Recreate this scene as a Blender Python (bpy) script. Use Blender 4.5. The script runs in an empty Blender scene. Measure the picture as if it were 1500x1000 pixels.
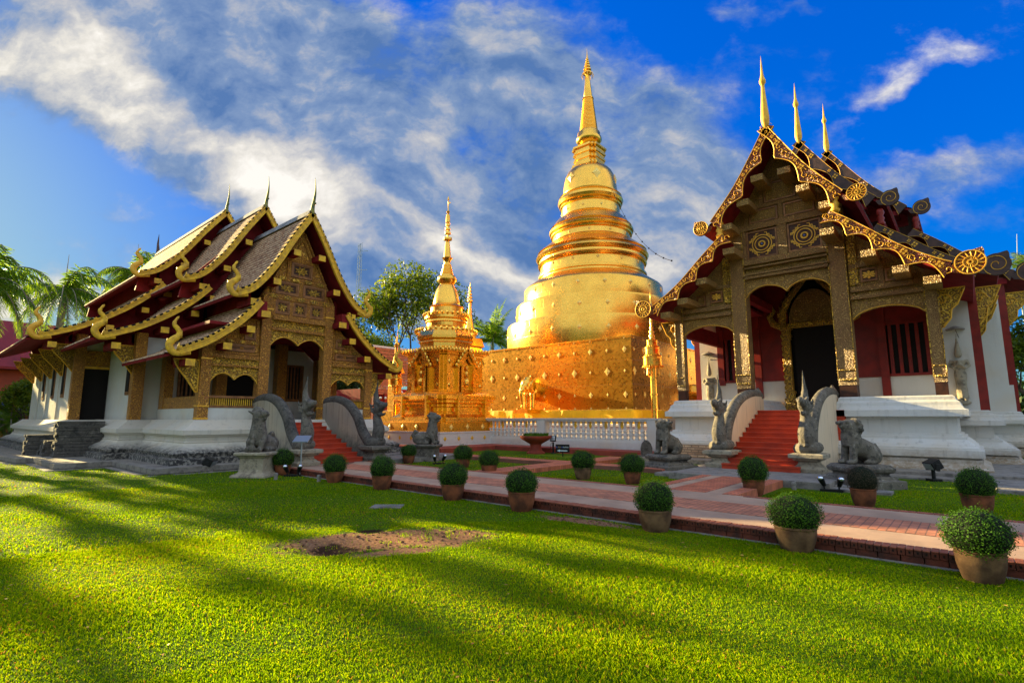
import bpy, bmesh, math, random
import numpy as np
from mathutils import Vector, Matrix, noise as mnoise
R = math.radians
PI = math.pi
sc = bpy.context.scene
COL = sc.collection
# ---------------------------------------------------------------- camera
cd = bpy.data.cameras.new("camera"); cam = bpy.data.objects.new("camera", cd); COL.objects.link(cam)
cd.sensor_width = 36.0; cd.lens = 18.552; cd.clip_start = 0.05; cd.clip_end = 6000
cam.location = (0, 0, 1.6); cam.rotation_euler = (R(90 + 8.172), 0, R(40.97))
sc.camera = cam
sc.view_settings.view_transform = 'Standard'; sc.view_settings.look = 'None'
sc.view_settings.gamma = 1.0; sc.view_settings.exposure = 1.95
sc.cycles.use_denoising = True
sc.cycles.max_bounces = 7; sc.cycles.diffuse_bounces = 3; sc.cycles.glossy_bounces = 4
sc.cycles.transmission_bounces = 3; sc.cycles.transparent_max_bounces = 8
sc.cycles.sample_clamp_indirect = 6.0
SUN_EL = R(15.0); SUN_AZ = R(5.6)          # sun stands over -X, a little towards -Y
SDIR = Vector((-math.cos(SUN_AZ) * math.cos(SUN_EL), -math.sin(SUN_AZ) * math.cos(SUN_EL), math.sin(SUN_EL)))

def N(nt, typ, **kw):
    n = nt.nodes.new(typ)
    for k, v in kw.items():
        if k.startswith('_'):
            setattr(n, k[1:], v); continue
        key = k.replace('__', ' ')
        if key.startswith('i') and key[1:].isdigit(): s = n.inputs[int(key[1:])]
        else: s = n.inputs[key]
        if isinstance(v, bpy.types.NodeSocket): nt.links.new(v, s)
        else: s.default_value = v
    return n
def MATH(nt, op, a, b=None, c=None, clamp=False):
    n = nt.nodes.new('ShaderNodeMath'); n.operation = op; n.use_clamp = clamp
    for i, v in enumerate((a, b, c)):
        if v is None: continue
        if isinstance(v, bpy.types.NodeSocket): nt.links.new(v, n.inputs[i])
        else: n.inputs[i].default_value = v
    return n.outputs[0]
def RAMP(nt, fac, stops, interp='LINEAR'):
    n = nt.nodes.new('ShaderNodeValToRGB'); n.color_ramp.interpolation = interp
    e = n.color_ramp.elements
    while len(e) < len(stops): e.new(0.5)
    for i, (p, c) in enumerate(stops):
        e[i].position = p
        if not hasattr(c, '__len__'): c = (c, c, c)
        e[i].color = (c[0], c[1], c[2], 1)
    nt.links.new(fac, n.inputs[0]); return n.outputs[0]
def MIX(nt, fac, a, b, mode='MIX'):
    n = nt.nodes.new('ShaderNodeMix'); n.data_type = 'RGBA'; n.blend_type = mode
    for s, v in ((n.inputs[0], fac), (n.inputs[6], a), (n.inputs[7], b)):
        if isinstance(v, bpy.types.NodeSocket): nt.links.new(v, s)
        elif hasattr(v, '__len__'): s.default_value = (v[0], v[1], v[2], 1)
        else: s.default_value = v
    return n.outputs[2]
def SMOOTH(nt, v, lo, hi):
    n = nt.nodes.new('ShaderNodeMapRange'); n.interpolation_type = 'SMOOTHSTEP'
    nt.links.new(v, n.inputs[0]); n.inputs[1].default_value = lo; n.inputs[2].default_value = hi
    return n.outputs[0]
# ---------------------------------------------------------------- world: sky texture with clouds
world = bpy.data.worlds.new("World"); sc.world = world; world.use_nodes = True
nt = world.node_tree; nt.nodes.clear()
out = nt.nodes.new('ShaderNodeOutputWorld')
tc = nt.nodes.new('ShaderNodeTexCoord'); DIRV = tc.outputs['Generated']
sky = nt.nodes.new('ShaderNodeTexSky'); sky.sky_type = 'NISHITA'; sky.sun_disc = False
sky.sun_elevation = SUN_EL; sky.sun_rotation = R(264.4); sky.air_density = 1.0; sky.dust_density = 0.6; sky.ozone_density = 3.0
def DOT(v, c):
    n = nt.nodes.new('ShaderNodeVectorMath'); n.operation = 'DOT_PRODUCT'
    nt.links.new(v, n.inputs[0]); n.inputs[1].default_value = c; return n.outputs['Value']
# a fixed direction of the world (north-west, 8 degrees up) round which the clouds are laid out
AF = Vector((-math.sin(R(40.97)) * math.cos(R(8.17)), math.cos(R(40.97)) * math.cos(R(8.17)), math.sin(R(8.17))))
AR = Vector((math.cos(R(40.97)), math.sin(R(40.97)), 0)); AU = AR.cross(AF)
dF = DOT(DIRV, AF); dFc = MATH(nt, 'MAXIMUM', dF, 0.18)
cu = MATH(nt, 'DIVIDE', DOT(DIRV, AR), dFc); cv = MATH(nt, 'DIVIDE', DOT(DIRV, AU), dFc)
def PX(x, y): return ((x - 750) / 773.0, (500 - y) / 773.0)
comb = nt.nodes.new('ShaderNodeCombineXYZ'); nt.links.new(cu, comb.inputs[0]); nt.links.new(cv, comb.inputs[1])
nt.links.new(DOT(DIRV, (0.3, 0.7, 0.2)), comb.inputs[2])
# warp
wn = N(nt, 'ShaderNodeTexNoise', Vector=comb.outputs[0], Scale=2.2, Detail=5.0, Roughness=0.6)
wsub = nt.nodes.new('ShaderNodeVectorMath'); wsub.operation = 'SUBTRACT'; nt.links.new(wn.outputs['Color'], wsub.inputs[0]); wsub.inputs[1].default_value = (0.5, 0.5, 0.5)
wsc = nt.nodes.new('ShaderNodeVectorMath'); wsc.operation = 'SCALE'; nt.links.new(wsub.outputs[0], wsc.inputs[0]); wsc.inputs['Scale'].default_value = 0.26
wad = nt.nodes.new('ShaderNodeVectorMath'); wad.operation = 'ADD'; nt.links.new(comb.outputs[0], wad.inputs[0]); nt.links.new(wsc.outputs[0], wad.inputs[1])
WP = wad.outputs[0]
sx = nt.nodes.new('ShaderNodeSeparateXYZ'); nt.links.new(WP, sx.inputs[0])
def blob(px, py, rx, ry, ang, amp=1.0):
    """soft elliptical mass of cloud about a sky direction"""
    x0, y0 = PX(px, py); a = R(-ang); ca, sa = math.cos(a), math.sin(a)
    rx /= 773.0; ry /= 773.0
    dx = MATH(nt, 'SUBTRACT', sx.outputs[0], x0); dy = MATH(nt, 'SUBTRACT', sx.outputs[1], y0)
    p = MATH(nt, 'ADD', MATH(nt, 'MULTIPLY', dx, ca / rx), MATH(nt, 'MULTIPLY', dy, sa / rx))
    q = MATH(nt, 'ADD', MATH(nt, 'MULTIPLY', dx, -sa / ry), MATH(nt, 'MULTIPLY', dy, ca / ry))
    r2 = MATH(nt, 'ADD', MATH(nt, 'MULTIPLY', p, p), MATH(nt, 'MULTIPLY', q, q))
    return MATH(nt, 'MULTIPLY', MATH(nt, 'POWER', 2.718, MATH(nt, 'MULTIPLY', r2, -1.0)), amp)
def SUM(l):
    s = l[0]
    for x in l[1:]: s = MATH(nt, 'ADD', s, x)
    return s
CLOUDS = [  # (px, py, rx, ry, angle clockwise, amount)
    (200, 60, 360, 110, 20, 1.15), (440, 180, 230, 90, 42, 1.0), (330, 240, 260, 46, 36, .95), (620, 330, 260, 60, 25, .9),
    (140, 170, 150, 22, 30, .7), (420, 20, 170, 60, 10, .8), (760, 90, 130, 110, 60, .85), (900, 120, 160, 120, 30, .6),
    (780, 360, 260, 45, 12, .75), (1010, 200, 110, 110, 20, .45), (560, 420, 260, 60, 5, .8), (900, 430, 260, 90, 0, .75), (700, 440, 330, 50, 5, .6), (1010, 330, 120, 120, 10, .55), (960, 420, 130, 60, 0, .5), (60, 440, 200, 50, 0, .6), (1180, 60, 60, 20, 0, .3), (560, 60, 160, 60, 30, .45), (60, 30, 160, 60, 0, .5),
    (1400, 255, 230, 40, -14, .75), (1290, 132, 62, 26, -10, .72), (1395, 92, 70, 28, -15, .75), (620, 230, 170, 100, 40, .55), (760, 260, 120, 90, 20, .4), (1440, 330, 170, 50, -5, .55),
    (1060, 280, 110, 90, 0, .45), (20, 470, 160, 60, 0, .55), (60, 540, 400, 26, 0, .7), (830, 560, 900, 40, 0, .5), (1080, 12, 36, 18, 0, .6), (565, 140, 22, 8, 0, .5),
    (500, 300, 190, 80, 35, .6), (1180, 8, 40, 10, 0, .45)]
B = SUM([blob(*c) for c in CLOUDS])
LIT = SUM([blob(*c) for c in [(1000, 380, 160, 60, 0, .7), (30, 440, 160, 60, 0, .8), (150, 150, 160, 30, 30, .8), (420, 250, 90, 40, 40, .7),(60, 70, 170, 60, 25, .8), (290, 190, 250, 30, 38, 1.0), (450, 210, 90, 60, 30, .55), (640, 350, 260, 32, 22, .9),
      (760, 60, 60, 40, 0, .5), (840, 140, 60, 30, 0, .6), (850, 390, 200, 28, 8, .8), (1290, 130, 120, 50, -10, 1.1), (1400, 90, 100, 50, 0, 1.1), (40, 480, 200, 90, 0, .8), (1400, 240, 160, 22, -12, .45), (1060, 280, 60, 40, 0, .4), (1080, 12, 50, 30, 0, .7)]])
# streaky noise running with the wind, plus fine billows
mp = N(nt, 'ShaderNodeMapping', Vector=WP); mp.inputs['Rotation'].default_value = (0, 0, R(28)); mp.inputs['Scale'].default_value = (1.5, 3.3, 1.5)
n1 = N(nt, 'ShaderNodeTexNoise', Vector=mp.outputs[0], Scale=1.6, Detail=9.0, Roughness=0.58)
mp2 = N(nt, 'ShaderNodeMapping', Vector=comb.outputs[0]); mp2.inputs['Location'].default_value = (3.1, 1.7, 0); mp2.inputs['Scale'].default_value = (1.0, 1.6, 1.0)
n2 = N(nt, 'ShaderNodeTexNoise', Vector=mp2.outputs[0], Scale=5.0, Detail=12.0, Roughness=0.66)
nn = MATH(nt, 'ADD', MATH(nt, 'MULTIPLY', MATH(nt, 'SUBTRACT', n1.outputs[0], 0.5), 2.0), MATH(nt, 'MULTIPLY', MATH(nt, 'SUBTRACT', n2.outputs[0], 0.5), 1.6))
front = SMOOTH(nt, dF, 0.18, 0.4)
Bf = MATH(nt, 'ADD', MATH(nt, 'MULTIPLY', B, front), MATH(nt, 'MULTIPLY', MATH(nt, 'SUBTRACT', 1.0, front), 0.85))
dens = MATH(nt, 'ADD', Bf, nn)
alpha = SMOOTH(nt, dens, 0.20, 1.08)
mpl = N(nt, 'ShaderNodeMapping', Vector=WP); mpl.inputs['Rotation'].default_value = (0, 0, R(28)); mpl.inputs['Scale'].default_value = (1.5, 3.3, 1.5); mpl.inputs['Location'].default_value = (0.05, 0.09, 0)
n3 = N(nt, 'ShaderNodeTexNoise', Vector=mpl.outputs[0], Scale=1.6, Detail=9.0, Roughness=0.58)
relief = MATH(nt, 'MULTIPLY', MATH(nt, 'SUBTRACT', n1.outputs[0], n3.outputs[0]), 3.2)
lit = MATH(nt, 'ADD', MATH(nt, 'ADD', MATH(nt, 'MULTIPLY', LIT, 0.62), relief), MATH(nt, 'MULTIPLY', MATH(nt, 'SUBTRACT', n2.outputs[0], 0.47), 1.7))
lit = MATH(nt, 'ADD', MATH(nt, 'MULTIPLY', lit, 0.68), 0.17)
ccol = RAMP(nt, lit, [(0.0, (0.10, 0.20, 0.42)), (0.3, (0.23, 0.33, 0.51)), (0.58, (0.56, 0.56, 0.56)), (0.8, (0.86, 0.81, 0.70)), (1.0, (1.08, 1.02, 0.90))])
hsv = N(nt, 'ShaderNodeHueSaturation', Hue=0.517, Saturation=1.7, Value=1.0, Color=sky.outputs[0])
sk0 = MIX(nt, 1.0, hsv.outputs[0], (0.56, 0.94, 1.28), 'MULTIPLY')
lum = DOT(sky.outputs[0], (0.3, 0.5, 0.2))
kf = MATH(nt, 'DIVIDE', 1.22, MATH(nt, 'ADD', 1.0, MATH(nt, 'MULTIPLY', lum, 0.72)))
cmb = nt.nodes.new('ShaderNodeCombineXYZ'); [nt.links.new(kf, cmb.inputs[i]) for i in range(3)]
sk = MIX(nt, 1.0, sk0, cmb.outputs[0], 'MULTIPLY')
dz = nt.nodes.new('ShaderNodeSeparateXYZ'); nt.links.new(DIRV, dz.inputs[0])
cl10 = MIX(nt, 1.0, ccol, MIX(nt, front, (14.2, 11.3, 7.4), (2.65, 2.65, 2.65)), 'MULTIPLY')  # clouds behind the view far brighter, added as fill light for shaded sides
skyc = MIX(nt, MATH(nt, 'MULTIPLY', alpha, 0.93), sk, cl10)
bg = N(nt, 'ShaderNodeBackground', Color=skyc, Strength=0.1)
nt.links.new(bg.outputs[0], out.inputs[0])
# ---------------------------------------------------------------- sun
sl = bpy.data.lights.new("sun", 'SUN'); sl.energy = 5.0; sl.angle = R(0.6); sl.color = (1.0, 0.77, 0.34)
so = bpy.data.objects.new("sun", sl); COL.objects.link(so)
so.rotation_euler = SDIR.to_track_quat('Z', 'Y').to_euler()

# ================================================================ helpers
class MB:
    """collects shapes into one mesh"""
    def __init__(s): s.v = []; s.f = []; s.marks = []
    def add(s, vs, fs):
        b = len(s.v); s.marks.append((b, len(s.f))); s.v.extend([tuple(p) for p in vs]); s.f.extend([tuple(i + b for i in f) for f in fs]); return s
    def each(s, name, mat, parent=None, **k):
        o = None; mk = s.marks + [(len(s.v), len(s.f))]
        for (v0, f0), (v1, f1) in zip(mk[:-1], mk[1:]):
            q = MB(); q.v = s.v[v0:v1]; q.f = [tuple(i - v0 for i in f) for f in s.f[f0:f1]]; o = q.build(name, mat, parent, **k)
        return o
    def box(s, x0, x1, y0, y1, z0, z1):
        return s.add([(x0, y0, z0), (x1, y0, z0), (x1, y1, z0), (x0, y1, z0), (x0, y0, z1), (x1, y0, z1), (x1, y1, z1), (x0, y1, z1)],
                     [(0, 3, 2, 1), (4, 5, 6, 7), (0, 1, 5, 4), (1, 2, 6, 5), (2, 3, 7, 6), (3, 0, 4, 7)])
    def obox(s, c, size, rot=None):
        hx, hy, hz = [k / 2 for k in size]; M = rot if rot is not None else Matrix.Identity(3)
        vs = [Vector(c) + M @ Vector((a * hx, b * hy, d * hz)) for d in (-1, 1) for a, b in ((-1, -1), (1, -1), (1, 1), (-1, 1))]
        return s.add(vs, [(0, 3, 2, 1), (4, 5, 6, 7), (0, 1, 5, 4), (1, 2, 6, 5), (2, 3, 7, 6), (3, 0, 4, 7)])
    def bar(s, a, b, w, h=None, up=(0, 0, 1)):
        a = Vector(a); b = Vector(b); d = b - a; L = d.length
        if L < 1e-6: return s
        y = d.normalized(); x = y.cross(Vector(up))
        if x.length < 1e-4: x = Vector((1, 0, 0))
        x.normalize(); z = x.cross(y)
        M = Matrix((x, y, z)).transposed()
        return s.obox((a + b) / 2, (w, L, h or w), M)
    def prism(s, pts, t0, t1, axis='y'):
        """outline pts=(a,z) extruded along axis from t0 to t1"""
        n = len(pts)
        f = (lambda a, z, t: (a, t, z)) if axis == 'y' else ((lambda a, z, t: (t, a, z)) if axis == 'x' else (lambda a, z, t: (a, z, t)))
        vs = [f(a, z, t0) for a, z in pts] + [f(a, z, t1) for a, z in pts]
        fs = [tuple(range(n)), tuple(range(2 * n - 1, n - 1, -1))] + [(i, i + n, (i + 1) % n + n, (i + 1) % n) for i in range(n)]
        return s.add(vs, fs)
    def lathe(s, prof, c=(0, 0, 0), n=24, ph=0.0, sx=1.0, sy=1.0):
        vs = []; fs = []; m = len(prof)
        for r, z in prof:
            for k in range(n):
                a = 2 * PI * k / n + ph
                vs.append((c[0] + r * math.cos(a) * sx, c[1] + r * math.sin(a) * sy, c[2] + z))
        for i in range(m - 1):
            for k in range(n):
                k2 = (k + 1) % n
                fs.append((i * n + k, i * n + k2, (i + 1) * n + k2, (i + 1) * n + k))
        fs.append(tuple(range(n - 1, -1, -1))); fs.append(tuple((m - 1) * n + k for k in range(n)))
        return s.add(vs, fs)
    def tube(s, path, rad, n=8, flat=1.0, side=None, cap=True):
        path = [Vector(p) for p in path]; m = len(path)
        if not hasattr(rad, '__len__'): rad = [rad] * m
        ref = Vector(side) if side else None; vs = []; fs = []; px = None
        for i, p in enumerate(path):
            t = (path[min(i + 1, m - 1)] - path[max(i - 1, 0)])
            t = t.normalized() if t.length > 1e-7 else Vector((0, 0, 1))
            if ref is not None: x = ref - t * ref.dot(t)
            elif px is not None: x = px - t * px.dot(t)
            else:
                x = t.cross(Vector((0, 0, 1)))
                if x.length < 0.1: x = t.cross(Vector((0, 1, 0)))
            x.normalize(); px = x; y = t.cross(x)
            for k in range(n):
                a = 2 * PI * k / n
                vs.append(p + x * (math.cos(a) * rad[i] * flat) + y * (math.sin(a) * rad[i]))
        for i in range(m - 1):
            for k in range(n):
                k2 = (k + 1) % n
                fs.append((i * n + k, i * n + k2, (i + 1) * n + k2, (i + 1) * n + k))
        if cap: fs.append(tuple(range(n - 1, -1, -1))); fs.append(tuple((m - 1) * n + k for k in range(n)))
        return s.add(vs, fs)
    def ball(s, c, r, rot=None, nu=14, nv=9):
        if not hasattr(r, '__len__'): r = (r, r, r)
        M = rot if rot is not None else Matrix.Identity(3); vs = []; fs = []
        for i in range(nv + 1):
            th = PI * i / nv
            for k in range(nu):
                a = 2 * PI * k / nu
                vs.append(Vector(c) + M @ Vector((r[0] * math.sin(th) * math.cos(a), r[1] * math.sin(th) * math.sin(a), r[2] * math.cos(th))))
        for i in range(nv):
            for k in range(nu):
                k2 = (k + 1) % nu
                fs.append((i * nu + k, (i + 1) * nu + k, (i + 1) * nu + k2, i * nu + k2))
        return s.add(vs, fs)
    def ring(s, poly, prof, cap=True, capb=False):
        """plan outline poly (counter-clockwise) swept up through prof=[(offset outward, z)]"""
        n = len(poly); P_ = [Vector((a, b)) for a, b in poly]; nor = []
        for i in range(n):
            d = P_[(i + 1) % n] - P_[i]; d.normalize(); nor.append(Vector((d.y, -d.x)))
        off = []
        for i in range(n):
            a, b = nor[i - 1], nor[i]; den = 1 + a.dot(b)
            off.append((a + b) / den if den > 0.05 else a)
        vs = []; fs = []; m = len(prof)
        for o, z in prof:
            for i in range(n):
                q = P_[i] + off[i] * o; vs.append((q.x, q.y, z))
        for j in range(m - 1):
            for i in range(n):
                i2 = (i + 1) % n
                fs.append((j * n + i, j * n + i2, (j + 1) * n + i2, (j + 1) * n + i))
        if cap: fs.append(tuple((m - 1) * n + i for i in range(n)))
        if capb: fs.append(tuple(range(n - 1, -1, -1)))
        return s.add(vs, fs)
    def mesh(s, name='mesh'):
        me = bpy.data.meshes.new(name); me.from_pydata(s.v, [], s.f); me.validate(); me.update(); return me
    def build(s, name, mat, parent=None, smooth=False, bevel=0, remesh=0, auto=None):
        me = s.mesh(name); me.materials.append(mat)
        if smooth:
            me.polygons.foreach_set('use_smooth', [True] * len(me.polygons))
        if auto:
            me.polygons.foreach_set('use_smooth', [True] * len(me.polygons))
            try: me.set_sharp_from_angle(angle=R(auto))
            except Exception: pass
        o = bpy.data.objects.new(name, me); COL.objects.link(o)
        if parent: o.parent = parent
        if bevel:
            b = o.modifiers.new('bevel', 'BEVEL'); b.width = bevel; b.segments = 2; b.limit_method = 'ANGLE'; b.angle_limit = R(40)
        if remesh:
            r = o.modifiers.new('remesh', 'REMESH'); r.mode = 'VOXEL'; r.voxel_size = remesh; r.use_smooth_shade = True
            q = o.modifiers.new('smooth', 'SMOOTH'); q.iterations = 1; q.factor = 0.5
        return o
def arrmesh(name, V, F, mat, parent=None, k=4, smooth=False, attr=None, uv=None):
    """mesh from numpy arrays: V (n,3), F (m,k)"""
    me = bpy.data.meshes.new(name); V = np.asarray(V, dtype=np.float32); F = np.asarray(F, dtype=np.int32)
    me.vertices.add(len(V)); me.vertices.foreach_set('co', V.ravel())
    me.loops.add(F.size); me.loops.foreach_set('vertex_index', F.ravel())
    me.polygons.add(len(F)); me.polygons.foreach_set('loop_start', np.arange(0, F.size, k, dtype=np.int32))
    try: me.polygons.foreach_set('loop_total', np.full(len(F), k, dtype=np.int32))
    except Exception: pass
    me.update(calc_edges=True)
    if attr is not None:
        a = me.attributes.new('tone', 'FLOAT', 'POINT'); a.data.foreach_set('value', np.asarray(attr, dtype=np.float32))
    if uv is not None:
        u = me.uv_layers.new(name='UVMap'); u.data.foreach_set('uv', np.asarray(uv, dtype=np.float32).ravel())
    if smooth: me.polygons.foreach_set('use_smooth', [True] * len(me.polygons))
    me.materials.append(mat)
    o = bpy.data.objects.new(name, me); COL.objects.link(o)
    if parent: o.parent = parent
    return o
def tag(o, label=None, cat=None, group=None, kind=None):
    if label: o['label'] = label
    if cat: o['category'] = cat
    if group: o['group'] = group
    if kind: o['kind'] = kind
    return o
def thing(name, label, cat, loc=(0, 0, 0), rz=0.0, group=None):
    o = bpy.data.objects.new(name, None); COL.objects.link(o); o.empty_display_size = 0.3
    o.location = loc; o.rotation_euler = (0, 0, rz)
    return tag(o, label, cat, group)
def kids(o): return [c for c in bpy.data.objects if c.parent == o]
def copytree(o, parent=None):
    c = o.copy(); COL.objects.link(c)
    if parent: c.parent = parent
    for ch in kids(o):
        if ch is not c: copytree(ch, c)
    return c
def lerp(a, b, t): return a + (b - a) * t
def resample(pts, n):
    L = [0.0]
    for i in range(1, len(pts)): L.append(L[-1] + math.dist(pts[i], pts[i - 1]))
    res = []
    for k in range(n):
        d = L[-1] * k / (n - 1); i = 1
        while i < len(pts) - 1 and L[i] < d: i += 1
        t = (d - L[i - 1]) / max(1e-9, L[i] - L[i - 1])
        res.append(tuple(lerp(pts[i - 1][j], pts[i][j], t) for j in range(len(pts[0]))))
    return res
def spline(pts, n):
    """Catmull-Rom through pts"""
    q = [pts[0]] + list(pts) + [pts[-1]]; res = []
    for i in range(1, len(q) - 2):
        for k in range(n):
            t = k / n; o_ = []
            for j in range(len(pts[0])):
                a, b, c, d = q[i - 1][j], q[i][j], q[i + 1][j], q[i + 2][j]
                o_.append(0.5 * (2 * b + (c - a) * t + (2 * a - 5 * b + 4 * c - d) * t * t + (3 * b - a - 3 * c + d) * t ** 3))
            res.append(tuple(o_))
    res.append(tuple(pts[-1])); return res
# ================================================================ materials
def newmat(name):
    m = bpy.data.materials.new(name); m.use_nodes = True; nt = m.node_tree; b = nt.nodes['Principled BSDF']
    return m, nt, b
def coords(nt, scale=None, obj=True, rot=None):
    t = nt.nodes.new('ShaderNodeTexCoord'); s = t.outputs['Object' if obj else 'Generated']
    if scale is not None or rot is not None:
        mp = N(nt, 'ShaderNodeMapping', Vector=s)
        if scale is not None: mp.inputs['Scale'].default_value = scale if hasattr(scale, '__len__') else (scale,) * 3
        if rot is not None: mp.inputs['Rotation'].default_value = rot
        s = mp.outputs[0]
    return s
def noise(nt, vec, scale, detail=4.0, rough=0.55):
    return N(nt, 'ShaderNodeTexNoise', Vector=vec, Scale=scale, Detail=detail, Roughness=rough).outputs[0]
def bump(nt, b, h, strength=0.3, dist=0.02):
    n = N(nt, 'ShaderNodeBump', Strength=strength, Distance=dist, Height=h); nt.links.new(n.outputs[0], b.inputs['Normal'])
def setc(nt, b, col):
    if isinstance(col, bpy.types.NodeSocket): nt.links.new(col, b.inputs['Base Color'])
    else: b.inputs['Base Color'].default_value = (*col, 1)
def simple(name, c1, c2=None, scale=3.0, rough=0.7, metal=0.0, bs=0.2, bd=0.01, bscale=None, detail=5, spec=0.25):
    m, nt, b = newmat(name); v = coords(nt); b.inputs['Specular IOR Level'].default_value = spec
    if c2: setc(nt, b, MIX(nt, SMOOTH(nt, noise(nt, v, scale, detail), 0.3, 0.7), c1, c2))
    else: setc(nt, b, c1)
    b.inputs['Roughness'].default_value = rough; b.inputs['Metallic'].default_value = metal
    if bs: bump(nt, b, noise(nt, v, bscale or scale * 6, 4), bs, bd)
    return m
def gold_leaf(name, base=(0.86, 0.50, 0.075), rough=0.2, panel=True, wob=0.5, tarn=0.6):
    """polished gilded copper sheet: panels, slight dents, uneven gloss"""
    m, nt, b = newmat(name); v = coords(nt)
    n1 = noise(nt, v, 0.9, 5); n2 = noise(nt, v, 7.0, 4)
    setc(nt, b, MIX(nt, MATH(nt, 'MULTIPLY', SMOOTH(nt, n1, 0.35, 0.75), tarn), base, (base[0] * 0.78, base[1] * 0.68, base[2] * 0.6)))
    b.inputs['Metallic'].default_value = 1.0
    nt.links.new(MATH(nt, 'ADD', MATH(nt, 'MULTIPLY', n2, 0.22), rough - 0.08), b.inputs['Roughness'])
    h = MATH(nt, 'MULTIPLY', noise(nt, v, 1.1, 1.5), 1.0)
    h = MATH(nt, 'ADD', h, MATH(nt, 'MULTIPLY', n2, 0.010))
    if panel:
        sp = nt.nodes.new('ShaderNodeSeparateXYZ'); nt.links.new(v, sp.inputs[0])
        ang = MATH(nt, 'ADD', sp.outputs[0], sp.outputs[1])
        cb = nt.nodes.new('ShaderNodeCombineXYZ'); nt.links.new(ang, cb.inputs[0]); nt.links.new(sp.outputs[2], cb.inputs[1])
        br = N(nt, 'ShaderNodeTexBrick', Vector=cb.outputs[0], Scale=1.0, Mortar__Size=0.012, Bias=0.0, Brick__Width=1.3, Row__Height=0.62)
        br.inputs['Color1'].default_value = (1, 1, 1, 1); br.inputs['Color2'].default_value = (0.55, 0.55, 0.55, 1); br.inputs['Mortar'].default_value = (0, 0, 0, 1)
        h = MATH(nt, 'ADD', h, MATH(nt, 'MULTIPLY', br.outputs[0], 0.10))
    bump(nt, b, h, wob, 0.06)
    return m
def carved(name, dark, gold, scale=9.0, metal=0.5, amt=0.5, rough=0.42, bs=0.9):
    """carved and gilded wood: scrollwork of gold on a dark ground"""
    m, nt, b = newmat(name); v = coords(nt)
    w = N(nt, 'ShaderNodeTexNoise', Vector=v, Scale=scale * 0.5, Detail=2.0)
    ws = nt.nodes.new('ShaderNodeVectorMath'); ws.operation = 'SCALE'; nt.links.new(w.outputs['Color'], ws.inputs[0]); ws.inputs['Scale'].default_value = 0.9 / scale * 2
    wa = nt.nodes.new('ShaderNodeVectorMath'); wa.operation = 'ADD'; nt.links.new(v, wa.inputs[0]); nt.links.new(ws.outputs[0], wa.inputs[1])
    vo = N(nt, 'ShaderNodeTexVoronoi', Vector=wa.outputs[0], Scale=scale, _feature='F1')
    rings = MATH(nt, 'SINE', MATH(nt, 'MULTIPLY', vo.outputs['Distance'], 16.0))
    fine = noise(nt, v, scale * 5, 2)
    g = SMOOTH(nt, MATH(nt, 'ADD', rings, MATH(nt, 'MULTIPLY', MATH(nt, 'SUBTRACT', fine, 0.5), 1.6)), 0.5 - amt * 1.3, 1.0 - amt * 1.3)
    wear = SMOOTH(nt, noise(nt, v, 1.1, 5), 0.2, 0.62)
    g = MATH(nt, 'MULTIPLY', g, MATH(nt, 'ADD', 0.35, MATH(nt, 'MULTIPLY', wear, 0.65)))
    setc(nt, b, MIX(nt, g, dark, gold))
    nt.links.new(MATH(nt, 'MULTIPLY', g, metal), b.inputs['Metallic']); b.inputs['Roughness'].default_value = rough
    bump(nt, b, MATH(nt, 'ADD', rings, fine), bs, 0.02)
    return m
def stucco(name, base, grime=(0.05, 0.045, 0.04), lo=0.2, hi=1.2, amt=1.0, streak=0.35, warm=(0.62, 0.47, 0.30)):
    """whitewashed plaster: black mould creeping up from the foot (with its own ragged edge), brown runs"""
    m, nt, b = newmat(name); v = coords(nt)
    sp = nt.nodes.new('ShaderNodeSeparateXYZ'); nt.links.new(v, sp.inputs[0])
    nz = noise(nt, v, 2.4, 7, 0.65); nf = noise(nt, v, 11.0, 5, 0.6)
    edge = MATH(nt, 'ADD', sp.outputs[2], MATH(nt, 'MULTIPLY', MATH(nt, 'SUBTRACT', nz, 0.5), 1.1 * (hi - lo)))
    g = MATH(nt, 'SUBTRACT', 1.0, SMOOTH(nt, edge, lo, hi))
    g = MATH(nt, 'MULTIPLY', g, MATH(nt, 'ADD', 0.55, MATH(nt, 'MULTIPLY', SMOOTH(nt, nf, 0.35, 0.6), 0.45)))
    g = MATH(nt, 'MULTIPLY', g, amt, clamp=True)
    vs = coords(nt, (5.0, 5.0, 0.45)); st = SMOOTH(nt, noise(nt, vs, 1.6, 5), 0.52, 0.78)
    c = MIX(nt, MATH(nt, 'MULTIPLY', SMOOTH(nt, noise(nt, v, 0.8, 6), 0.4, 0.75), 0.4), base, warm)
    c = MIX(nt, MATH(nt, 'MULTIPLY', st, streak), c, (0.16, 0.14, 0.12))
    c = MIX(nt, g, c, grime)
    setc(nt, b, c); b.inputs['Roughness'].default_value = 0.85
    bump(nt, b, MATH(nt, 'ADD', nf, MATH(nt, 'MULTIPLY', g, 0.6)), 0.45, 0.02)
    return m
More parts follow.
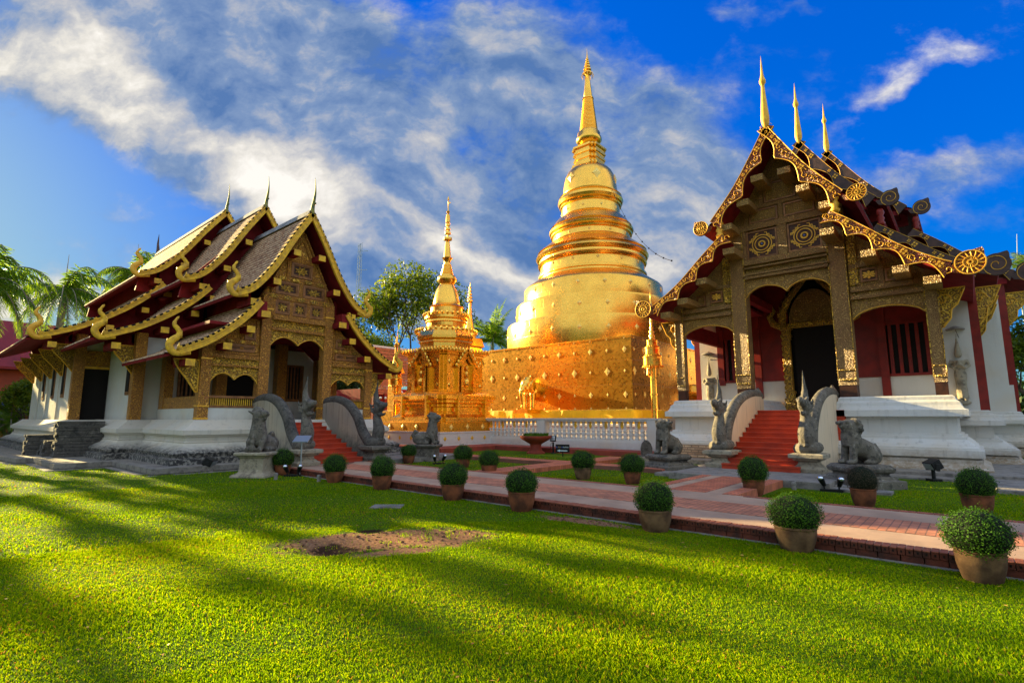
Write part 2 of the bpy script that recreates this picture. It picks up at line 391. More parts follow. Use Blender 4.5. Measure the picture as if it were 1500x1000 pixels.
def stone(name, a=(0.145, 0.125, 0.10), c=(0.022, 0.021, 0.020), d=(0.38, 0.35, 0.30), sc_=3.4):
    m, nt, b = newmat(name); v = coords(nt)
    n1 = noise(nt, v, sc_, 7, 0.65); n2 = noise(nt, v, sc_ * 2.7, 6, 0.7)
    col = RAMP(nt, n1, [(0.3, c), (0.47, a), (0.6, a), (0.78, d)])
    col = MIX(nt, MATH(nt, 'MULTIPLY', SMOOTH(nt, n2, 0.50, 0.64), 0.72), col, c)
    col = MIX(nt, MATH(nt, 'MULTIPLY', SMOOTH(nt, noise(nt, v, sc_ * 4, 4), 0.60, 0.68), 0.35), col, d)
    setc(nt, b, col); b.inputs['Roughness'].default_value = 0.9
    bump(nt, b, MATH(nt, 'ADD', n2, MATH(nt, 'MULTIPLY', noise(nt, v, sc_ * 14, 3), 0.5)), 0.9, 0.03)
    return m
def bricks(name, c1, c2, mortar, bw, bh, ms=0.01, axis='xy', rough=0.85, sc_=1.0):
    m, nt, b = newmat(name); v = coords(nt)
    if axis != 'xy':
        sp = nt.nodes.new('ShaderNodeSeparateXYZ'); nt.links.new(v, sp.inputs[0]); cb = nt.nodes.new('ShaderNodeCombineXYZ')
        idx = {'yx': (1, 0), 'xz': (0, 2), 'yz': (1, 2)}[axis]
        nt.links.new(sp.outputs[idx[0]], cb.inputs[0]); nt.links.new(sp.outputs[idx[1]], cb.inputs[1]); vv = cb.outputs[0]
    else: vv = v
    br = N(nt, 'ShaderNodeTexBrick', Vector=vv, Scale=1.0, Mortar__Size=ms, Brick__Width=bw, Row__Height=bh)
    br.inputs['Color1'].default_value = (*c1, 1); br.inputs['Color2'].default_value = (*c2, 1); br.inputs['Mortar'].default_value = (*mortar, 1)
    n = noise(nt, v, 3.0, 6)
    setc(nt, b, MIX(nt, 1.0, br.outputs[0], RAMP(nt, n, [(0.25, 0.5), (0.55, 0.95), (0.8, 1.3)]), 'MULTIPLY'))
    b.inputs['Roughness'].default_value = rough
    bump(nt, b, MATH(nt, 'ADD', MATH(nt, 'MULTIPLY', br.outputs['Fac'], -1.0), MATH(nt, 'MULTIPLY', noise(nt, v, 25, 4), 0.5)), 0.5, 0.01)
    return m
def rooftile(name, c1, c2, edge, scale=1.0, wear=(0.35, 0.28, 0.2), lip=None):
    m, nt, b = newmat(name); t = nt.nodes.new('ShaderNodeTexCoord')
    br = N(nt, 'ShaderNodeTexBrick', Vector=t.outputs['UV'], Scale=1.0, Mortar__Size=0.05, Brick__Width=1.0, Row__Height=1.0, Mortar__Smooth=0.1)
    br.inputs['Color1'].default_value = (*c1, 1); br.inputs['Color2'].default_value = (*c2, 1); br.inputs['Mortar'].default_value = (*edge, 1)
    v = t.outputs['Object']; n = noise(nt, v, 2.2, 7, 0.7)
    c = MIX(nt, MATH(nt, 'MULTIPLY', SMOOTH(nt, n, 0.5, 0.72), 0.55), br.outputs[0], wear)
    c = MIX(nt, MATH(nt, 'MULTIPLY', SMOOTH(nt, noise(nt, v, 9.0, 4), 0.56, 0.7), 0.6), c, (0.02, 0.016, 0.014))
    if lip:
        su = nt.nodes.new('ShaderNodeSeparateXYZ'); nt.links.new(t.outputs['UV'], su.inputs[0])
        fr = MATH(nt, 'FRACT', su.outputs[1]); c = MIX(nt, MATH(nt, 'MULTIPLY', SMOOTH(nt, fr, 0.60, 0.80), MATH(nt, 'ADD', 0.25, MATH(nt, 'MULTIPLY', SMOOTH(nt, noise(nt, v, 5.0, 4), 0.35, 0.6), 0.7))), c, lip)
    setc(nt, b, c); b.inputs['Roughness'].default_value = 0.8; b.inputs['Specular IOR Level'].default_value = 0.08
    bump(nt, b, MATH(nt, 'ADD', MATH(nt, 'MULTIPLY', br.outputs['Fac'], -0.8), noise(nt, v, 14, 3)), 0.6, 0.02)
    return m
def leafmat(name, c1, c2, trans=0.35, rough=0.5, warm=None):
    m, nt, b = newmat(name); v = coords(nt)
    at = nt.nodes.new('ShaderNodeAttribute'); at.attribute_name = 'tone'
    c = MIX(nt, at.outputs['Fac'], c1, c2)
    setc(nt, b, c); b.inputs['Roughness'].default_value = rough; b.inputs['Specular IOR Level'].default_value = 0.2
    tr = nt.nodes.new('ShaderNodeBsdfTranslucent'); nt.links.new(MIX(nt, 1.0, c, (1.5, 1.35, 0.6), 'MULTIPLY'), tr.inputs[0])
    mx = nt.nodes.new('ShaderNodeMixShader'); mx.inputs[0].default_value = trans
    nt.links.new(b.outputs[0], mx.inputs[1]); nt.links.new(tr.outputs[0], mx.inputs[2])
    nt.links.new(mx.outputs[0], nt.nodes['Material Output'].inputs[0])
    return m
MT = {}
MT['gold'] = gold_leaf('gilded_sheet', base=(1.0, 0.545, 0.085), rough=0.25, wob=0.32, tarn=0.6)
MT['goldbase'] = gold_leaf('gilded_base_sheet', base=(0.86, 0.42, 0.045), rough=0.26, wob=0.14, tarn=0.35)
MT['goldfine'] = gold_leaf('gilded_ornament', base=(1.0, 0.56, 0.085), rough=0.24, panel=False, wob=0.05)
MT['goldboss'] = simple('bright_gold_boss', (1.0, 0.74, 0.22), (0.92, 0.58, 0.12), 6.0, 0.35, 0.35, 0.1, 0.005)
MT['rubble'] = bricks('bare_brick_rubble', (0.52, 0.38, 0.24), (0.36, 0.22, 0.13), (0.22, 0.15, 0.10), 0.27, 0.085, 0.02, 'xz')
MT['goldpaint'] = simple('gold_paint', (0.88, 0.50, 0.06), (0.70, 0.34, 0.03), 5.0, 0.45, 0.15, 0.3, 0.01)
MT['yellowpaint'] = simple('yellow_gold_paint', (0.88, 0.52, 0.03), (0.55, 0.30, 0.04), 6.0, 0.55, 0.05, 0.35, 0.01)
MT['patina'] = simple('green_gold_patina', (0.30, 0.26, 0.05), (0.05, 0.10, 0.07), 7.0, 0.5, 0.4, 0.3, 0.01)
MT['carveL'] = carved('carved_gilded_wood_warm', (0.42, 0.16, 0.035), (0.88, 0.46, 0.06), 9.0, 0.1, 0.6)
MT['carveP'] = carved('carved_gilded_posts', (0.36, 0.13, 0.03), (0.84, 0.42, 0.06), 13.0, 0.1, 0.52)
MT['carveR'] = carved('carved_gilded_wood_aged', (0.28, 0.145, 0.045), (0.64, 0.39, 0.10), 12.0, 0.1, 0.5)
MT['carveRP'] = carved('carved_gilded_posts_aged', (0.27, 0.125, 0.05), (0.66, 0.40, 0.13), 17.0, 0.1, 0.5)
MT['carveB'] = carved('carved_gold_bracket', (0.22, 0.11, 0.02), (0.84, 0.50, 0.05), 8.0, 0.15, 0.7)
MT['barge'] = carved('red_and_gold_scrollwork', (0.20, 0.018, 0.012), (0.62, 0.28, 0.04), 10.0, 0.1, 0.06)
MT['bargedark'] = simple('weathered_dark_board', (0.055, 0.035, 0.032), (0.10, 0.055, 0.045), 4.0, 0.6, 0.0, 0.4, 0.02)
MT['panel'] = simple('dark_brown_panel', (0.045, 0.018, 0.010), (0.09, 0.03, 0.014), 6.0, 0.55, 0, 0.4, 0.01)
MT['panelframe'] = simple('brown_panel_frame', (0.32, 0.14, 0.045), (0.17, 0.07, 0.025), 8.0, 0.5, 0.1, 0.4, 0.01)
MT['darkred'] = simple('dark_red_timber', (0.27, 0.022, 0.026), (0.17, 0.016, 0.018), 3.0, 0.7, 0, 0.3, 0.01, spec=0.08)
MT['red'] = simple('red_lacquer_timber', (0.26, 0.020, 0.013), (0.17, 0.016, 0.011), 2.5, 0.42, 0, 0.25, 0.01)
MT['white'] = stucco('whitewash', (0.62, 0.60, 0.57), lo=-0.1, hi=0.55, amt=0.35, streak=0.12)
MT['whiteR'] = stucco('plinth_whitewash', (0.60, 0.59, 0.57), grime=(0.30, 0.22, 0.14), lo=0.15, hi=0.85, amt=1.0, streak=0.38, warm=(0.58, 0.44, 0.28))
MT['whiteL'] = stucco('old_plinth_whitewash', (0.58, 0.54, 0.47), grime=(0.028, 0.026, 0.026), lo=0.48, hi=0.80, amt=1.05, streak=0.35)
MT['wallL'] = stucco('wall_whitewash', (0.62, 0.60, 0.55), lo=1.35, hi=1.75, amt=0.35, streak=0.12)
MT['wallstair'] = stucco('stained_stair_wall', (0.34, 0.31, 0.26), grime=(0.05, 0.048, 0.045), lo=0.3, hi=1.1, amt=0.8, streak=1.0)
MT['wallstairR'] = stucco('stained_cream_stair_wall', (0.70, 0.56, 0.40), grime=(0.20, 0.15, 0.10), lo=0.0, hi=0.5, amt=0.6, streak=0.6)
MT['stone'] = stone('weathered_stone')
MT['stoneB'] = stone('black_weathered_stone', (0.10, 0.09, 0.08), (0.02, 0.02, 0.019), (0.24, 0.22, 0.19))
MT['stoneped'] = stone('pedestal_stone', (0.33, 0.28, 0.20), (0.11, 0.09, 0.07), (0.46, 0.42, 0.34), 2.2)
MT['slab'] = stone('grey_stone_slab', (0.23, 0.205, 0.18), (0.09, 0.08, 0.07), (0.34, 0.31, 0.28), 1.6)
MT['concrete'] = simple('path_concrete', (0.46, 0.30, 0.205), (0.33, 0.215, 0.15), 1.4, 0.85, 0, 0.35, 0.01, 22)
MT['brickx'] = bricks('path_bricks_across', (0.60, 0.21, 0.105), (0.47, 0.17, 0.09), (0.24, 0.11, 0.07), 0.21, 0.10, 0.008, 'yx')
MT['bricky'] = bricks('path_bricks_along', (0.62, 0.17, 0.075), (0.48, 0.125, 0.06), (0.20, 0.08, 0.05), 0.21, 0.10, 0.008, 'xy')
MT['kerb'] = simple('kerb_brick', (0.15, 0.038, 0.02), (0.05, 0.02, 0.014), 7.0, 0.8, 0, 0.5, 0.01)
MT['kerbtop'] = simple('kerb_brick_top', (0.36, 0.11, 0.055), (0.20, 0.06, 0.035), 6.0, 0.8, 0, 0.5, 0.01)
MT['hole'] = simple('brick_hole_shade', (0.012, 0.008, 0.006), None, 1, 0.9, 0, 0)  # near-black colour stands in for shade inside the brick holes
MT['redcurb'] = simple('red_painted_curb', (0.36, 0.06, 0.035), (0.22, 0.045, 0.03), 2.0, 0.7, 0, 0.3, 0.01)
MT['stair'] = simple('red_painted_steps', (0.52, 0.055, 0.018), (0.36, 0.038, 0.016), 2.0, 0.5, 0, 0.25, 0.01)
MT['terracotta'] = simple('terracotta_pot', (0.26, 0.085, 0.038), (0.085, 0.035, 0.022), 5.0, 0.7, 0, 0.5, 0.01, spec=0.1)
MT['clay'] = simple('grey_brown_clay_pot', (0.20, 0.115, 0.06), (0.07, 0.038, 0.024), 5.0, 0.7, 0, 0.5, 0.01, spec=0.1)
MT['soil'] = simple('soil', (0.035, 0.02, 0.012), (0.06, 0.035, 0.02), 20, 0.95, 0, 0.8, 0.02)
MT['black'] = simple('black_metal', (0.012, 0.012, 0.013), None, 1, 0.4, 0.2, 0)
MT['chrome'] = simple('lamp_glass', (0.75, 0.8, 0.85), None, 1, 0.12, 0.9, 0)
MT['grey'] = simple('grey_metal', (0.35, 0.38, 0.40), None, 1, 0.4, 0.7, 0)
MT['signwhite'] = simple('sign_white', (0.6, 0.75, 0.78), None, 1, 0.5, 0, 0)
MT['signblue'] = simple('sign_blue', (0.10, 0.18, 0.62), None, 1, 0.5, 0, 0)
MT['signtan'] = simple('sign_tan', (0.45, 0.34, 0.16), None, 1, 0.5, 0, 0)
MT['dark'] = simple('painted_interior_shade', (0.012, 0.009, 0.008), None, 1, 0.8, 0, 0)  # near-black colour stands in for shade inside doorways, windows and porch backs
MT['tileL'] = rooftile('old_roof_tiles', (0.20, 0.078, 0.042), (0.32, 0.145, 0.08), (0.03, 0.015, 0.01), wear=(0.30, 0.17, 0.085), lip=(0.66, 0.46, 0.29))
MT['tileR'] = rooftile('dark_roof_tiles', (0.08, 0.05, 0.04), (0.13, 0.08, 0.06), (0.012, 0.01, 0.01))
MT['tileO'] = rooftile('orange_roof_tiles', (0.52, 0.15, 0.05), (0.40, 0.11, 0.04), (0.18, 0.05, 0.02), wear=(0.5, 0.16, 0.06))
MT['ridge'] = simple('ridge_mortar', (0.30, 0.30, 0.32), (0.18, 0.17, 0.17), 4.0, 0.8, 0, 0.4, 0.02)
MT['bark'] = stone('bark', (0.10, 0.07, 0.045), (0.03, 0.022, 0.015), (0.20, 0.16, 0.11), 2.5)
MT['palmtrunk'] = stone('palm_trunk', (0.26, 0.22, 0.17), (0.11, 0.09, 0.07), (0.38, 0.34, 0.28), 2.0)
MT['leaf'] = leafmat('tree_leaves', (0.045, 0.10, 0.006), (0.21, 0.27, 0.014), 0.45)
MT['leafdark'] = leafmat('dark_leaves', (0.012, 0.035, 0.008), (0.04, 0.085, 0.014), 0.3)
MT['palm'] = leafmat('palm_leaves', (0.05, 0.15, 0.015), (0.24, 0.36, 0.03), 0.45)
MT['bush'] = leafmat('clipped_bush_leaves', (0.014, 0.055, 0.004), (0.085, 0.20, 0.012), 0.25, 0.75)
MT['bushdry'] = leafmat('dry_bush_twigs', (0.035, 0.028, 0.018), (0.13, 0.085, 0.05), 0.1)
MT['bushcore'] = simple('bush_core', (0.006, 0.012, 0.003), None, 1, 0.9, 0, 0)  # solid ball, its near-black colour stands in for shade between leaves
MT['cloth'] = simple('yellow_cloth', (0.80, 0.46, 0.01), (0.70, 0.36, 0.01), 1.2, 0.7, 0, 0.5, 0.05, 1.5)
MT['pinkwall'] = simple('salmon_wall', (0.36, 0.08, 0.05), (0.30, 0.07, 0.045), 1.5, 0.8, 0, 0.1)
MT['redroof'] = simple('red_roof_sheet', (0.26, 0.025, 0.03), (0.18, 0.02, 0.024), 0.8, 0.5, 0, 0.1)
MT['cream'] = simple('cream_wall', (0.62, 0.50, 0.30), None, 1, 0.8, 0, 0.1)
MT['bluewin'] = simple('blue_louvre', (0.03, 0.06, 0.35), None, 1, 0.5, 0, 0)
# ================================================================ ground
DIRT = [(-5.95, 4.45, 1.45, 0.62, R(55)), (-4.75, 7.15, 0.75, 0.20, R(4)), (-5.35, 4.1, 0.55, 0.2, R(60))]
HOLES = [(-6.78, 4.7, 0.22), (-6.22, 3.78, 0.30)]
def groundmat():
    m, nt, b = newmat('lawn_soil'); v = coords(nt)
    sp = nt.nodes.new('ShaderNodeSeparateXYZ'); nt.links.new(v, sp.inputs[0])
    nz = MATH(nt, 'MULTIPLY', MATH(nt, 'SUBTRACT', noise(nt, v, 2.6, 8, 0.7), 0.5), 2.2)
    def ell(cx, cy, a_, b_, ang):
        dx = MATH(nt, 'SUBTRACT', sp.outputs[0], cx); dy = MATH(nt, 'SUBTRACT', sp.outputs[1], cy); c, s = math.cos(ang), math.sin(ang)
        p = MATH(nt, 'ADD', MATH(nt, 'MULTIPLY', dx, c / a_), MATH(nt, 'MULTIPLY', dy, s / a_))
        q = MATH(nt, 'ADD', MATH(nt, 'MULTIPLY', dx, -s / b_), MATH(nt, 'MULTIPLY', dy, c / b_))
        r = MATH(nt, 'SQRT', MATH(nt, 'ADD', MATH(nt, 'MULTIPLY', p, p), MATH(nt, 'MULTIPLY', q, q)))
        return MATH(nt, 'SUBTRACT', 1.0, SMOOTH(nt, MATH(nt, 'ADD', r, nz), 0.75, 1.2))
    d = None
    for e in DIRT:
        x = ell(*e); d = x if d is None else MATH(nt, 'MAXIMUM', d, x)
    h = None
    for cx, cy, r in HOLES:
        x = ell(cx, cy, r, r * 0.8, 0.4); h = x if h is None else MATH(nt, 'MAXIMUM', h, x)
    big = noise(nt, v, 0.5, 5); fine = noise(nt, v, 26, 5, 0.7)
    g = MIX(nt, SMOOTH(nt, big, 0.35, 0.7), (0.07, 0.17, 0.003), (0.13, 0.23, 0.004))
    g = MIX(nt, SMOOTH(nt, fine, 0.38, 0.66), (0.055, 0.075, 0.006), g)
    g = MIX(nt, MATH(nt, 'MULTIPLY', SMOOTH(nt, noise(nt, v, 1.3, 6, 0.7), 0.60, 0.72), 0.45), g, (0.17, 0.13, 0.03))
    dc = MIX(nt, SMOOTH(nt, fine, 0.35, 0.65), (0.17, 0.08, 0.042), (0.34, 0.18, 0.095))
    dc = MIX(nt, h, dc, (0.035, 0.018, 0.01))
    c = MIX(nt, d, g, dc); c = MIX(nt, h, c, (0.04, 0.02, 0.012))
    setc(nt, b, c); b.inputs['Roughness'].default_value = 0.95; b.inputs['Specular IOR Level'].default_value = 0.05
    bump(nt, b, MATH(nt, 'ADD', fine, noise(nt, v, 5, 4)), 0.7, 0.03)
    return m
MT['ground'] = groundmat()
def gz(x, y):
    """gentle unevenness of the lawn, sunk pits in the bare patch"""
    z = 0.0
    if y < 7.2 and math.hypot(x + 4, y) < 24:
        z = (mnoise.noise(Vector((x * 0.35, y * 0.35, 3.1))) * 0.03 + mnoise.noise(Vector((x * 1.4, y * 1.4, 0))) * 0.012) * min(1, (7.2 - y) / 1.0)
        for cx, cy, r in HOLES:
            d = math.hypot(x - cx, y - cy) / r
            if d < 1.6: z -= 0.08 * max(0, 1 - (d / 1.6) ** 2)
    return z
# one sheet out to the horizon: fine near the camera, coarse far off
def axis_steps(c, fine0, fine1, st):
    a = [-2500, -900, -400, -200, -100, -60, -40]
    a += list(np.arange(fine0, fine1, st)); a += [20, 40, 80, 200, 500, 1200, 2500]
    return sorted(set([round(float(q), 3) for q in a]))
gxs = axis_steps(0, -20, 8, 0.14); gys = axis_steps(0, -6, 7.4, 0.14)
V = [(x, y, gz(x, y)) for y in gys for x in gxs]
nx = len(gxs)
F = [(j * nx + i, j * nx + i + 1, (j + 1) * nx + i + 1, (j + 1) * nx + i) for j in range(len(gys) - 1) for i in range(nx - 1)]
g = arrmesh('ground', V, F, MT['ground'], smooth=True); tag(g, kind='structure')

GX = np.array(gxs); GY = np.array(gys); GZ = np.array([v_[2] for v_ in V]).reshape(len(gys), len(gxs))
# ---- grass blades
def dirtmask(x, y):
    d = np.zeros_like(x)
    for cx, cy, a_, b_, ang in DIRT + [(h[0], h[1], h[2] * 1.2, h[2], 0.4) for h in HOLES]:
        dx = x - cx; dy = y - cy; c, s = math.cos(ang), math.sin(ang)
        r = np.sqrt(((dx * c + dy * s) / a_) ** 2 + ((-dx * s + dy * c) / b_) ** 2)
        d = np.maximum(d, np.clip((1.25 - r) / 0.5, 0, 1))
    return d
rng = np.random.default_rng(7)
def blades(n, r0, r1, h0, w0, a0=R(85), a1=R(-2), excl=None, zf=None):
    """n blades between radii r0..r1 round the camera foot, azimuth measured from +Y towards -X"""
    rr = np.sqrt(rng.uniform(r0 * r0, r1 * r1, n)); aa = rng.uniform(a1, a0, n)
    x = -rr * np.sin(aa); y = rr * np.cos(aa)
    keep = excl(x, y); x = x[keep]; y = y[keep]; rr = rr[keep]
    dm = dirtmask(x, y); keep = rng.uniform(0, 1, len(x)) > np.clip(dm * 1.25 + 0.55 * np.sin(x * 7.3 + 2 * np.sin(y * 5.1)) * np.sin(y * 8.7 + 1.7 * np.sin(x * 4.4)) * (dm > 0.02), 0, 0.985); x = x[keep]; y = y[keep]; rr = rr[keep]
    # tufts
    h = h0 * rng.uniform(0.5, 1.25, len(x)) * (1 + 0.35 * np.sin(x * 2.1 + 1.3 * np.sin(y * 1.7))); w = w0 * rng.uniform(0.7, 1.3, len(x))
    return x, y, h, w
def lawn_excl(x, y):
    a = (y < 7.44) & (y > -14) & (x < 12)
    a &= ~((x < -17.4) & (y > 4.4)); a &= ~((x < -21.2) & (y > 3.1))
    b = (y > 10.62) & (y < 17.5) & (x > -17.0) & (x < 8)
    b &= ~((x > -5.45) & (x < -3.35)); b &= ~((x > -6.4) & (x < -2.3) & (y > 13.5)); b &= ~((x > -3.0) & (x < -1.4) & (y > 13.2))
    b &= ~((x > -10.8) & (x < -9.6) & (y > 10.3)); b &= ~((y > 14.4) & (y < 15.3) & (x < -9.6))
    return a | b
sets = [(215000, 0.2, 4.2, 0.024, 0.0032), (480000, 3.8, 8.5, 0.022, 0.0043), (290000, 8.2, 15.0, 0.022, 0.0070), (130000, 14.5, 29.0, 0.026, 0.012)]
VX = []; FX = []; TN = []; base = 0
for n, r0, r1, h0, w0 in sets:
    x, y, h, w = blades(n, r0, r1, h0, w0, R(128), R(-45), lawn_excl)
    n = len(x); th = rng.uniform(0, 2 * PI, n); ln = rng.uniform(0.2, 1.0, n) * h; la = rng.uniform(0, 2 * PI, n)
    ix = np.clip(np.searchsorted(GX, x) - 1, 0, len(GX) - 2); iy = np.clip(np.searchsorted(GY, y) - 1, 0, len(GY) - 2)
    fx = (x - GX[ix]) / (GX[ix + 1] - GX[ix]); fy = (y - GY[iy]) / (GY[iy + 1] - GY[iy])
    z = (GZ[iy, ix] * (1 - fx) + GZ[iy, ix + 1] * fx) * (1 - fy) + (GZ[iy + 1, ix] * (1 - fx) + GZ[iy + 1, ix + 1] * fx) * fy
    wx = np.cos(th) * w; wy = np.sin(th) * w
    lx_ = np.cos(la) * ln; ly_ = np.sin(la) * ln
    v = np.zeros((n, 4, 3), dtype=np.float32)
    v[:, 0] = np.stack([x - wx, y - wy, z - 0.004], 1); v[:, 1] = np.stack([x + wx, y + wy, z - 0.004], 1)
    v[:, 2] = np.stack([x + lx_ * 0.5 + wx * 0.8, y + ly_ * 0.5 + wy * 0.8, z + h * 0.68], 1)
    v[:, 3] = np.stack([x + lx_, y + ly_, z + h], 1)
    f = np.arange(n * 4).reshape(n, 4) + base
    VX.append(v.reshape(-1, 3)); FX.append(f); base += n * 4
    dry = 0.5 + 0.5 * np.sin(x * 0.9 + 2 * np.sin(y * 0.7)) * np.cos(y * 1.1 + x * 0.3)
    t = np.clip(rng.normal(0.44, 0.27, n) + 0.25 * (dry - 0.5), 0, 1); TN.append(np.repeat(t, 4))
def grassmat():
    m, nt, b = newmat('grass_blades')
    at = nt.nodes.new('ShaderNodeAttribute'); at.attribute_name = 'tone'
    c = RAMP(nt, at.outputs['Fac'], [(0.0, (0.06, 0.15, 0.001)), (0.5, (0.185, 0.32, 0.002)), (0.86, (0.33, 0.40, 0.004)), (0.94, (0.34, 0.36, 0.01)), (1.0, (0.30, 0.16, 0.04))])
    setc(nt, b, c); b.inputs['Roughness'].default_value = 0.6; b.inputs['Specular IOR Level'].default_value = 0.03
    tr = nt.nodes.new('ShaderNodeBsdfTranslucent'); nt.links.new(MIX(nt, 1.0, c, (1.7, 1.5, 0.5), 'MULTIPLY'), tr.inputs[0])
    mx = nt.nodes.new('ShaderNodeMixShader'); mx.inputs[0].default_value = 0.52
    nt.links.new(b.outputs[0], mx.inputs[1]); nt.links.new(tr.outputs[0], mx.inputs[2]); nt.links.new(mx.outputs[0], nt.nodes['Material Output'].inputs[0])
    return m
MT['grass'] = grassmat()
gr = arrmesh('grass', np.concatenate(VX), np.concatenate(FX), MT['grass'], attr=np.concatenate(TN)); tag(gr, 'short green lawn grass lit by streaks of low sun', 'grass', kind='stuff')
del VX, FX, TN

# ---- paths (raised 16 cm over the lawn)
def struct(name, mb, mat, **k):
    o = mb.build(name, mat, **k); tag(o, kind='structure'); return o
m = MB()
m.box(-15.4, 9, 7.60, 10.46, -0.1, 0.152); struct('main_path', m, MT['concrete'])
m = MB(); m.box(-15.2, 9, 8.50, 9.50, 0.10, 0.158); struct('brick_strip', m, MT['brickx'])
m = MB(); m.box(-5.25, -3.62, 10.46, 13.6, -0.1, 0.152); struct('cross_path', m, MT['concrete'])
m = MB(); m.box(-4.86, -4.10, 10.47, 13.6, 0.05, 0.158); m.box(-5.38, -5.15, 10.47, 13.6, -0.1, 0.160); m.box(-3.78, -3.50, 10.47, 13.6, -0.1, 0.160); struct('cross_path_bricks', m, MT['bricky'])
# kerb of the main path: headers over stretchers, core holes drawn as near-black blocks
rnd = random.Random(4)
top = MB(); low = MB(); hol = MB(); x = -15.4; k = 0
while x < 6.0:
    zt = 0.160 + rnd.uniform(-0.003, 0.004); y0 = 7.50 + rnd.uniform(-0.004, 0.004)
    top.box(x + 0.004, x + 0.070, y0 - 0.002, 7.72, zt - 0.012, zt); low.box(x + 0.004, x + 0.070, y0, 7.71, 0.085, zt - 0.0125); hol.box(x + 0.028, x + 0.046, y0 - 0.002, y0 + 0.02, 0.108, 0.134)
    x += 0.0745; k += 1
for row in range(2):
    x = -15.4 - 0.1 * row
    while x < 6.0:
        low.box(x + 0.004, x + 0.205, 7.505 + rnd.uniform(0, 0.008), 7.60, 0.008 - 0.05 * row, 0.079 - 0.075 * row if row else 0.079); x += 0.212
far = MB(); x = -15.4
while x < 9.0:
    if not (-5.45 < x < -3.45): far.box(x + 0.004, x + 0.098, 10.36, 10.50, 0.02, 0.161)
    x += 0.102
kb = struct('path_kerb', low, MT['kerb']); a = top.build('kerb_header_course', MT['kerbtop'], kb, bevel=0.004); hol.build('brick_hole_block', MT['hole'], kb)
struct('path_far_edging', far, MT['kerbtop'])
m = MB(); m.box(-15.45, 9, 7.44, 7.53, -0.05, 0.012); struct('kerb_footing', m, MT['slab'])
# brick edged walk between the lawns, and the walk along the golden shrine
m = MB(); m.box(-10.75, -9.85, 10.52, 14.5, -0.1, 0.125); m.box(-16.9, -9.85, 14.5, 15.25, -0.1, 0.125); m.box(-9.85, -6.9, 14.5, 15.25, -0.1, 0.12); m.box(-10.75, -9.85, 15.25, 18.1, -0.1, 0.118); struct('brick_walk', m, MT['bricky'])
m = MB(); m.box(-19.5, -15.4, 7.0, 14.9, -0.1, 0.148); struct('stair_forecourt', m, MT['slab'])
# grey stone terrace round the right hall, low step outside it
m = MB(); m.box(-6.3, -2.55, 13.6, 19, -0.1, 0.163); m.box(-9.6, 9, 18.2, 24, -0.1, 0.15)
struct('stone_terrace', m, MT['slab'], bevel=0.015)
m = MB(); m.box(-6.9, -2.2, 14.0, 18.3, -0.1, 0.08); m.box(-2.3, 4, 17.5, 18.3, -0.1, 0.06); m.box(0.2, 9, 15.5, 18.4, -0.1, 0.075); struct('terrace_step', m, MT['slab'], bevel=0.015)
m = MB(); m.box(-2.55, -1.45, 13.6, 14.1, -0.05, 0.05); struct('terrace_strip', m, MT['slab'])
# terrace round the left hall
pl = [(-17.25, 4.75), (-17.25, 14.6), (-19.5, 14.6), (-44, 15), (-44, 2.4), (-29, 2.4), (-25.2, 2.85), (-25.2, 3.3), (-21.4, 3.3), (-21.4, 4.75)]
pl = pl[::-1] if sum((pl[i][0] * pl[(i + 1) % len(pl)][1] - pl[(i + 1) % len(pl)][0] * pl[i][1]) for i in range(len(pl))) < 0 else pl
m = MB(); m.ring(pl, [(0.0, -0.1), (0.0, 0.03), (0.03, 0.035), (0.03, 0.19)]); struct('left_terrace', m, MT['slab'], bevel=0.01)
m = MB(); m.ring(pl, [(0.25, -0.1), (0.25, 0.012)]); struct('terrace_footing', m, MT['slab'])
# red curb and pavement round the golden shrines
m = MB(); m.box(-29, -9.6, 19.7, 20.75, -0.1, 0.22); m.box(-29, -18.2, 16.1, 19.7, -0.1, 0.22); m.box(-34, -9.0, 20.75, 46, -0.1, 0.19); struct('red_curb', m, MT['redcurb'], bevel=0.02)
# manhole slab
o = MB().obox((-8.1, 5.92, 0.012), (0.55, 0.36, 0.04), Matrix.Rotation(0.7, 3, 'Z')).build('manhole_cover', MT['slab'], bevel=0.01)
tag(o, 'small brown slab set in the lawn left of the bare patch', 'manhole cover')
# litter on the lawn and clods on the bare earth
lm = leafmat('fallen_leaves', (0.30, 0.12, 0.03), (0.60, 0.40, 0.08), 0.1) if 'leafmat' in globals() else MT['grass']
V = []; F = []; T = []; rg_ = np.random.default_rng(12)
for i in range(900):
    rr_ = math.sqrt(rg_.uniform(3, 190)); aa_ = rg_.uniform(R(-4), R(88)); x, y = -rr_ * math.sin(aa_), rr_ * math.cos(aa_)
    if y > 7.3 or (x < -17 and y > 4.5): continue
    L_ = rg_.uniform(.008, .022) * (1 if rr_ < 6 else 1.3); th = rg_.uniform(0, 6.28); z = gz(x, y) + .022; k = len(V); c_, s_ = math.cos(th) * L_, math.sin(th) * L_
    V += [(x - c_, y - s_, z), (x + s_ * .5, y - c_ * .5, z + rg_.uniform(0, .01)), (x + c_, y + s_, z), (x - s_ * .5, y + c_ * .5, z + rg_.uniform(0, .01))]; F.append((k, k + 1, k + 2, k + 3)); T += [rg_.random()] * 4
o = arrmesh('leaf_litter', V, F, lm, attr=T); tag(o, 'tiny dry leaves and bits scattered over the lawn', 'fallen leaves', kind='stuff')
cm = MB(); rn = random.Random(5)
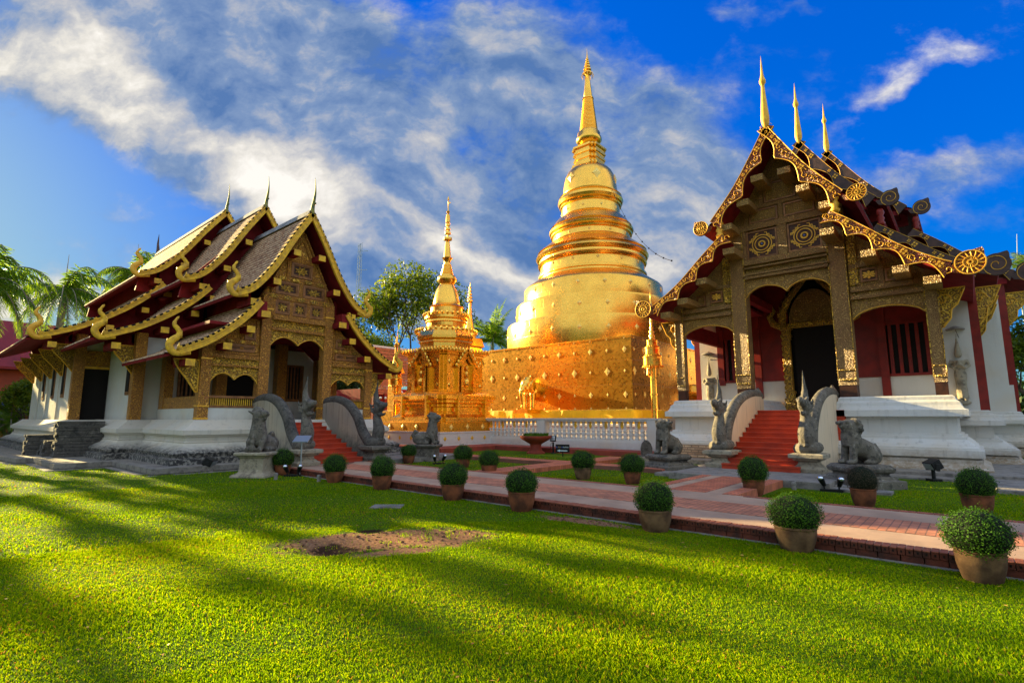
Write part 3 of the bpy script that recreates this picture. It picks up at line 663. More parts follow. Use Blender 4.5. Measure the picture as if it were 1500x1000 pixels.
for i in range(520):
    cx, cy, a_, b_, ang = DIRT[0] if i < 420 else DIRT[1]; t = rn.uniform(0, 6.28); q = math.sqrt(rn.random()) * 1.05
    px_, py_ = math.cos(t) * a_ * q, math.sin(t) * b_ * q; x = cx + px_ * math.cos(ang) - py_ * math.sin(ang); y = cy + px_ * math.sin(ang) + py_ * math.cos(ang)
    r = rn.uniform(.004, .016) if rn.random() < .9 else rn.uniform(.016, .03); cm.ball((x, y, gz(x, y) + r * .3), (r, r * rn.uniform(.6, 1), r * .7), nu=6, nv=4)
o = cm.build('soil_clods', simple('soil_clod', (0.20, 0.10, 0.055), (0.09, 0.045, 0.025), 9.0, 0.95, 0, 0.4, 0.01)); tag(o, 'crumbs of brown earth on the bare patch of the lawn', 'soil', kind='stuff')
# ================================================================ temple kit (local frame: x across the front, y into the building)
def ycurve(c, x):
    x = abs(x)
    for a, b in zip(c[:-1], c[1:]):
        if a[0] <= x <= b[0] + 1e-6: return lerp(a[1], b[1], (x - a[0]) / max(1e-6, b[0] - a[0]))
    return c[-1][1]
def norms(c):
    res = []
    for i in range(len(c)):
        a = c[max(i - 1, 0)]; b = c[min(i + 1, len(c) - 1)]; dx, dz = b[0] - a[0], b[1] - a[1]; L = math.hypot(dx, dz)
        res.append((dz / L, -dx / L))        # for a curve running outward and down this points down and inward
    return res
def roof_tier(root, curve, y0, y1, n, tile, soffit, thick=0.11, name='roof_slope', ridge=False, rows=0.17):
    """both slopes of one tier: overlapping courses of tiles, under boards and ridge"""
    c = resample(curve, n + 1); nn = norms(c)
    for s in (-1, 1):
        V = []; F = []; UV = []
        for i in range(n):
            (xa, za), (xb, zb) = c[i], c[i + 1]; b = len(V); dz = 0.035
            V += [(s * xa, y0, za), (s * xb, y0, zb + dz), (s * xb, y1, zb + dz), (s * xa, y1, za), (s * xb, y0, zb - 0.01), (s * xb, y1, zb - 0.01)]
            q1 = (b, b + 1, b + 2, b + 3); q2 = (b + 1, b + 4, b + 5, b + 2)
            u0, u1 = y0 / rows, y1 / rows; w1 = [(u0, i), (u0, i + 1), (u1, i + 1), (u1, i)]; w2 = [(u0, i + .93), (u0, i + .97), (u1, i + .97), (u1, i + .93)]
            if s < 0: q1 = q1[::-1]; q2 = q2[::-1]; w1 = w1[::-1]; w2 = w2[::-1]
            F += [q1, q2]; UV += w1 + w2
        o = arrmesh(name, V, F, tile, root, uv=UV); m = MB()
        a = [(s * p[0], p[1] - 0.02) for p in c]; b = [(s * (p[0] + q[0] * thick) if p[0] > 0.01 else 0, p[1] + q[1] * thick - 0.02) for p, q in zip(c, nn)]
        for i in range(n): m.prism([a[i], a[i + 1], b[i + 1], b[i]], y0 + 0.05, y1 - 0.01)
        m.build('soffit', soffit, o)
    if ridge:
        x, z = c[0]
        rm = MB(); rm.prism([(-0.17, z - 0.13), (0.17, z - 0.13), (0.10, z + 0.05), (0.05, z + 0.13), (-0.05, z + 0.13), (-0.10, z + 0.05)], y0 + 0.02, y1); rm.build('ridge_cap', MT['ridge'], root)
def barge(root, curve, s, y, th, wfun, mat, name='bargeboard', n=48, lift=0.03):
    c = resample(curve, n); nn = norms(c)
    top = [(s * p[0], p[1] + lift) for p in c]
    low = [(s * (p[0] + q[0] * wfun(i / (n - 1))), p[1] + q[1] * wfun(i / (n - 1)) + lift) for i, (p, q) in enumerate(zip(c, nn))]
    m = MB(); b = 0
    for i in range(n - 1): m.prism([top[i], top[i + 1], low[i + 1], low[i]], y - th, y)
    return m.build(name, mat, root), top, low
def sweep(m, pts, y, r, n=5): m.tube([(p[0], y, p[1]) for p in pts], r, n, cap=True); return m
# ---------------------------------------------------------------- RIGHT HALL
def volute(root, cx, cz, r, s, y, th, fancy):
    m = MB(); pts = []
    for k in range(40):
        a = 2 * PI * k / 40; d = abs((a - R(52) + PI) % (2 * PI) - PI)
        pts.append((cx + s * math.cos(a) * r * (1 + 0.42 * max(0, 1 - d / 0.5) ** 1.5), cz + math.sin(a) * r * (1 + 0.42 * max(0, 1 - d / 0.5) ** 1.5)))
    # tongue joining the disc to the board
    m.prism(pts, y - th, y)
    m.prism([(cx - s * r * 1.5, cz - 0.02), (cx - s * r * 1.2, cz - r * 0.62), (cx, cz - r * 0.96), (cx, cz + 0.2 * r)], y - th + 0.004, y - 0.004)
    o = m.build('volute', MT['barge'] if fancy == 2 else MT['bargedark'], root)
    g = MB()
    if fancy:
        for rr, w in ((0.96, 0.022), (0.45, 0.02), (0.16, 0.03)):
            g.tube([(cx + s * math.cos(2 * PI * k / 24) * r * rr, y - th - 0.008, cz + math.sin(2 * PI * k / 24) * r * rr) for k in range(25)], w * r / 0.4, 5)
        for k in range(15):
            a = 2 * PI * k / 15
            g.tube([(cx + s * math.cos(a + 0.25 * t) * r * (0.2 + 0.72 * t), y - th - 0.006, cz + math.sin(a + 0.25 * t) * r * (0.2 + 0.72 * t)) for t in (0, .4, .7, 1)], [0.008, 0.012, 0.019, 0.010], 4)
    else:
        g.tube([(cx + s * math.cos(t) * r * (0.1 + 0.085 * t), y - th - 0.004, cz + math.sin(t) * r * (0.1 + 0.085 * t)) for t in np.linspace(0, 10.5, 44)], 0.012, 4)
    g.build('gilded_scroll', MT['goldpaint'], o)
def rosette(m, x, z, y, r):
    for dx, dz in ((0, 1), (1, 0), (0, -1), (-1, 0)): m.prism([(x + dx * r * .62 - r * .42, z + dz * r * .62), (x + dx * r * .62, z + dz * r * .62 - r * .42), (x + dx * r * .62 + r * .42, z + dz * r * .62), (x + dx * r * .62, z + dz * r * .62 + r * .42)], y - 0.03, y)
def hall_right():
    root = thing('temple_hall', 'tall carved teak hall with golden spire finials on a white plinth, at right', 'temple', (-4.58, 20.0, 0))
    UP = [(0, 11.69), (0.93, 10.14), (1.48, 9.38), (2.09, 8.66)]; LO = [(1.70, 8.10), (2.46, 7.45), (3.4, 6.58), (4.15, 6.05), (4.5, 5.86)]
    UP = spline(UP, 6); LO = spline(LO, 6)
    tiers = [  # (front y, back y, apex z, upper end (x,z), lower start (x,z), lower volute (x,z))
        (-1.15, 4.3, None), (4.0, 10.9, dict(ap=13.28, ux=2.9, uz=9.9, lx=2.42, lz=8.95, vx=5.62, vz=6.75)),
        (10.6, 25.0, dict(ap=15.5, ux=3.6, uz=11.4, lx=3.2, lz=10.4, vx=6.9, vz=7.7))]
    for k, (y0, y1, d) in enumerate(tiers):
        if d is None:
            up, lo, uv, lv = UP, LO, (2.45, 8.52), (4.88, 5.8)
        else:
            su = (d['ap'] - d['uz']) / (11.69 - 8.52)
            up = [(x * d['ux'] / 2.45, d['ap'] - (11.69 - z) * su) for x, z in UP]; uv = (d['ux'], d['uz'])
            sx_ = (d['vx'] - d['lx']) / (4.88 - 1.7); sz_ = (d['lz'] - d['vz']) / (8.1 - 5.8)
            lo = [(d['lx'] + (x - 1.7) * sx_, d['lz'] - (8.1 - z) * sz_) for x, z in LO]; lv = (d['vx'], d['vz'])
        fancy = (k == 0)
        yb = y1 if k < 2 else y1
        roof_tier(root, [(x, z - 0.03) for x, z in up] + [(up[-1][0] + 0.35, up[-1][1] - 0.28)], y0 - 0.02, y1, 24, MT['tileR'], MT['darkred'], ridge=True)
        roof_tier(root, [(x, z - 0.03) for x, z in lo] + [(lo[-1][0] + 0.45, lo[-1][1] - 0.22)], y0 - 0.02, y1, 20, MT['tileR'], MT['darkred'])
        # clerestory between the two slopes
        m = MB()
        for s in (-1, 1):
            xa = lo[0][0] + 0.1
            m.box(min(s * xa, s * (xa - 0.1)), max(s * xa, s * (xa - 0.1)), y0 + 1.1, y1, lo[0][1] - 0.5, ycurve(up, xa) - 0.06)
        m.each('clerestory_wall', MT['darkred'], root)
        w_up = lambda t: 0.16 + 0.28 * min(1, t * 2.2 + .3) * (1 - abs(math.sin(PI * 3 * min(t, 1)))) + 0.06
        w_lo = lambda t: 0.20 + 0.27 * (1 - abs(math.sin(PI * 4 * t)))
        mat = MT['barge'] if fancy else MT['bargedark']
        for s in (-1, 1):
            for cv, wf, nr in ((up, w_up, 3), (lo, w_lo, 4)):
                b, top, low = barge(root, cv, s, y0, 0.09, wf, mat)
                g = MB(); 
                sweep(g, low, y0 - 0.095, 0.015 if fancy else 0.008); sweep(g, top, y0 - 0.095, 0.015 if fancy else 0.007)
                if fancy:
                    n = len(top)
                    for j in range(nr * 8 + 1):          # scrolls along the board
                        i = min(n - 1, int(j / (nr * 8) * (n - 1))); cx_ = (top[i][0] + low[i][0]) / 2; cz_ = (top[i][1] + low[i][1]) / 2
                        rr = 0.26 * math.dist(top[i], low[i]); ph = j * 2.1
                        g.tube([(cx_ + math.cos(ph + a) * rr * (1 - a / 6.5), y0 - 0.10, cz_ + math.sin(ph + a) * rr * (1 - a / 6.5)) for a in (0, 1, 2, 3, 4, 5)], 0.010, 4)
                for j in range(nr * 2):
                    t = (j + 0.5) / (nr * 2) if j % 2 else (j + 0.98) / (nr * 2); i = min(len(top) - 1, int(t * (len(top) - 1)))
                    big = 0.105 if j % 2 else 0.065
                    if nr: rosette(g, lerp(top[i][0], low[i][0], .5), lerp(top[i][1], low[i][1], .5), y0 - 0.085, big)
                g.build('gilded_trim', MT['goldpaint'], b)
            sc_ = 1.0 if k == 0 else (1.12 if k == 1 else 1.28)
            volute(root, s * uv[0], uv[1], 0.27 * sc_, s, y0 + 0.01, 0.1, 2 if fancy else 0)
            volute(root, s * lv[0], lv[1], 0.34 * sc_, s, y0 + 0.01, 0.1, 2 if fancy else 0)
            # turned post between the slopes
            p = MB(); p.lathe([(0.1, lo[0][1] - 0.05), (0.15, lo[0][1] + 0.05), (0.09, lo[0][1] + 0.14), (0.14, lo[0][1] + 0.24), (0.09, lo[0][1] + 0.34), (0.15, lo[0][1] + 0.46), (0.1, lo[0][1] + 0.62)], (s * (lo[0][0] + 0.12), y0 + 0.08, 0), 12)
            p.build('turned_post', MT['goldpaint'] if fancy else MT['red'], root, smooth=True)
            # purlins carrying the overhang
            pm = MB()
            for cv, fr in ((up, (0.3, 0.6, 0.9)), (lo, (0.12, 0.38, 0.62, 0.88))):
                for f in fr:
                    i = int(f * (len(cv) - 1)); x, z = cv[i]
                    pm.box(min(s * (x - 0.55), s * (x - 0.15)), max(s * (x - 0.55), s * (x - 0.15)), y0 + 0.03, y0 + 1.3, z - 0.55, z - 0.33)
            pm.each('purlin', MT['carveR'] if fancy else MT['darkred'], root)
        # chofa spire
        q = up[0][1] + 0.05; c = MB()
        prof = [(0.02, -0.28), (0.10, -0.12), (0.165, 0.08), (0.175, 0.22), (0.13, 0.7), (0.09, 1.15), (0.07, 1.4), (0.075, 1.5), (0.13, 1.56), (0.135, 1.66), (0.09, 1.76), (0.055, 1.9), (0.04, 2.15), (0.02, 2.4), (0.004, 2.62)]
        c.lathe([(r * .82, q + z) for r, z in prof], (0, y0 - 0.04, 0), 8, PI / 8); c.build('spire_finial', MT['goldpaint'], root, smooth=True)
        # gable wall under each tier
        if k:
            gw = MB(); yy = y0 + 1.1
            gw.prism([(-up[-1][0] + .1, up[-1][1] - 0.6), (up[-1][0] - .1, up[-1][1] - 0.6), (up[-1][0] - .1, up[-1][1]), (0.02, up[0][1] - 0.25), (-0.02, up[0][1] - 0.25), (-up[-1][0] + .1, up[-1][1])], yy, yy + 0.12)
            for s in (-1, 1): gw.prism([(s * (lo[0][0] - .2), 3.0), (s * (lo[-1][0] - .75), 3.0), (s * (lo[-1][0] - .75), lo[-1][1] + 0.05), (s * lo[0][0], lo[0][1] - 0.2), (s * (lo[0][0] - .2), lo[0][1] - .1)], yy, yy + 0.12)
            gw.build('tier_gable_wall', MT['darkred'], root)
    # ---- gabled front
    gm = MB()
    gm.prism([(-1.86, 6.55), (1.86, 6.55), (1.86, 8.78), (0.02, 11.35), (-0.02, 11.35), (-1.86, 8.78)], 0.0, 0.14)
    for s in (-1, 1): gm.prism([(s * 1.86, 5.34), (s * 3.95, 5.34), (s * 3.95, 6.08), (s * 3.2, 6.62), (s * 2.5, 7.32), (s * 1.86, 7.92)], 0.0, 0.14)
    gb = gm.build('carved_gable', MT['carveR'], root)
    bm_ = MB()   # mouldings and rails standing proud
    for z, h, d, w in ((6.60, 0.10, 0.16, 1.37), (7.12, 0.20, 0.12, 1.37), (8.42, 0.22, 0.12, 1.50), (9.20, 0.13, 0.08, 1.36), (10.12, 0.10, 0.07, 0.72)): bm_.box(-w, w, -d, 0.0, z, z + h)
    for z in (6.72, 6.98): bm_.box(-1.37, 1.37, -0.2 if z < 6.8 else -.16, 0, z, z + 0.05)
    bm_.box(-0.15, 0.15, -0.10, 0, 7.32, 8.42); bm_.box(-0.07, 0.07, -0.07, 0, 8.64, 9.2)
    for s in (-1, 1):
        for x, z0, z1 in ((1.30, 7.32, 8.42), (1.18, 8.64, 9.2), (0.62, 9.33, 10.12)): bm_.box(s * x - 0.07, s * x + 0.07, -0.07, 0, z0, z1)
        bm_.bar((s * 0.55, -0.03, 10.22), (s * 0.03, -0.03, 11.0), 0.10, 0.08)
        for z, h, d in ((5.37, 0.12, 0.14), (5.62, 0.16, 0.10), (6.42, 0.12, 0.08)):
            xe = 3.78 if z < 6 else 3.05; bm_.box(min(s * 1.9, s * xe), max(s * 1.9, s * xe), -d, 0, z, z + h)
        for x, z1 in ((2.75, 6.42), (3.3, 6.3)): bm_.box(s * x - 0.07, s * x + 0.07, -0.07, 0, 5.78, z1)
    bm_.build('carved_rails', MT['carveRP'], gb)
    st = MB()
    for s in (-1, 1): st.box(min(s * 1.90, s * 2.14), max(s * 1.90, s * 2.14), -0.07, 0, 5.85, 7.6)
    st.each('gold_strip', MT['carveB'], gb)
    def panel(x0, x1, z0, z1, kind):
        f = MB(); w = 0.06
        for a in ((x0, x1, z0, z0 + w), (x0, x1, z1 - w, z1), (x0, x0 + w, z0 + w, z1 - w), (x1 - w, x1, z0 + w, z1 - w)): f.box(a[0], a[1], -0.06, 0, a[2], a[3])
        o = f.build('panel', MT['panelframe'], root); i = MB().box(x0 + w, x1 - w, -0.02, 0.0, z0 + w, z1 - w); i.build('panel_field', MT['panel'] if kind != 0 else MT['carveR'], o)
        g = MB(); cx_, cz_ = (x0 + x1) / 2, (z0 + z1) / 2
        if kind == 2:
            for rr in (0.33, 0.24, 0.10): g.tube([(cx_ + rr * math.cos(t), -0.035, cz_ + rr * math.sin(t)) for t in np.linspace(0, 2 * PI, 25)], 0.018 if rr > .2 else 0.03, 5)
            hw, hh = (x1 - x0) / 2 - w, (z1 - z0) / 2 - w          # stepped corner frets
            for a in (-1, 1):
                for b in (-1, 1):
                    for q in (0, 1):
                        n = 4; st_ = (hw - 0.14 - q * 0.1) / n; pts = [(cx_ + a * (0.10 + q * .06), cz_ + b * (hh - 0.05 - q * .1))]
                        for j in range(n):
                            pts.append((pts[-1][0] + a * st_, pts[-1][1])); pts.append((pts[-1][0], pts[-1][1] - b * (hh - .14 - q * .1) / n))
                        for j in range(len(pts) - 1): g.bar((pts[j][0], -0.03, pts[j][1]), (pts[j + 1][0], -0.03, pts[j + 1][1]), 0.022, 0.022, up=(0, 1, 0))
            MB().ball((cx_, -0.04, cz_), 0.035).build('blue_glass_boss', MT['signblue'], o)
        elif kind == 1:
            for a in range(8):
                t = a * PI / 4; g.prism([(cx_, cz_), (cx_ + 0.16 * math.cos(t - .3), cz_ + 0.10 * math.sin(t - .3)), (cx_ + 0.22 * math.cos(t), cz_ + 0.14 * math.sin(t)), (cx_ + 0.16 * math.cos(t + .3), cz_ + 0.10 * math.sin(t + .3))], -0.045, -0.015)
        if g.v: g.build('gilded_medallion', MT['goldpaint'], o)
    for s in (-1, 1):
        a, b = sorted((s * 0.17, s * 1.22)); panel(a, b, 7.34, 8.38, 2)
        a, b = sorted((s * 0.10, s * 1.08)); panel(a, b, 8.68, 9.17, 0)
        a, b = sorted((s * 2.0 + s * .2, s * 2.66)); panel(a, b, 5.92, 6.36, 1)
        a, b = sorted((s * 2.85, s * 3.2)); panel(a, b, 5.84, 6.25, 0)
    panel(-0.52, 0.52, 9.36, 10.08, 0)
    # arched valances
    def arch(x0, x1, ztop, spring, crest, n, mat, cusp=None, th=(-0.02, 0.1)):
        pts = []
        for j in range(n):
            a, b = lerp(x0, x1, j / n), lerp(x0, x1, (j + 1) / n)
            for i in range(11):
                t = i / 10; zb = spring if (cusp is None or (j == 0 and t < .5) or (j == n - 1 and t > .5)) else cusp
                pts.append((lerp(a, b, t), zb + (crest - zb) * math.sin(PI * t) ** 0.62))
        pts = [p for i, p in enumerate(pts) if i == 0 or p != pts[i - 1]]
        m = MB()
        for i in range(len(pts) - 1): m.prism([pts[i], pts[i + 1], (pts[i + 1][0], ztop), (pts[i][0], ztop)], th[0], th[1])
        o = m.build('arched_valance', mat, root); g = MB(); g.tube([(p[0], th[0] - 0.01, p[1] + 0.02) for p in pts], 0.014, 5); g.build('valance_edge', MT['goldpaint'], o)
    arch(-1.36, 1.36, 6.58, 5.90, 6.29, 2, MT['carveR'], 5.98)
    for s in (-1, 1): arch(min(s * 1.88, s * 3.8), max(s * 1.88, s * 3.8), 5.36, 4.72, 5.06, 1, MT['carveR'])
    # posts
    for s in (-1, 1):
        for x, w, z1 in ((1.6, 0.50, 8.62), (3.93, 0.32, 6.05)):
            o = MB().box(s * x - w / 2, s * x + w / 2, -0.14, w - 0.14, 2.62, z1).build('post', MT['carveRP'], root)
            MB().box(s * x - w / 2 + .01, s * x + w / 2 - .01, -0.13, w - 0.15, 2.2, 2.62).build('post_foot', MT['panel'], o)
            g = MB(); g.box(s * x - w / 2 - 0.008, s * x - w / 2 + 0.02, -0.16, -0.139, 2.8, z1 - .2); g.box(s * x + w / 2 - 0.02, s * x + w / 2 + 0.008, -0.16, -0.139, 2.8, z1 - .2); g.box(s * x - w / 2 - .01, s * x + w / 2 + .01, -0.165, -0.138, 2.78, 2.84); g.box(s * x - w / 2 - .01, s * x + w / 2 + .01, -0.165, -0.138, 3.1, 3.13)
            g.build('gold_beading', MT['carveB'], o)
            MB().box(s * x - w / 2 + .03, s * x + w / 2 - .03, w - 0.14, w - 0.10, 2.2, z1).build('red_back', MT['red'], o)
    # brackets under the eaves
    def bracket(x, y, z, h, w, s, th=0.1):
        pts = [(x, z), (x + s * w, z), (x + s * w * .93, z - .08), (x + s * w * .66, z - h * .42), (x + s * w * .42, z - h * .55), (x + s * w * .36, z - h * .78), (x + s * .03, z - h), (x, z - h)]
        b = MB().prism(pts, y - th / 2, y + th / 2).build('eave_bracket', MT['carveB'], root)
        g = MB(); g.tube([(p[0], y - th / 2 - .01, p[1]) for p in pts], 0.02, 4); g.tube([(x + s * w * .15 + .3 * w * math.cos(t) * (1 - t / 9), y - th / 2 - .01, z - .28 * h + .16 * h * math.sin(t) * (1 - t / 9)) for t in np.linspace(0, 7, 16)], 0.02, 4)
        g.build('gold_scroll', MT['goldpaint'], b)
    for s in (-1, 1):
        bracket(s * 4.1, 0.05, 5.38, 1.15, 0.62, s)
        bracket(s * 4.98, 4.4, 6.1, 1.3, 0.7, s); bracket(s * 6.05, 10.9, 6.9, 1.4, 0.8, s)
        for yy in (6.6, 8.6): bracket(s * 4.98, yy, 6.1, 1.3, 0.7, s)
    # plinth: two parapet blocks at the porch, stepped blocks behind
    prof = [(0.72, 0.02), (0.70, 0.20), (0.56, 0.26), (0.50, 0.34), (0.52, 0.44), (0.42, 0.45), (0.42, 0.49), (0.56, 0.50), (0.56, 0.70), (0.46, 0.71), (0.46, 0.76), (0.40, 0.80), (0.38, 0.84), (0.22, 0.98), (0.22, 1.06), (0.14, 1.07), (0.14, 1.12), (0.05, 1.14), (0.05, 1.56), (0.13, 1.57), (0.13, 1.62), (0.33, 1.63), (0.33, 1.82), (0.24, 1.85), (0.18, 1.95), (0.16, 2.04), (0.07, 2.11), (0.06, 2.20), (0.0, 2.24)]
    pm = MB()
    pm.ring([(1.38, -0.22), (4.14, -0.22), (4.14, 3.9), (1.38, 3.9)], prof); pm.ring([(-4.14, -0.22), (-1.38, -0.22), (-1.38, 3.9), (-4.14, 3.9)], prof)
    pp = pm.build('plinth', MT['whiteR'], root)
    pm = MB(); lowp = [(o * 1.1, z * 0.82) for o, z in prof]
    pm.ring([(-4.95, 3.7), (4.95, 3.7), (4.95, 10.6), (-4.95, 10.6)], lowp); pm.ring([(-6.0, 10.3), (6.0, 10.3), (6.0, 26.0), (-6.0, 26.0)], lowp); pm.build('rear_plinth', MT['whiteR'], pp)
    m = MB(); m.ring([(-4.14, -0.22), (-1.38, -0.22), (-1.38, 3.9), (-4.14, 3.9)], [(.76, .02), (.74, .22), (.62, .26), (.60, .48), (.56, .62)], cap=True); m.build('bare_brick_footing', MT['rubble'], pp)
    MB().box(-1.5, 1.5, -0.55, 4.1, 0.1, 1.83).build('porch_floor', MT['stair'], root)
    # porch back wall with door, windows
    w = MB(); yb = 4.0
    for s in (-1, 1):
        w.box(min(s * 1.0, s * 4.3), max(s * 1.0, s * 4.3), yb, yb + 0.2, 1.80, 3.10); w.box(min(s * 3.95, s * 4.75), max(s * 3.95, s * 4.75), yb - 0.004, yb + 0.196, 1.8, 6.3)
        w.box(s * 4.62 - .1, s * 4.62 + .1, yb + .2, 10.4, 1.8, 6.5); w.box(s * 5.7 - .1, s * 5.7 + .1, 10.6, 25.6, 1.8, 7.3); w.box(min(s * 4.7, s * 5.7), max(s * 4.7, s * 5.7), 10.5, 10.7, 1.8, 7.0)
        w.box(min(s * 4.72, s * 4.86), max(s * 4.72, s * 4.86), yb + .2, 10.4, 1.8, 2.95); w.box(min(s * 5.8, s * 5.94), max(s * 5.8, s * 5.94), 10.7, 25.5, 1.8, 2.95)
    w.each('hall_wall', MT['white'], root); ww = root
    r = MB()
    for s in (-1, 1):
        r.box(min(s * 0.95, s * 2.1), max(s * 0.95, s * 2.1), yb - 0.05, yb + .15, 3.1, 8.2)
        for x in (2.22, 3.78): r.box(s * x - 0.13, s * x + 0.13, yb - 0.14, yb + .12, 2.4 if x < 3 else 3.0, 6.2)
        r.box(min(s * 2.1, s * 3.9), max(s * 2.1, s * 3.9), yb - 0.06, yb + .1, 5.15, 7.4)
    r.each('red_timber_panel', MT['red'], ww)
    for s in (-1, 1):
        f = MB(); a, b = sorted((s * 2.33, s * 3.67))
        f.box(a, b, yb - 0.08, yb, 3.1, 3.2); f.box(a, b, yb - 0.08, yb, 5.02, 5.15)
        o = f.build('window', MT['red'], root); bb = MB()
        for k in range(5): xx = lerp(a, b, (k + .5) / 5); bb.box(xx - 0.055, xx + 0.055, yb - 0.06, yb + .02, 3.2, 5.02)
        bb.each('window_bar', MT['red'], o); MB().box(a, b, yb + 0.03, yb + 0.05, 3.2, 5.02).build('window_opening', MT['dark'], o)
    # columns along the sides
    for s in (-1, 1):
        for x, y, z1 in ((4.86, 4.0, 6.7), (4.86, 6.6, 6.6), (4.86, 8.7, 6.6), (5.92, 10.75, 7.6), (5.92, 14, 7.6), (5.92, 18, 7.6), (5.92, 22, 7.6)):
            MB().box(s * x - .14, s * x + .14, y, y + 0.28, 1.75, z1).build('red_column', MT['red'], root)
        for y in (5.3, 7.6, 12.4, 16, 20):
            x = 4.735 if y < 10 else 5.815
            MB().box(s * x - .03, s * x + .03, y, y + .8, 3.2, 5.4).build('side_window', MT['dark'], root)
    # portal: gilded doorway with pointed arch of flames
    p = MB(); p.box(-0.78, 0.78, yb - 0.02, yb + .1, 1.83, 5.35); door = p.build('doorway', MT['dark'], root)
    g = MB()
    for s in (-1, 1):
        x = s * 1.02
        for z, h, w_ in ((1.83, .25, .42), (2.08, .16, .36), (2.24, .12, .40), (2.36, .2, .30), (2.56, .1, .36), (2.66, 2.1, .24), (4.76, .12, .32), (4.88, .1, .38), (4.98, .2, .3), (5.18, .12, .42)): g.box(x - w_ / 2, x + w_ / 2, yb - 0.1 - w_ * .6, yb, z, z + h)
        for j in range(9): g.ball((x + s * .12, yb - .2, 2.8 + j * .23), (0.09, .05, .12), nu=8, nv=5)
        g.tube([(s * 1.15, yb - .15, 5.3), (s * 1.12, yb - .15, 5.9), (s * .85, yb - .15, 6.5), (s * .45, yb - .15, 6.95), (0, yb - .15, 7.45)], [.16, .15, .14, .12, .06], 8)
        g.tube([(s * 1.2, yb - .15, 5.35), (s * 1.5, yb - .15, 5.5), (s * 1.62, yb - .15, 5.8), (s * 1.45, yb - .15, 6.05), (s * 1.55, yb - .15, 6.35)], [.15, .14, .12, .09, .02], 8)
        for j in range(8):
            t = j / 7; xx = s * lerp(1.2, .15, t ** 1.3); zz = 5.75 + 1.55 * t
            g.prism([(xx - .09, zz - .1), (xx + .09, zz - .1), (xx + s * .12, zz + .26)], yb - .2, yb - .12)
    g.box(-0.95, 0.95, yb - .16, yb, 5.25, 5.45)
    g.build('gilded_portal', MT['carveB'], door)
    t = MB(); pts = [(0.9 * math.cos(a), 5.45 + 1.35 * math.sin(a)) for a in np.linspace(0, PI, 16)]; t.prism(pts, yb - .1, yb - .02); t.build('tympanum', MT['carveR'], door)
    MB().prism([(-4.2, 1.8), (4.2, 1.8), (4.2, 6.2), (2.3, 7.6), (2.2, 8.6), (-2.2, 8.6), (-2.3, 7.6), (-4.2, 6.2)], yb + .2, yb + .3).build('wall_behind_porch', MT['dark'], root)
    cl = MB()
    for s in (-1, 1): cl.box(min(s * 1.9, s * 3.9), max(s * 1.9, s * 3.9), .4, 3.9, 5.9, 6.0)
    cl.each('porch_ceiling', MT['darkred'], root)
    cb = MB()
    for s in (-1, 1):
        cb.box(s * 1.6 - .12, s * 1.6 + .12, .3, 4.0, 6.0, 6.3); cb.box(s * 3.93 - .1, s * 3.93 + .1, .15, 4.0, 4.75, 5.35)
    cb.each('porch_beam', MT['darkred'], root)
    # steps
    n = 12; sm = MB(); nose = MB()
    for i in range(n):
        z1 = 0.17 + (i + 1) * (1.83 - 0.17) / n; y = -4.45 + i * 0.335
        sm.box(-1.0, 1.0, y, 0.2, 0.1 if i == 0 else z1 - 0.16, z1); nose.box(-1.0, 1.0, y - 0.03, y + 0.01, z1 - 0.035, z1 + 0.003)
    o = sm.build('stair', MT['stair'], root); nose.build('step_nosing', MT['stair'], o)
    return root
HALL_R = hall_right()
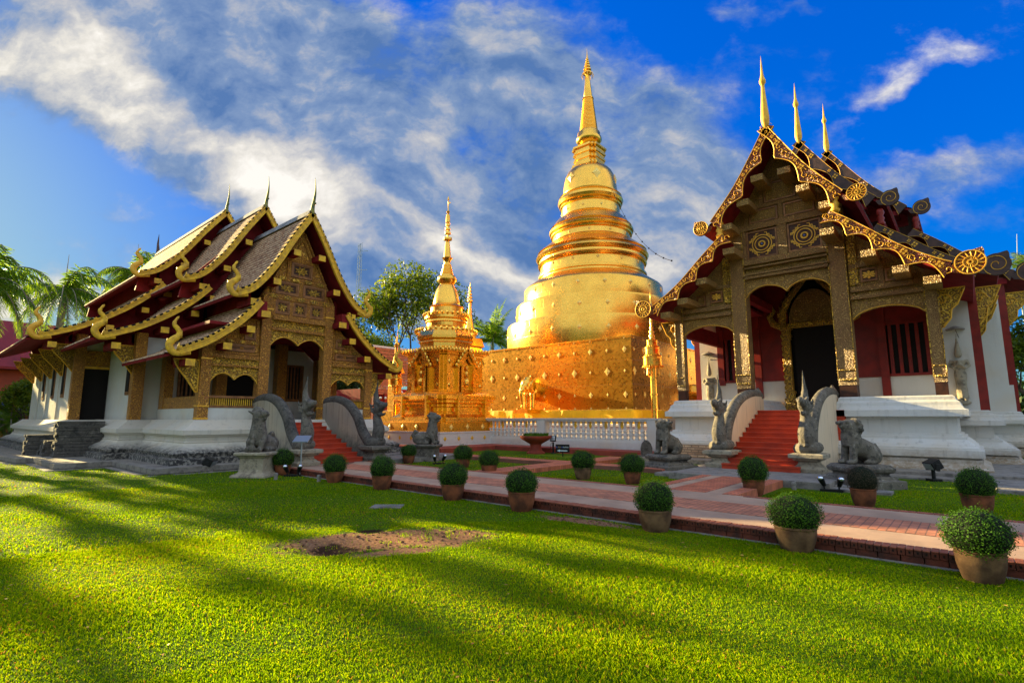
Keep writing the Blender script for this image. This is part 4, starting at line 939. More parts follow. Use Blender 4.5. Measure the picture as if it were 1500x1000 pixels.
# ---------------------------------------------------------------- LEFT HALL
def hall_left():
    root = thing('temple_hall', 'white-walled hall with yellow-edged tiled roofs and a carved gold gable, at left', 'temple', (-19.0, 9.55, 0), PI / 2)
    UP = spline([(0, 9.34), (0.66, 8.24), (1.34, 6.98), (1.99, 6.10), (2.5, 5.80)], 6)
    LO = spline([(1.74, 5.62), (2.10, 5.14), (2.60, 4.62), (3.35, 4.04), (4.1, 3.66)], 6)
    tiers = [(-0.55, 4.2, None), (3.57, 8.6, dict(ap=10.7, ux=2.85, uz=6.95, lx=2.0, lz=6.74, vx=5.2, vz=4.44)),
             (8.0, 18.6, dict(ap=11.67, ux=3.3, uz=7.85, lx=2.4, lz=7.55, vx=6.33, vz=4.76))]
    for k, (y0, y1, d) in enumerate(tiers):
        if d is None: up, lo = UP, LO
        else:
            su = (d['ap'] - d['uz']) / (9.34 - 5.8); up = [(x * d['ux'] / 2.5, d['ap'] - (9.34 - z) * su) for x, z in UP]
            a = (d['vx'] - d['lx']) / (4.1 - 1.74); b_ = (d['lz'] - d['vz']) / (5.62 - 3.66); lo = [(d['lx'] + (x - 1.74) * a, d['lz'] - (5.62 - z) * b_) for x, z in LO]
        roof_tier(root, up, y0 - 0.04, y1, 26, MT['tileL'], MT['darkred'], 0.09, ridge=True, rows=0.16)
        roof_tier(root, lo + [(lo[-1][0] + .35, lo[-1][1] - .13)], y0 + 0.0, y1, 24, MT['tileL'], MT['darkred'], 0.09, rows=0.16)
        m = MB()
        for s in (-1, 1):
            xa = lo[0][0] + 0.02; m.box(min(s * xa, s * (xa - .1)), max(s * xa, s * (xa - .1)), y0 + 0.9, y1, lo[0][1] - 0.6, ycurve(up, xa) - 0.06)
            xo = lo[-1][0] - 1.05; m.box(min(s * xo, s * (xo - .1)), max(s * xo, s * (xo - .1)), y0 + 0.9, y1, lo[-1][1] - 0.1, lo[-1][1] + 0.5)
        m.each('clerestory_wall', MT['darkred'], root)
        if k == 3: continue
        for s in (-1, 1):
            for ci, cv in enumerate((up, lo)):
                wd = 0.165 if k == 0 else 0.155
                b, top, low = barge(root, cv, s, y0, 0.10, lambda t: wd, MT['yellowpaint'])
                g = MB(); sweep(g, low, y0 - 0.105, 0.02); sweep(g, top, y0 - 0.105, 0.024); g.build('board_beading', MT['yellowpaint'], b)
                # tile ends standing along the edge
                t = MB(); g2 = MB(); c = resample(cv, 40 if ci == 0 else 34)
                for i in range(len(c) - 1):
                    x, z = c[i]; x2, z2 = c[i + 1]; ang = math.atan2(z2 - z, x2 - x) * s
                    M = Matrix.Rotation(-ang, 3, 'Y'); (t if i % 2 else g2).obox((s * (x + x2) / 2, y0 - 0.03, (z + z2) / 2 + 0.085), (0.10, 0.17, 0.075 if i % 2 else .05), M)
                t.build('edge_tile', MT['tileR'], b); g2.build('gilded_edge_tile', MT['yellowpaint'], b)
                # upswept flame finial at the foot
                ex, ez = cv[-1]; sc_ = 1.0 if k < 2 else 1.05
                path = [(-.35, .03), (-.10, -.02), (.08, -.02), (.20, .07), (.25, .22), (.17, .37), (.04, .48), (.0, .61), (.07, .74), (.16, .84), (.14, .97), (.05, 1.12)]
                rad = [.085, .10, .115, .125, .125, .115, .10, .085, .08, .065, .042, .006]
                h = MB(); h.tube([(s * (ex + px_ * sc_), y0 - 0.05, ez - .07 + pz * sc_) for px_, pz in spline(path, 3)], [rad[min(11, int(i / 3))] * sc_ * .9 for i in range(len(spline(path, 3)))], 8, flat=0.5, side=(0, 1, 0))
                for px_, pz, dx, dz in ((.27, .20, .05, .13), (-.03, .50, -.03, .12), (.0, .10, -.02, .14)):
                    h.prism([(s * (ex + px_ - .05), ez + pz - .12), (s * (ex + px_ + .05), ez + pz - .1), (s * (ex + px_ + dx), ez + pz + dz)], y0 - .09, y0 - .01)
                h.build('flame_finial', MT['yellowpaint'] if k < 2 else MT['goldpaint'], root, smooth=True)
                # purlins with gilded ends
                fr = (0.30, 0.58, 0.86, 1.06) if ci == 0 else (0.05, 0.36, 0.66, 0.97)
                for f in fr:
                    if f > 1: continue
                    i = int(f * (len(cv) - 1)); x, z = cv[i]; bw = 0.26 if f != 0.05 else 0.30; off = 0.28
                    p = MB().box(s * (x - off) - bw / 2, s * (x - off) + bw / 2, y0 - 0.06, y0 + 1.1, z - 0.50, z - 0.29).build('purlin', MT['darkred'], root)
                    MB().box(s * (x - off) - bw / 2 - .006, s * (x - off) + bw / 2 + .006, y0 - 0.08, y0 - 0.055, z - 0.506, z - 0.284).build('gilded_purlin_cap', MT['yellowpaint'], p)
        # horn finial on the ridge end
        q = up[0][1] + .05; ch = MB(); pth = spline([(0, -.12), (-.02, .12), (-.10, .38), (-.17, .66), (-.17, .95), (-.11, 1.34)], 4)
        rr = [lerp(.15, .10, i / 6) if i < 6 else lerp(.10, .006, (i - 6) / (len(pth) - 7)) for i in range(len(pth))]
        ch.tube([(0, y0 - .02 + a, q + b) for a, b in pth], rr, 8, flat=0.55, side=(1, 0, 0)); ch.ball((0, y0 - .24, q + .26), (.03, .06, .04), nu=8, nv=5); ch.build('horn_finial', MT['patina'], root, smooth=True)
        if k:
            gw = MB(); yy = y0 + 0.9
            gw.prism([(-up[-1][0] + .1, up[-1][1] - 0.6), (up[-1][0] - .1, up[-1][1] - 0.6), (up[-1][0] - .2, up[-1][1]), (up[8][0] - .05, up[8][1] - .15), (0.02, up[0][1] - 0.3), (-0.02, up[0][1] - 0.3), (-up[8][0] + .05, up[8][1] - .15), (-up[-1][0] + .2, up[-1][1])], yy, yy + 0.12)
            for s in (-1, 1): gw.prism([(s * (lo[0][0] - .2), lo[-1][1] - .5), (s * (lo[-1][0] - .95), lo[-1][1] - .5), (s * (lo[-1][0] - .95), lo[-1][1] + 0.1), (s * lo[10][0], lo[10][1] - .1), (s * lo[0][0], lo[0][1] - 0.2), (s * (lo[0][0] - .2), lo[0][1] - .1)], yy, yy + 0.12)
            gw.build('tier_gable_wall', MT['darkred'], root)
    bw = MB(); bw.prism([(-3.2, 7.2), (3.2, 7.2), (3.1, 7.9), (2.0, 8.4), (0, 11.3), (-2.0, 8.4), (-3.1, 7.9)], 18.2, 18.3); bw.prism([(-4.9, 4.0), (4.9, 4.0), (4.9, 5.2), (2.1, 7.5), (-2.1, 7.5), (-4.9, 5.2)], 18.2, 18.35); bw.build('rear_gable_wall', MT['darkred'], root)
    # a far ridge horn
    ch = MB(); ch.tube([(0, 18.55, 11.65), (0, 18.65, 12.0), (0, 18.78, 12.4), (0, 18.74, 13.0)], [.13, .09, .06, .01], 6); ch.build('horn_finial', MT['bargedark'], root)
    # ---- carved gable front
    gm = MB()
    gm.prism([(-1.42, 4.75), (1.42, 4.75), (1.42, 5.98), (0.02, 8.78), (-0.02, 8.78), (-1.42, 5.98)], 0.0, 0.12)
    for s in (-1, 1): gm.prism([(s * 1.4, 3.3), (s * 3.15, 3.3), (s * 3.15, 3.92), (s * 2.5, 4.35), (s * 1.9, 4.9), (s * 1.4, 5.45)], 0.0, 0.12)
    gb = gm.build('carved_gable', MT['carveL'], root)
    r = MB()
    for z, h, d, w in ((4.74, 0.10, 0.14, 1.05), (5.12, 0.13, 0.20, 1.03), (5.25, 0.08, 0.12, 1.05), (5.89, 0.20, 0.10, 1.36), (6.62, 0.19, 0.09, 1.02), (7.42, 0.14, 0.08, 0.64)): r.box(-w, w, -d, 0, z, z + h)
    for x in (-1.0, -.335, .335, 1.0): r.box(x - .06, x + .06, -.08, 0, 5.33, 5.89)
    for x in (-1.05, 0, 1.05): r.box(x - .07, x + .07, -.07, 0, 6.09, 6.62)
    for x in (-.5, .5): r.box(x - .07, x + .07, -.07, 0, 6.81, 7.42)
    for s in (-1, 1):
        r.bar((s * .40, -.02, 7.55), (s * .03, -.02, 8.3), .06, .06); r.bar((s * 1.40, -.02, 5.95), (s * .05, -.02, 8.62), .09, .07)
        for z, h, d in ((3.30, .07, .13), (3.58, .14, .14), (3.74, .07, .09), (4.12, .14, .08)):
            xe = 2.93 if z < 4 else 2.5; r.box(min(s * 1.42, s * xe), max(s * 1.42, s * xe), -d, 0, z, z + h)
        for x, z1 in ((2.0, 4.6), (1.5, 5.0), (2.55, 4.12)): r.box(s * x - .05, s * x + .05, -.06, 0, 3.85, z1)
    r.build('carved_rails', MT['carveP'], gb)
    lz = MB()   # lozenges along the rails
    for z, w, n in ((5.99, 1.3, 5), (6.715, 1.0, 4)):
        for i in range(n):
            x = lerp(-w, w, (i + .5) / n); lz.prism([(x - .17, z), (x - .08, z - .07), (x + .08, z - .07), (x + .17, z), (x + .08, z + .07), (x - .08, z + .07)], -.125, -.095)
    for s in (-1, 1):
        for i in range(3): x = s * lerp(1.6, 2.4, i / 2); lz.prism([(x - .13, 4.19), (x, 4.13), (x + .13, 4.19), (x, 4.25)], -.10, -.075)
    lz.build('carved_lozenge', MT['carveB'], gb)
    def panel(x0, x1, z0, z1, fl=True):
        f = MB(); w = .07
        for q, d in ((0, .075), (w * .6, .05)):
            a0, a1, b0, b1 = x0 + q, x1 - q, z0 + q, z1 - q
            for a in ((a0, a1, b0, b0 + w), (a0, a1, b1 - w, b1), (a0, a0 + w, b0 + w, b1 - w), (a1 - w, a1, b0 + w, b1 - w)): f.box(a[0], a[1], -d, 0, a[2], a[3])
        o = f.build('panel', MT['panelframe'], root); MB().box(x0 + .1, x1 - .1, -.02, 0, z0 + .1, z1 - .1).build('panel_field', MT['panel'], o)
        if fl:
            g = MB(); cx_, cz_ = (x0 + x1) / 2, (z0 + z1) / 2; rx, rz = (x1 - x0) * .33, (z1 - z0) * .3
            for a in range(8):
                t = a * PI / 4 + PI / 8; g.prism([(cx_, cz_), (cx_ + rx * .6 * math.cos(t - .35), cz_ + rz * .6 * math.sin(t - .35)), (cx_ + rx * 1.05 * math.cos(t), cz_ + rz * 1.1 * math.sin(t)), (cx_ + rx * .6 * math.cos(t + .35), cz_ + rz * .6 * math.sin(t + .35))], -.045, -.018)
            g.build('carved_flower', MT['carveB'], o)
    for i in range(3): panel(-.94 + i * .665, -.40 + i * .665 + .01, 5.36, 5.88)
    for i in range(2): panel(-.97 + i * 1.05, -.08 + i * 1.05, 6.11, 6.61)
    panel(-.42, .42, 6.84, 7.41)
    for s in (-1, 1):
        a, b = sorted((s * 1.56, s * 1.94)); panel(a, b, 4.28, 4.66)
        a, b = sorted((s * 1.56, s * 2.5)); panel(a, b, 3.84, 4.10, False)
    def scallop(x0, x1, ztop, zs, zc, cusp):
        pts = []
        for j in range(2):
            a, b = lerp(x0, x1, j / 2), lerp(x0, x1, (j + 1) / 2)
            for i in range(11):
                t = i / 10; zb = cusp if (j == 0) == (t > .5) else zs
                pts.append((lerp(a, b, t), zb + (zc - zb) * math.sin(PI * t) ** .8))
        m = MB()
        for i in range(len(pts) - 1):
            if pts[i + 1][0] > pts[i][0] + 1e-5: m.prism([pts[i], pts[i + 1], (pts[i + 1][0], ztop), (pts[i][0], ztop)], -.05, .05)
        o = m.build('arched_valance', MT['carveB'], root); g = MB(); g.tube([(p[0], -.06, p[1] + .015) for p in pts], .018, 5); g.build('valance_edge', MT['goldpaint'], o)
    scallop(-1.04, 1.04, 4.74, 4.16, 4.50, 4.24)
    MB().box(-1.04, 1.04, -.06, .0, 4.84, 5.12).build('carved_band', MT['carveB'], gb)
    for s in (-1, 1):
        scallop(min(s * 1.4, s * 2.95), max(s * 1.4, s * 2.95), 3.30, 2.74, 3.06, 2.86)
        MB().box(min(s * 1.4, s * 2.95), max(s * 1.4, s * 2.95), -.06, 0, 3.37, 3.58).build('carved_band', MT['carveB'], gb)
        # posts
        for x, w, z0, z1 in ((1.22, .36, 1.5, 5.95), (3.1, .32, 1.52, 4.0)):
            o = MB().box(s * x - w / 2, s * x + w / 2, -.12, w - .12, z0, z1).build('post', MT['carveP'], root)
            g = MB(); 
            for zz in (z0 + .02, z0 + .42, z1 - .5): g.box(s * x - w / 2 - .012, s * x + w / 2 + .012, -.135, w - .108, zz, zz + .05)
            g.build('gold_banding', MT['goldpaint'], o)
        # low balustrade between posts
        bl = MB(); a, b = sorted((s * 1.42, s * 2.94)); bl.box(a, b, -.05, .07, 1.92, 1.99); bl.box(a, b, -.07, .09, 2.24, 2.32); o = bl.build('balustrade_rail', MT['panelframe'], root)
        g = MB()
        for i in range(22): xx = lerp(a, b, (i + .5) / 22); g.box(xx - .013, xx + .013, -.01, .02, 1.99, 2.24)
        g.build('gilded_spindle', MT['yellowpaint'], o)
        # boxed beam ends beside the inner posts
        q = MB().box(min(s * 1.42, s * 1.95), max(s * 1.42, s * 1.95), -.62, -.02, 5.28, 5.78) if False else MB().box(s * 1.62 - .16, s * 1.62 + .16, -.60, 0, 5.05, 5.62)
        q.build('boxed_beam', MT['darkred'], root)
    def bracket(x, y, z, h, w, s, th=.1):
        pts = [(x, z), (x + s * w, z), (x + s * w * .8, z - h * .3), (x + s * w * .45, z - h * .6), (x + s * .06, z - h), (x, z - h)]
        b = MB().prism(pts, y - th / 2, y + th / 2).build('eave_bracket', MT['carveB'], root)
        g = MB(); g.tube([(p[0], y - th / 2 - .005, p[1]) for p in pts + pts[:1]], .025, 4); g.build('bracket_edge', MT['goldpaint'], b)
    for s in (-1, 1):
        bracket(s * 3.27, .04, 3.45, 1.05, .75, s); bracket(s * 4.02, 4.3, 4.2, 1.05, .8, s); bracket(s * 5.02, 8.8, 4.55, 1.1, .9, s)
        for yy in (11.2, 13.8, 16.4, 18.8): bracket(s * 5.0, yy, 4.5, 1.1, .9, s)
    # plinth in steps
    prof = [(0.95, 0.19), (0.93, 0.36), (0.80, 0.40), (0.84, 0.52), (0.62, 0.66), (0.50, 0.70), (0.42, 0.80), (0.44, 0.83), (0.38, 0.86), (0.38, 0.98), (0.44, 1.0), (0.45, 1.04), (0.52, 1.06), (0.52, 1.20), (0.47, 1.22), (0.30, 1.34), (0.18, 1.44), (0.12, 1.52)]
    pm = MB(); pm.ring([(-3.28, -.18), (3.28, -.18), (3.28, 4.3), (-3.28, 4.3)], prof)
    pm.ring([(-4.02, 4.05), (4.02, 4.05), (4.02, 8.7), (-4.02, 8.7)], prof[:-1] + [(.12, 1.51)]); pm.ring([(-5.04, 8.5), (5.04, 8.5), (5.04, 19.5), (-5.04, 19.5)], prof[:-1] + [(.12, 1.50)]); pm.ring([(-4.0, 19.3), (4.0, 19.3), (4.0, 24), (-4.0, 24)], prof[:-1] + [(.12, 1.49)])
    pl_ = pm.build('plinth', MT['whiteL'], root)
    # ruined side stair: broken stone steps against the side of the plinth
    q = MB(); rn = random.Random(8)
    def rubble(x0, x1, y0, y1, z0, z1):
        z = z0
        while z < z1 - .02:
            h = min(rn.uniform(.09, .16), z1 - z); y = y0
            while y < y1 - .02:
                w_ = min(rn.uniform(.18, .42), y1 - y); d = rn.uniform(-.07, .05); q.box(x0 + d, x1, y + .006, y + w_ - .006, z + .004, z + h - .004); y += w_
            z += h
    rubble(-5.75, -4.4, 5.75, 6.35, .19, 1.46); rubble(-5.5, -4.4, 6.35, 6.8, .19, 1.1); rubble(-5.9, -4.4, 6.8, 8.0, .19, .75); rubble(-5.35, -4.4, 7.0, 8.0, .75, 1.3)
    rubble(-6.3, -5.0, 8.0, 8.5, .19, .95); rubble(-5.3, -4.4, 8.0, 8.5, .95, 1.44)
    q.build('ruined_side_stair', MT['stoneB'], pl_, bevel=.015)
    # walls
    w = MB(); yw = 4.35
    for s in (-1, 1):
        w.box(min(s * .75, s * 3.85), max(s * .75, s * 3.85), yw, yw + .2, 1.4, 4.6)
        w.box(s * 3.75 - .1, s * 3.75 + .1, yw + .2, 8.7, 1.45, 4.6)
        w.box(s * 4.85 - .1, s * 4.85 + .1, 8.95, 19.3, 1.45, 4.9); w.box(min(s * 3.7, s * 4.85), max(s * 3.7, s * 4.85), 8.75, 8.93, 1.45, 4.9)
        w.box(s * 3.75 - .1, s * 3.75 + .1, 19.3, 24, 1.45, 4.4)
        # low parapet of the open porch
        w.box(s * 3.08 - .09, s * 3.08 + .09, .3, 4.3, 1.45, 1.9)
        w.box(min(s * 1.3, s * 2.95), max(s * 1.3, s * 2.95), -.03, .1, 1.5, 1.92)
    w.each('hall_wall', MT['wallL'], root); ww = root
    for s in (-1, 1):
        a = MB().box(s * 3.08 - .1, s * 3.08 + .1, .3, 4.0, 1.9, 2.3).build('porch_side_rail', MT['carveP'], root)
        MB().box(s * 3.92 - .18, s * 3.92 + .18, 4.0, 4.35, 1.48, 4.7).build('post', MT['carveP'], root)
        MB().box(s * 4.9 - .18, s * 4.9 + .18, 8.5, 8.85, 1.48, 5.0).build('post', MT['carveP'], root)
        MB().box(s * 3.05 - .15, s * 3.05 + .15, 3.6, 4.1, 1.9, 4.2).build('post', MT['carveP'], root)
        for yy in (11.9, 14.6, 17.0): MB().box(s * 4.98 - .03, s * 4.98 + .03, yy - .1, yy + .1, 1.48, 4.9).build('wall_pilaster', MT['wallL'], ww)
        for yy in (11.0, 13.3, 15.8):
            o = MB().box(s * 4.95 - .03, s * 4.95 + .03, yy - .32, yy + .32, 2.45, 4.15).build('window', MT['panelframe'], root); MB().box(s * 4.97 - .03, s * 4.97 + .03, yy - .2, yy + .2, 2.6, 4.05).build('window_opening', MT['dark'], o)
        o = MB().box(s * 3.86 - .03, s * 3.86 + .03, 5.2, 5.85, 2.45, 4.15).build('window', MT['panelframe'], root); MB().box(s * 3.88 - .03, s * 3.88 + .03, 5.32, 5.73, 2.58, 4.05).build('window_opening', MT['dark'], o)
        # window in porch back wall
        x = 2.1; o = MB().box(s * x - .45, s * x + .45, yw - .06, yw, 2.3, 3.95).build('window', MT['panelframe'], root); MB().box(s * x - .36, s * x + .36, yw - .07, yw - .055, 2.42, 3.85).build('window_opening', MT['dark'], o); b = MB()
        for i in range(5): b.box(s * x - .3 + i * .15 - .03, s * x - .3 + i * .15 + .03, yw - .1, yw - .06, 2.4, 3.87)
        b.each('window_bar', MT['panelframe'], o)
        MB().box(s * 1.22 - .2, s * 1.22 + .2, 3.6, 4.0, 1.4, 6.0).build('inner_column', MT['carveP'], root)
        # side window inside the porch
    # side door, a near-black sheet for its unlit inside, with carved lintel
    sd = MB(); sd.box(-4.70, -3.86, 8.70, 8.76, 1.50, 3.62); o = sd.build('side_doorway', MT['dark'], root); MB().box(-4.70, -3.86, 8.68, 8.77, 3.72, 4.35).build('door_lintel', MT['carveL'], o); MB().box(-4.72, -3.86, 8.64, 8.77, 3.60, 3.70).build('gilded_sill', MT['goldpaint'], o)
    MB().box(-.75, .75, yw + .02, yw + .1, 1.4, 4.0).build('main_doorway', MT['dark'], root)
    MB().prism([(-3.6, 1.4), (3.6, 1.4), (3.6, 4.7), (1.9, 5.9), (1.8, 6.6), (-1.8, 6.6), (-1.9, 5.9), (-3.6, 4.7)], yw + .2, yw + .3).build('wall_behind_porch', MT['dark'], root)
    MB().box(-3.0, 3.0, .2, 4.3, 4.75, 4.85).build('porch_ceiling', MT['darkred'], root)
    MB().box(-1.45, 1.45, -.4, 4.3, .1, 1.42).build('porch_floor', MT['stair'], root)
    sm = MB(); nose = MB(); n = 9
    for i in range(n):
        z1 = .16 + (i + 1) * (1.42 - .16) / n; y = -3.35 + i * .34
        sm.box(-.82, .82, y, 0.1, .1 if i == 0 else z1 - .17, z1); nose.box(-.82, .82, y - .03, y + .01, z1 - .035, z1 + .003)
    o = sm.build('stair', MT['stair'], root); nose.build('step_nosing', MT['stair'], o)
    return root
HALL_L = hall_left()
# ================================================================ golden shrines
def diamond(m, c, nrm, r, th=0.05, petals=True):
    """four-petalled lozenge boss lying on a surface with normal nrm"""
    nrm = Vector(nrm).normalized(); t = Vector((0, 0, 1)).cross(nrm)
    if t.length < .1: t = Vector((1, 0, 0))
    t.normalize(); u = nrm.cross(t); c = Vector(c); pts = []
    for k in range(16):
        a = 2 * PI * k / 16; rr = r * (1.0 if k % 4 == 0 else (0.64 if k % 4 == 2 else 0.70)); pts.append(c + t * math.cos(a) * rr * .8 + u * math.sin(a) * rr)
    b = len(m.v); m.v.extend([tuple(p) for p in pts]); m.v.append(tuple(c + nrm * th)); m.v.extend([tuple(p - nrm * .03) for p in pts])
    for k in range(16): m.f.append((b + k, b + (k + 1) % 16, b + 16)); m.f.append((b + k, b + 17 + k, b + 17 + (k + 1) % 16, b + (k + 1) % 16))
def sq(h): return [(-h, -h), (h, -h), (h, h), (-h, h)]
def redent(h, d, n=1):
    """square plan with stepped corners"""
    q = []
    for sx_, sy_, sw in ((-1, -1, 0), (1, -1, 1), (1, 1, 0), (-1, 1, 1)):
        c = [(sx_ * h, sy_ * (h - n * d))]
        for i in range(n): c += [(sx_ * (h - (i + 1) * d), sy_ * (h - (n - i) * d)), (sx_ * (h - (i + 1) * d), sy_ * (h - (n - i - 1) * d))]
        q += c if not sw else [c[i] for i in range(len(c) - 1, -1, -1)]
    return q
def big_chedi():
    cx_, cy_ = -20.4, 32.5
    root = thing('stupa', 'great golden bell-shaped stupa with ringed spire on a square gilded base', 'stupa', (cx_, cy_, 0))
    b = MB(); b.ring(sq(6.5), [(0.05, 0.15), (0.05, 1.7), (0.02, 2.0), (0, 2.05), (0, 3.4), (-.02, 3.42), (-.0, 4.75), (-.02, 4.77), (-.01, 6.0), (.03, 6.03), (.03, 6.1), (-.2, 6.12)])
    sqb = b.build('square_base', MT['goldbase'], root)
    dm = MB(); r = 0
    for z, big in ((6.02, 0), (5.35, 1), (4.15, 2), (2.85, 1), (2.08, 0)):
        for side in range(4):
            for i in range(12):
                t = -6.2 + i * 1.115; rr = .25 if (big == 2 and i % 2 == 0) else (.19 if i % 2 == (big % 2) and big else .10)
                nrm = ((0, -1, 0), (1, 0, 0), (0, 1, 0), (-1, 0, 0))[side]; p = {0: (t, -6.51, z), 1: (6.51, t, z), 2: (t, 6.51, z), 3: (-6.51, t, z)}[side]
                diamond(dm, p, nrm, rr, .012)
    dm.build('lozenge_boss', MT['goldboss'], sqb)
    MB().ring(sq(8.4), [(.06, .15), (.06, .3), (0, .34), (0, 1.1), (.06, 1.14), (.06, 1.24), (0, 1.25)]).build('white_platform', MT['white'], root)
    dr = MB(); dr.lathe([(6.2, 6.1), (6.25, 6.3), (6.25, 7.75), (6.2, 7.95), (5.62, 8.0), (5.6, 8.2), (5.6, 9.3), (5.55, 9.45), (5.02, 9.5), (5.0, 9.7), (5.0, 10.65), (4.9, 10.8), (4.2, 11.3), (3.95, 11.45)], n=96)
    o = dr.build('drum', MT['gold'], root, auto=35)
    dm = MB()
    for z, r, n, o_ in ((7.1, 6.26, 22, 0), (8.75, 5.61, 20, .1), (10.3, 5.01, 18, .2)):
        for i in range(n): a = 2 * PI * i / n + o_; diamond(dm, (r * math.cos(a), r * math.sin(a), z), (math.cos(a), math.sin(a), 0), .2)
    dm.build('lozenge_boss', MT['goldboss'], o)
    up = MB(); pr = [(3.85, 11.4), (3.85, 11.6), (3.95, 11.66), (3.95, 11.78), (3.82, 11.84), (3.78, 12.1), (3.78, 12.45), (3.92, 12.5), (3.98, 12.62), (3.9, 12.74), (3.9, 12.9), (4.02, 12.96), (4.12, 13.15), (4.02, 13.33), (3.92, 13.4), (4.0, 13.5), (3.82, 13.62), (3.42, 13.98), (3.22, 14.1), (2.92, 14.16),
        (2.98, 14.26), (2.92, 14.36), (2.86, 14.4), (2.86, 14.75), (2.98, 14.8), (3.02, 14.92), (2.96, 15.0), (3.08, 15.06), (3.12, 15.2), (3.02, 15.32), (2.92, 15.38), (3.0, 15.46), (2.9, 15.56), (2.62, 15.95), (2.45, 16.12), (2.16, 16.2),
        (2.22, 16.28), (2.16, 16.36), (2.16, 17.0), (2.26, 17.06), (2.3, 17.16), (2.24, 17.24), (2.36, 17.3), (2.44, 17.5), (2.38, 17.72), (2.26, 17.78), (2.34, 17.86), (2.24, 17.94), (2.0, 17.97)]
    up.lathe(pr, n=80); o = up.build('ringed_moulding', MT['gold'], root, auto=28)
    dm = MB()
    for z, r, n in ((12.28, 3.79, 14), (14.58, 2.87, 12), (16.68, 2.17, 10)):
        for i in range(n): a = 2 * PI * i / n; diamond(dm, (r * math.cos(a), r * math.sin(a), z), (math.cos(a), math.sin(a), 0), .14)
    dm.build('lozenge_boss', MT['goldboss'], o)
    be = MB(); be.lathe([(2.06, 17.9), (2.04, 18.2), (1.99, 18.7), (1.93, 19.1), (1.84, 19.5), (1.68, 19.85), (1.42, 20.12), (1.1, 20.26), (.8, 20.3)], n=64); o = be.build('bell', MT['gold'], root, smooth=True)
    dm = MB()
    for i in range(6): a = 2 * PI * i / 6 + .3; diamond(dm, (1.95 * math.cos(a), 1.95 * math.sin(a), 19.1), (math.cos(a), math.sin(a), .1), .42, .09)
    dm.build('lozenge_boss', MT['goldboss'], o)
    ha = MB(); ha.ring(redent(.95, .18, 2), [(.2, 20.2), (.2, 20.4), (0, 20.45), (0, 20.75), (.07, 20.8), (.07, 20.95), (0, 21.0), (0, 21.2), (.09, 21.25), (.09, 21.4), (.02, 21.45), (.02, 21.6), (.14, 21.7), (.14, 21.85), (0, 21.95), (-.2, 22.0)]); ha.build('throne_block', MT['goldfine'], root)
    rg = MB(); pr = [(.72, 21.95), (.8, 22.05), (.62, 22.2), (.86, 22.35), (.98, 22.55), (.96, 22.75), (.88, 22.85), (.86, 23.15), (.72, 23.3)]; n = 22
    for i in range(n):
        z = 23.3 + i * (25.95 - 23.3) / n; r = lerp(.70, .40, i / n); pr += [(r - .06, z), (r, z + .03), (r, z + .075), (r - .06, z + .1)]
    pr += [(.36, 25.95), (.44, 26.0), (.42, 26.12), (.30, 26.2), (.33, 26.3), (.28, 26.8), (.2, 27.6), (.15, 28.1)]
    rg.lathe(pr, n=28); rg.build('ringed_spire', MT['goldfine'], root, auto=40)
    pa = MB()
    pr = [(.12, 28.0)]
    for r, z in ((.34, 28.15), (.30, 28.45), (.24, 28.72), (.19, 28.95), (.15, 29.15), (.11, 29.35)): pr += [(r * .55, z), (r, z + .02), (r, z + .12), (r * .6, z + .15), (r * .5, z + .2)]
    pr += [(.06, 29.6), (.03, 29.9), (.0, 30.45)]
    pa.lathe(pr, n=20)
    for i in range(12): a = 2 * PI * i / 12; pa.tube([(.36 * math.cos(a), .36 * math.sin(a), 28.2), (.46 * math.cos(a), .46 * math.sin(a), 28.05), (.44 * math.cos(a), .44 * math.sin(a), 27.85)], [.02, .03, .01], 4)
    pa.build('parasol_tiers', MT['goldfine'], root, smooth=False)
    # string of lamps from the ring to the roof of the right hall
    ca = MB(); a = Vector((2.2, -.6, 17.9)); b = Vector((9.6, -7.8, 9.4)); pts = [a.lerp(b, t) - Vector((0, 0, 1.1 * 4 * t * (1 - t))) for t in np.linspace(0, 1, 30)]
    ca.tube(pts, .015, 4); 
    for p in pts[2::3]: ca.ball(p, .05, nu=6, nv=4)
    ca.build('lamp_string', MT['black'], root)
    # yellow cloth wound round the foot
    cl = MB(); poly = []; n = 64
    for s_ in range(4):
        for i in range(n):
            t = -6.62 + 13.24 * i / n; w_ = .05 * math.sin(i * .9) + .04 * math.sin(i * 2.3)
            poly.append({0: (t, -6.66 - w_), 1: (6.66 + w_, t), 2: (-t, 6.66 + w_), 3: (-6.66 - w_, -t)}[s_])
    cl.ring(poly, [(0.03, 1.15), (-.02, 1.45), (.02, 1.75), (-.03, 2.0)], cap=False); c = cl.build('cloth_band', MT['cloth'], root, smooth=True)
    return root
CHEDI = big_chedi()
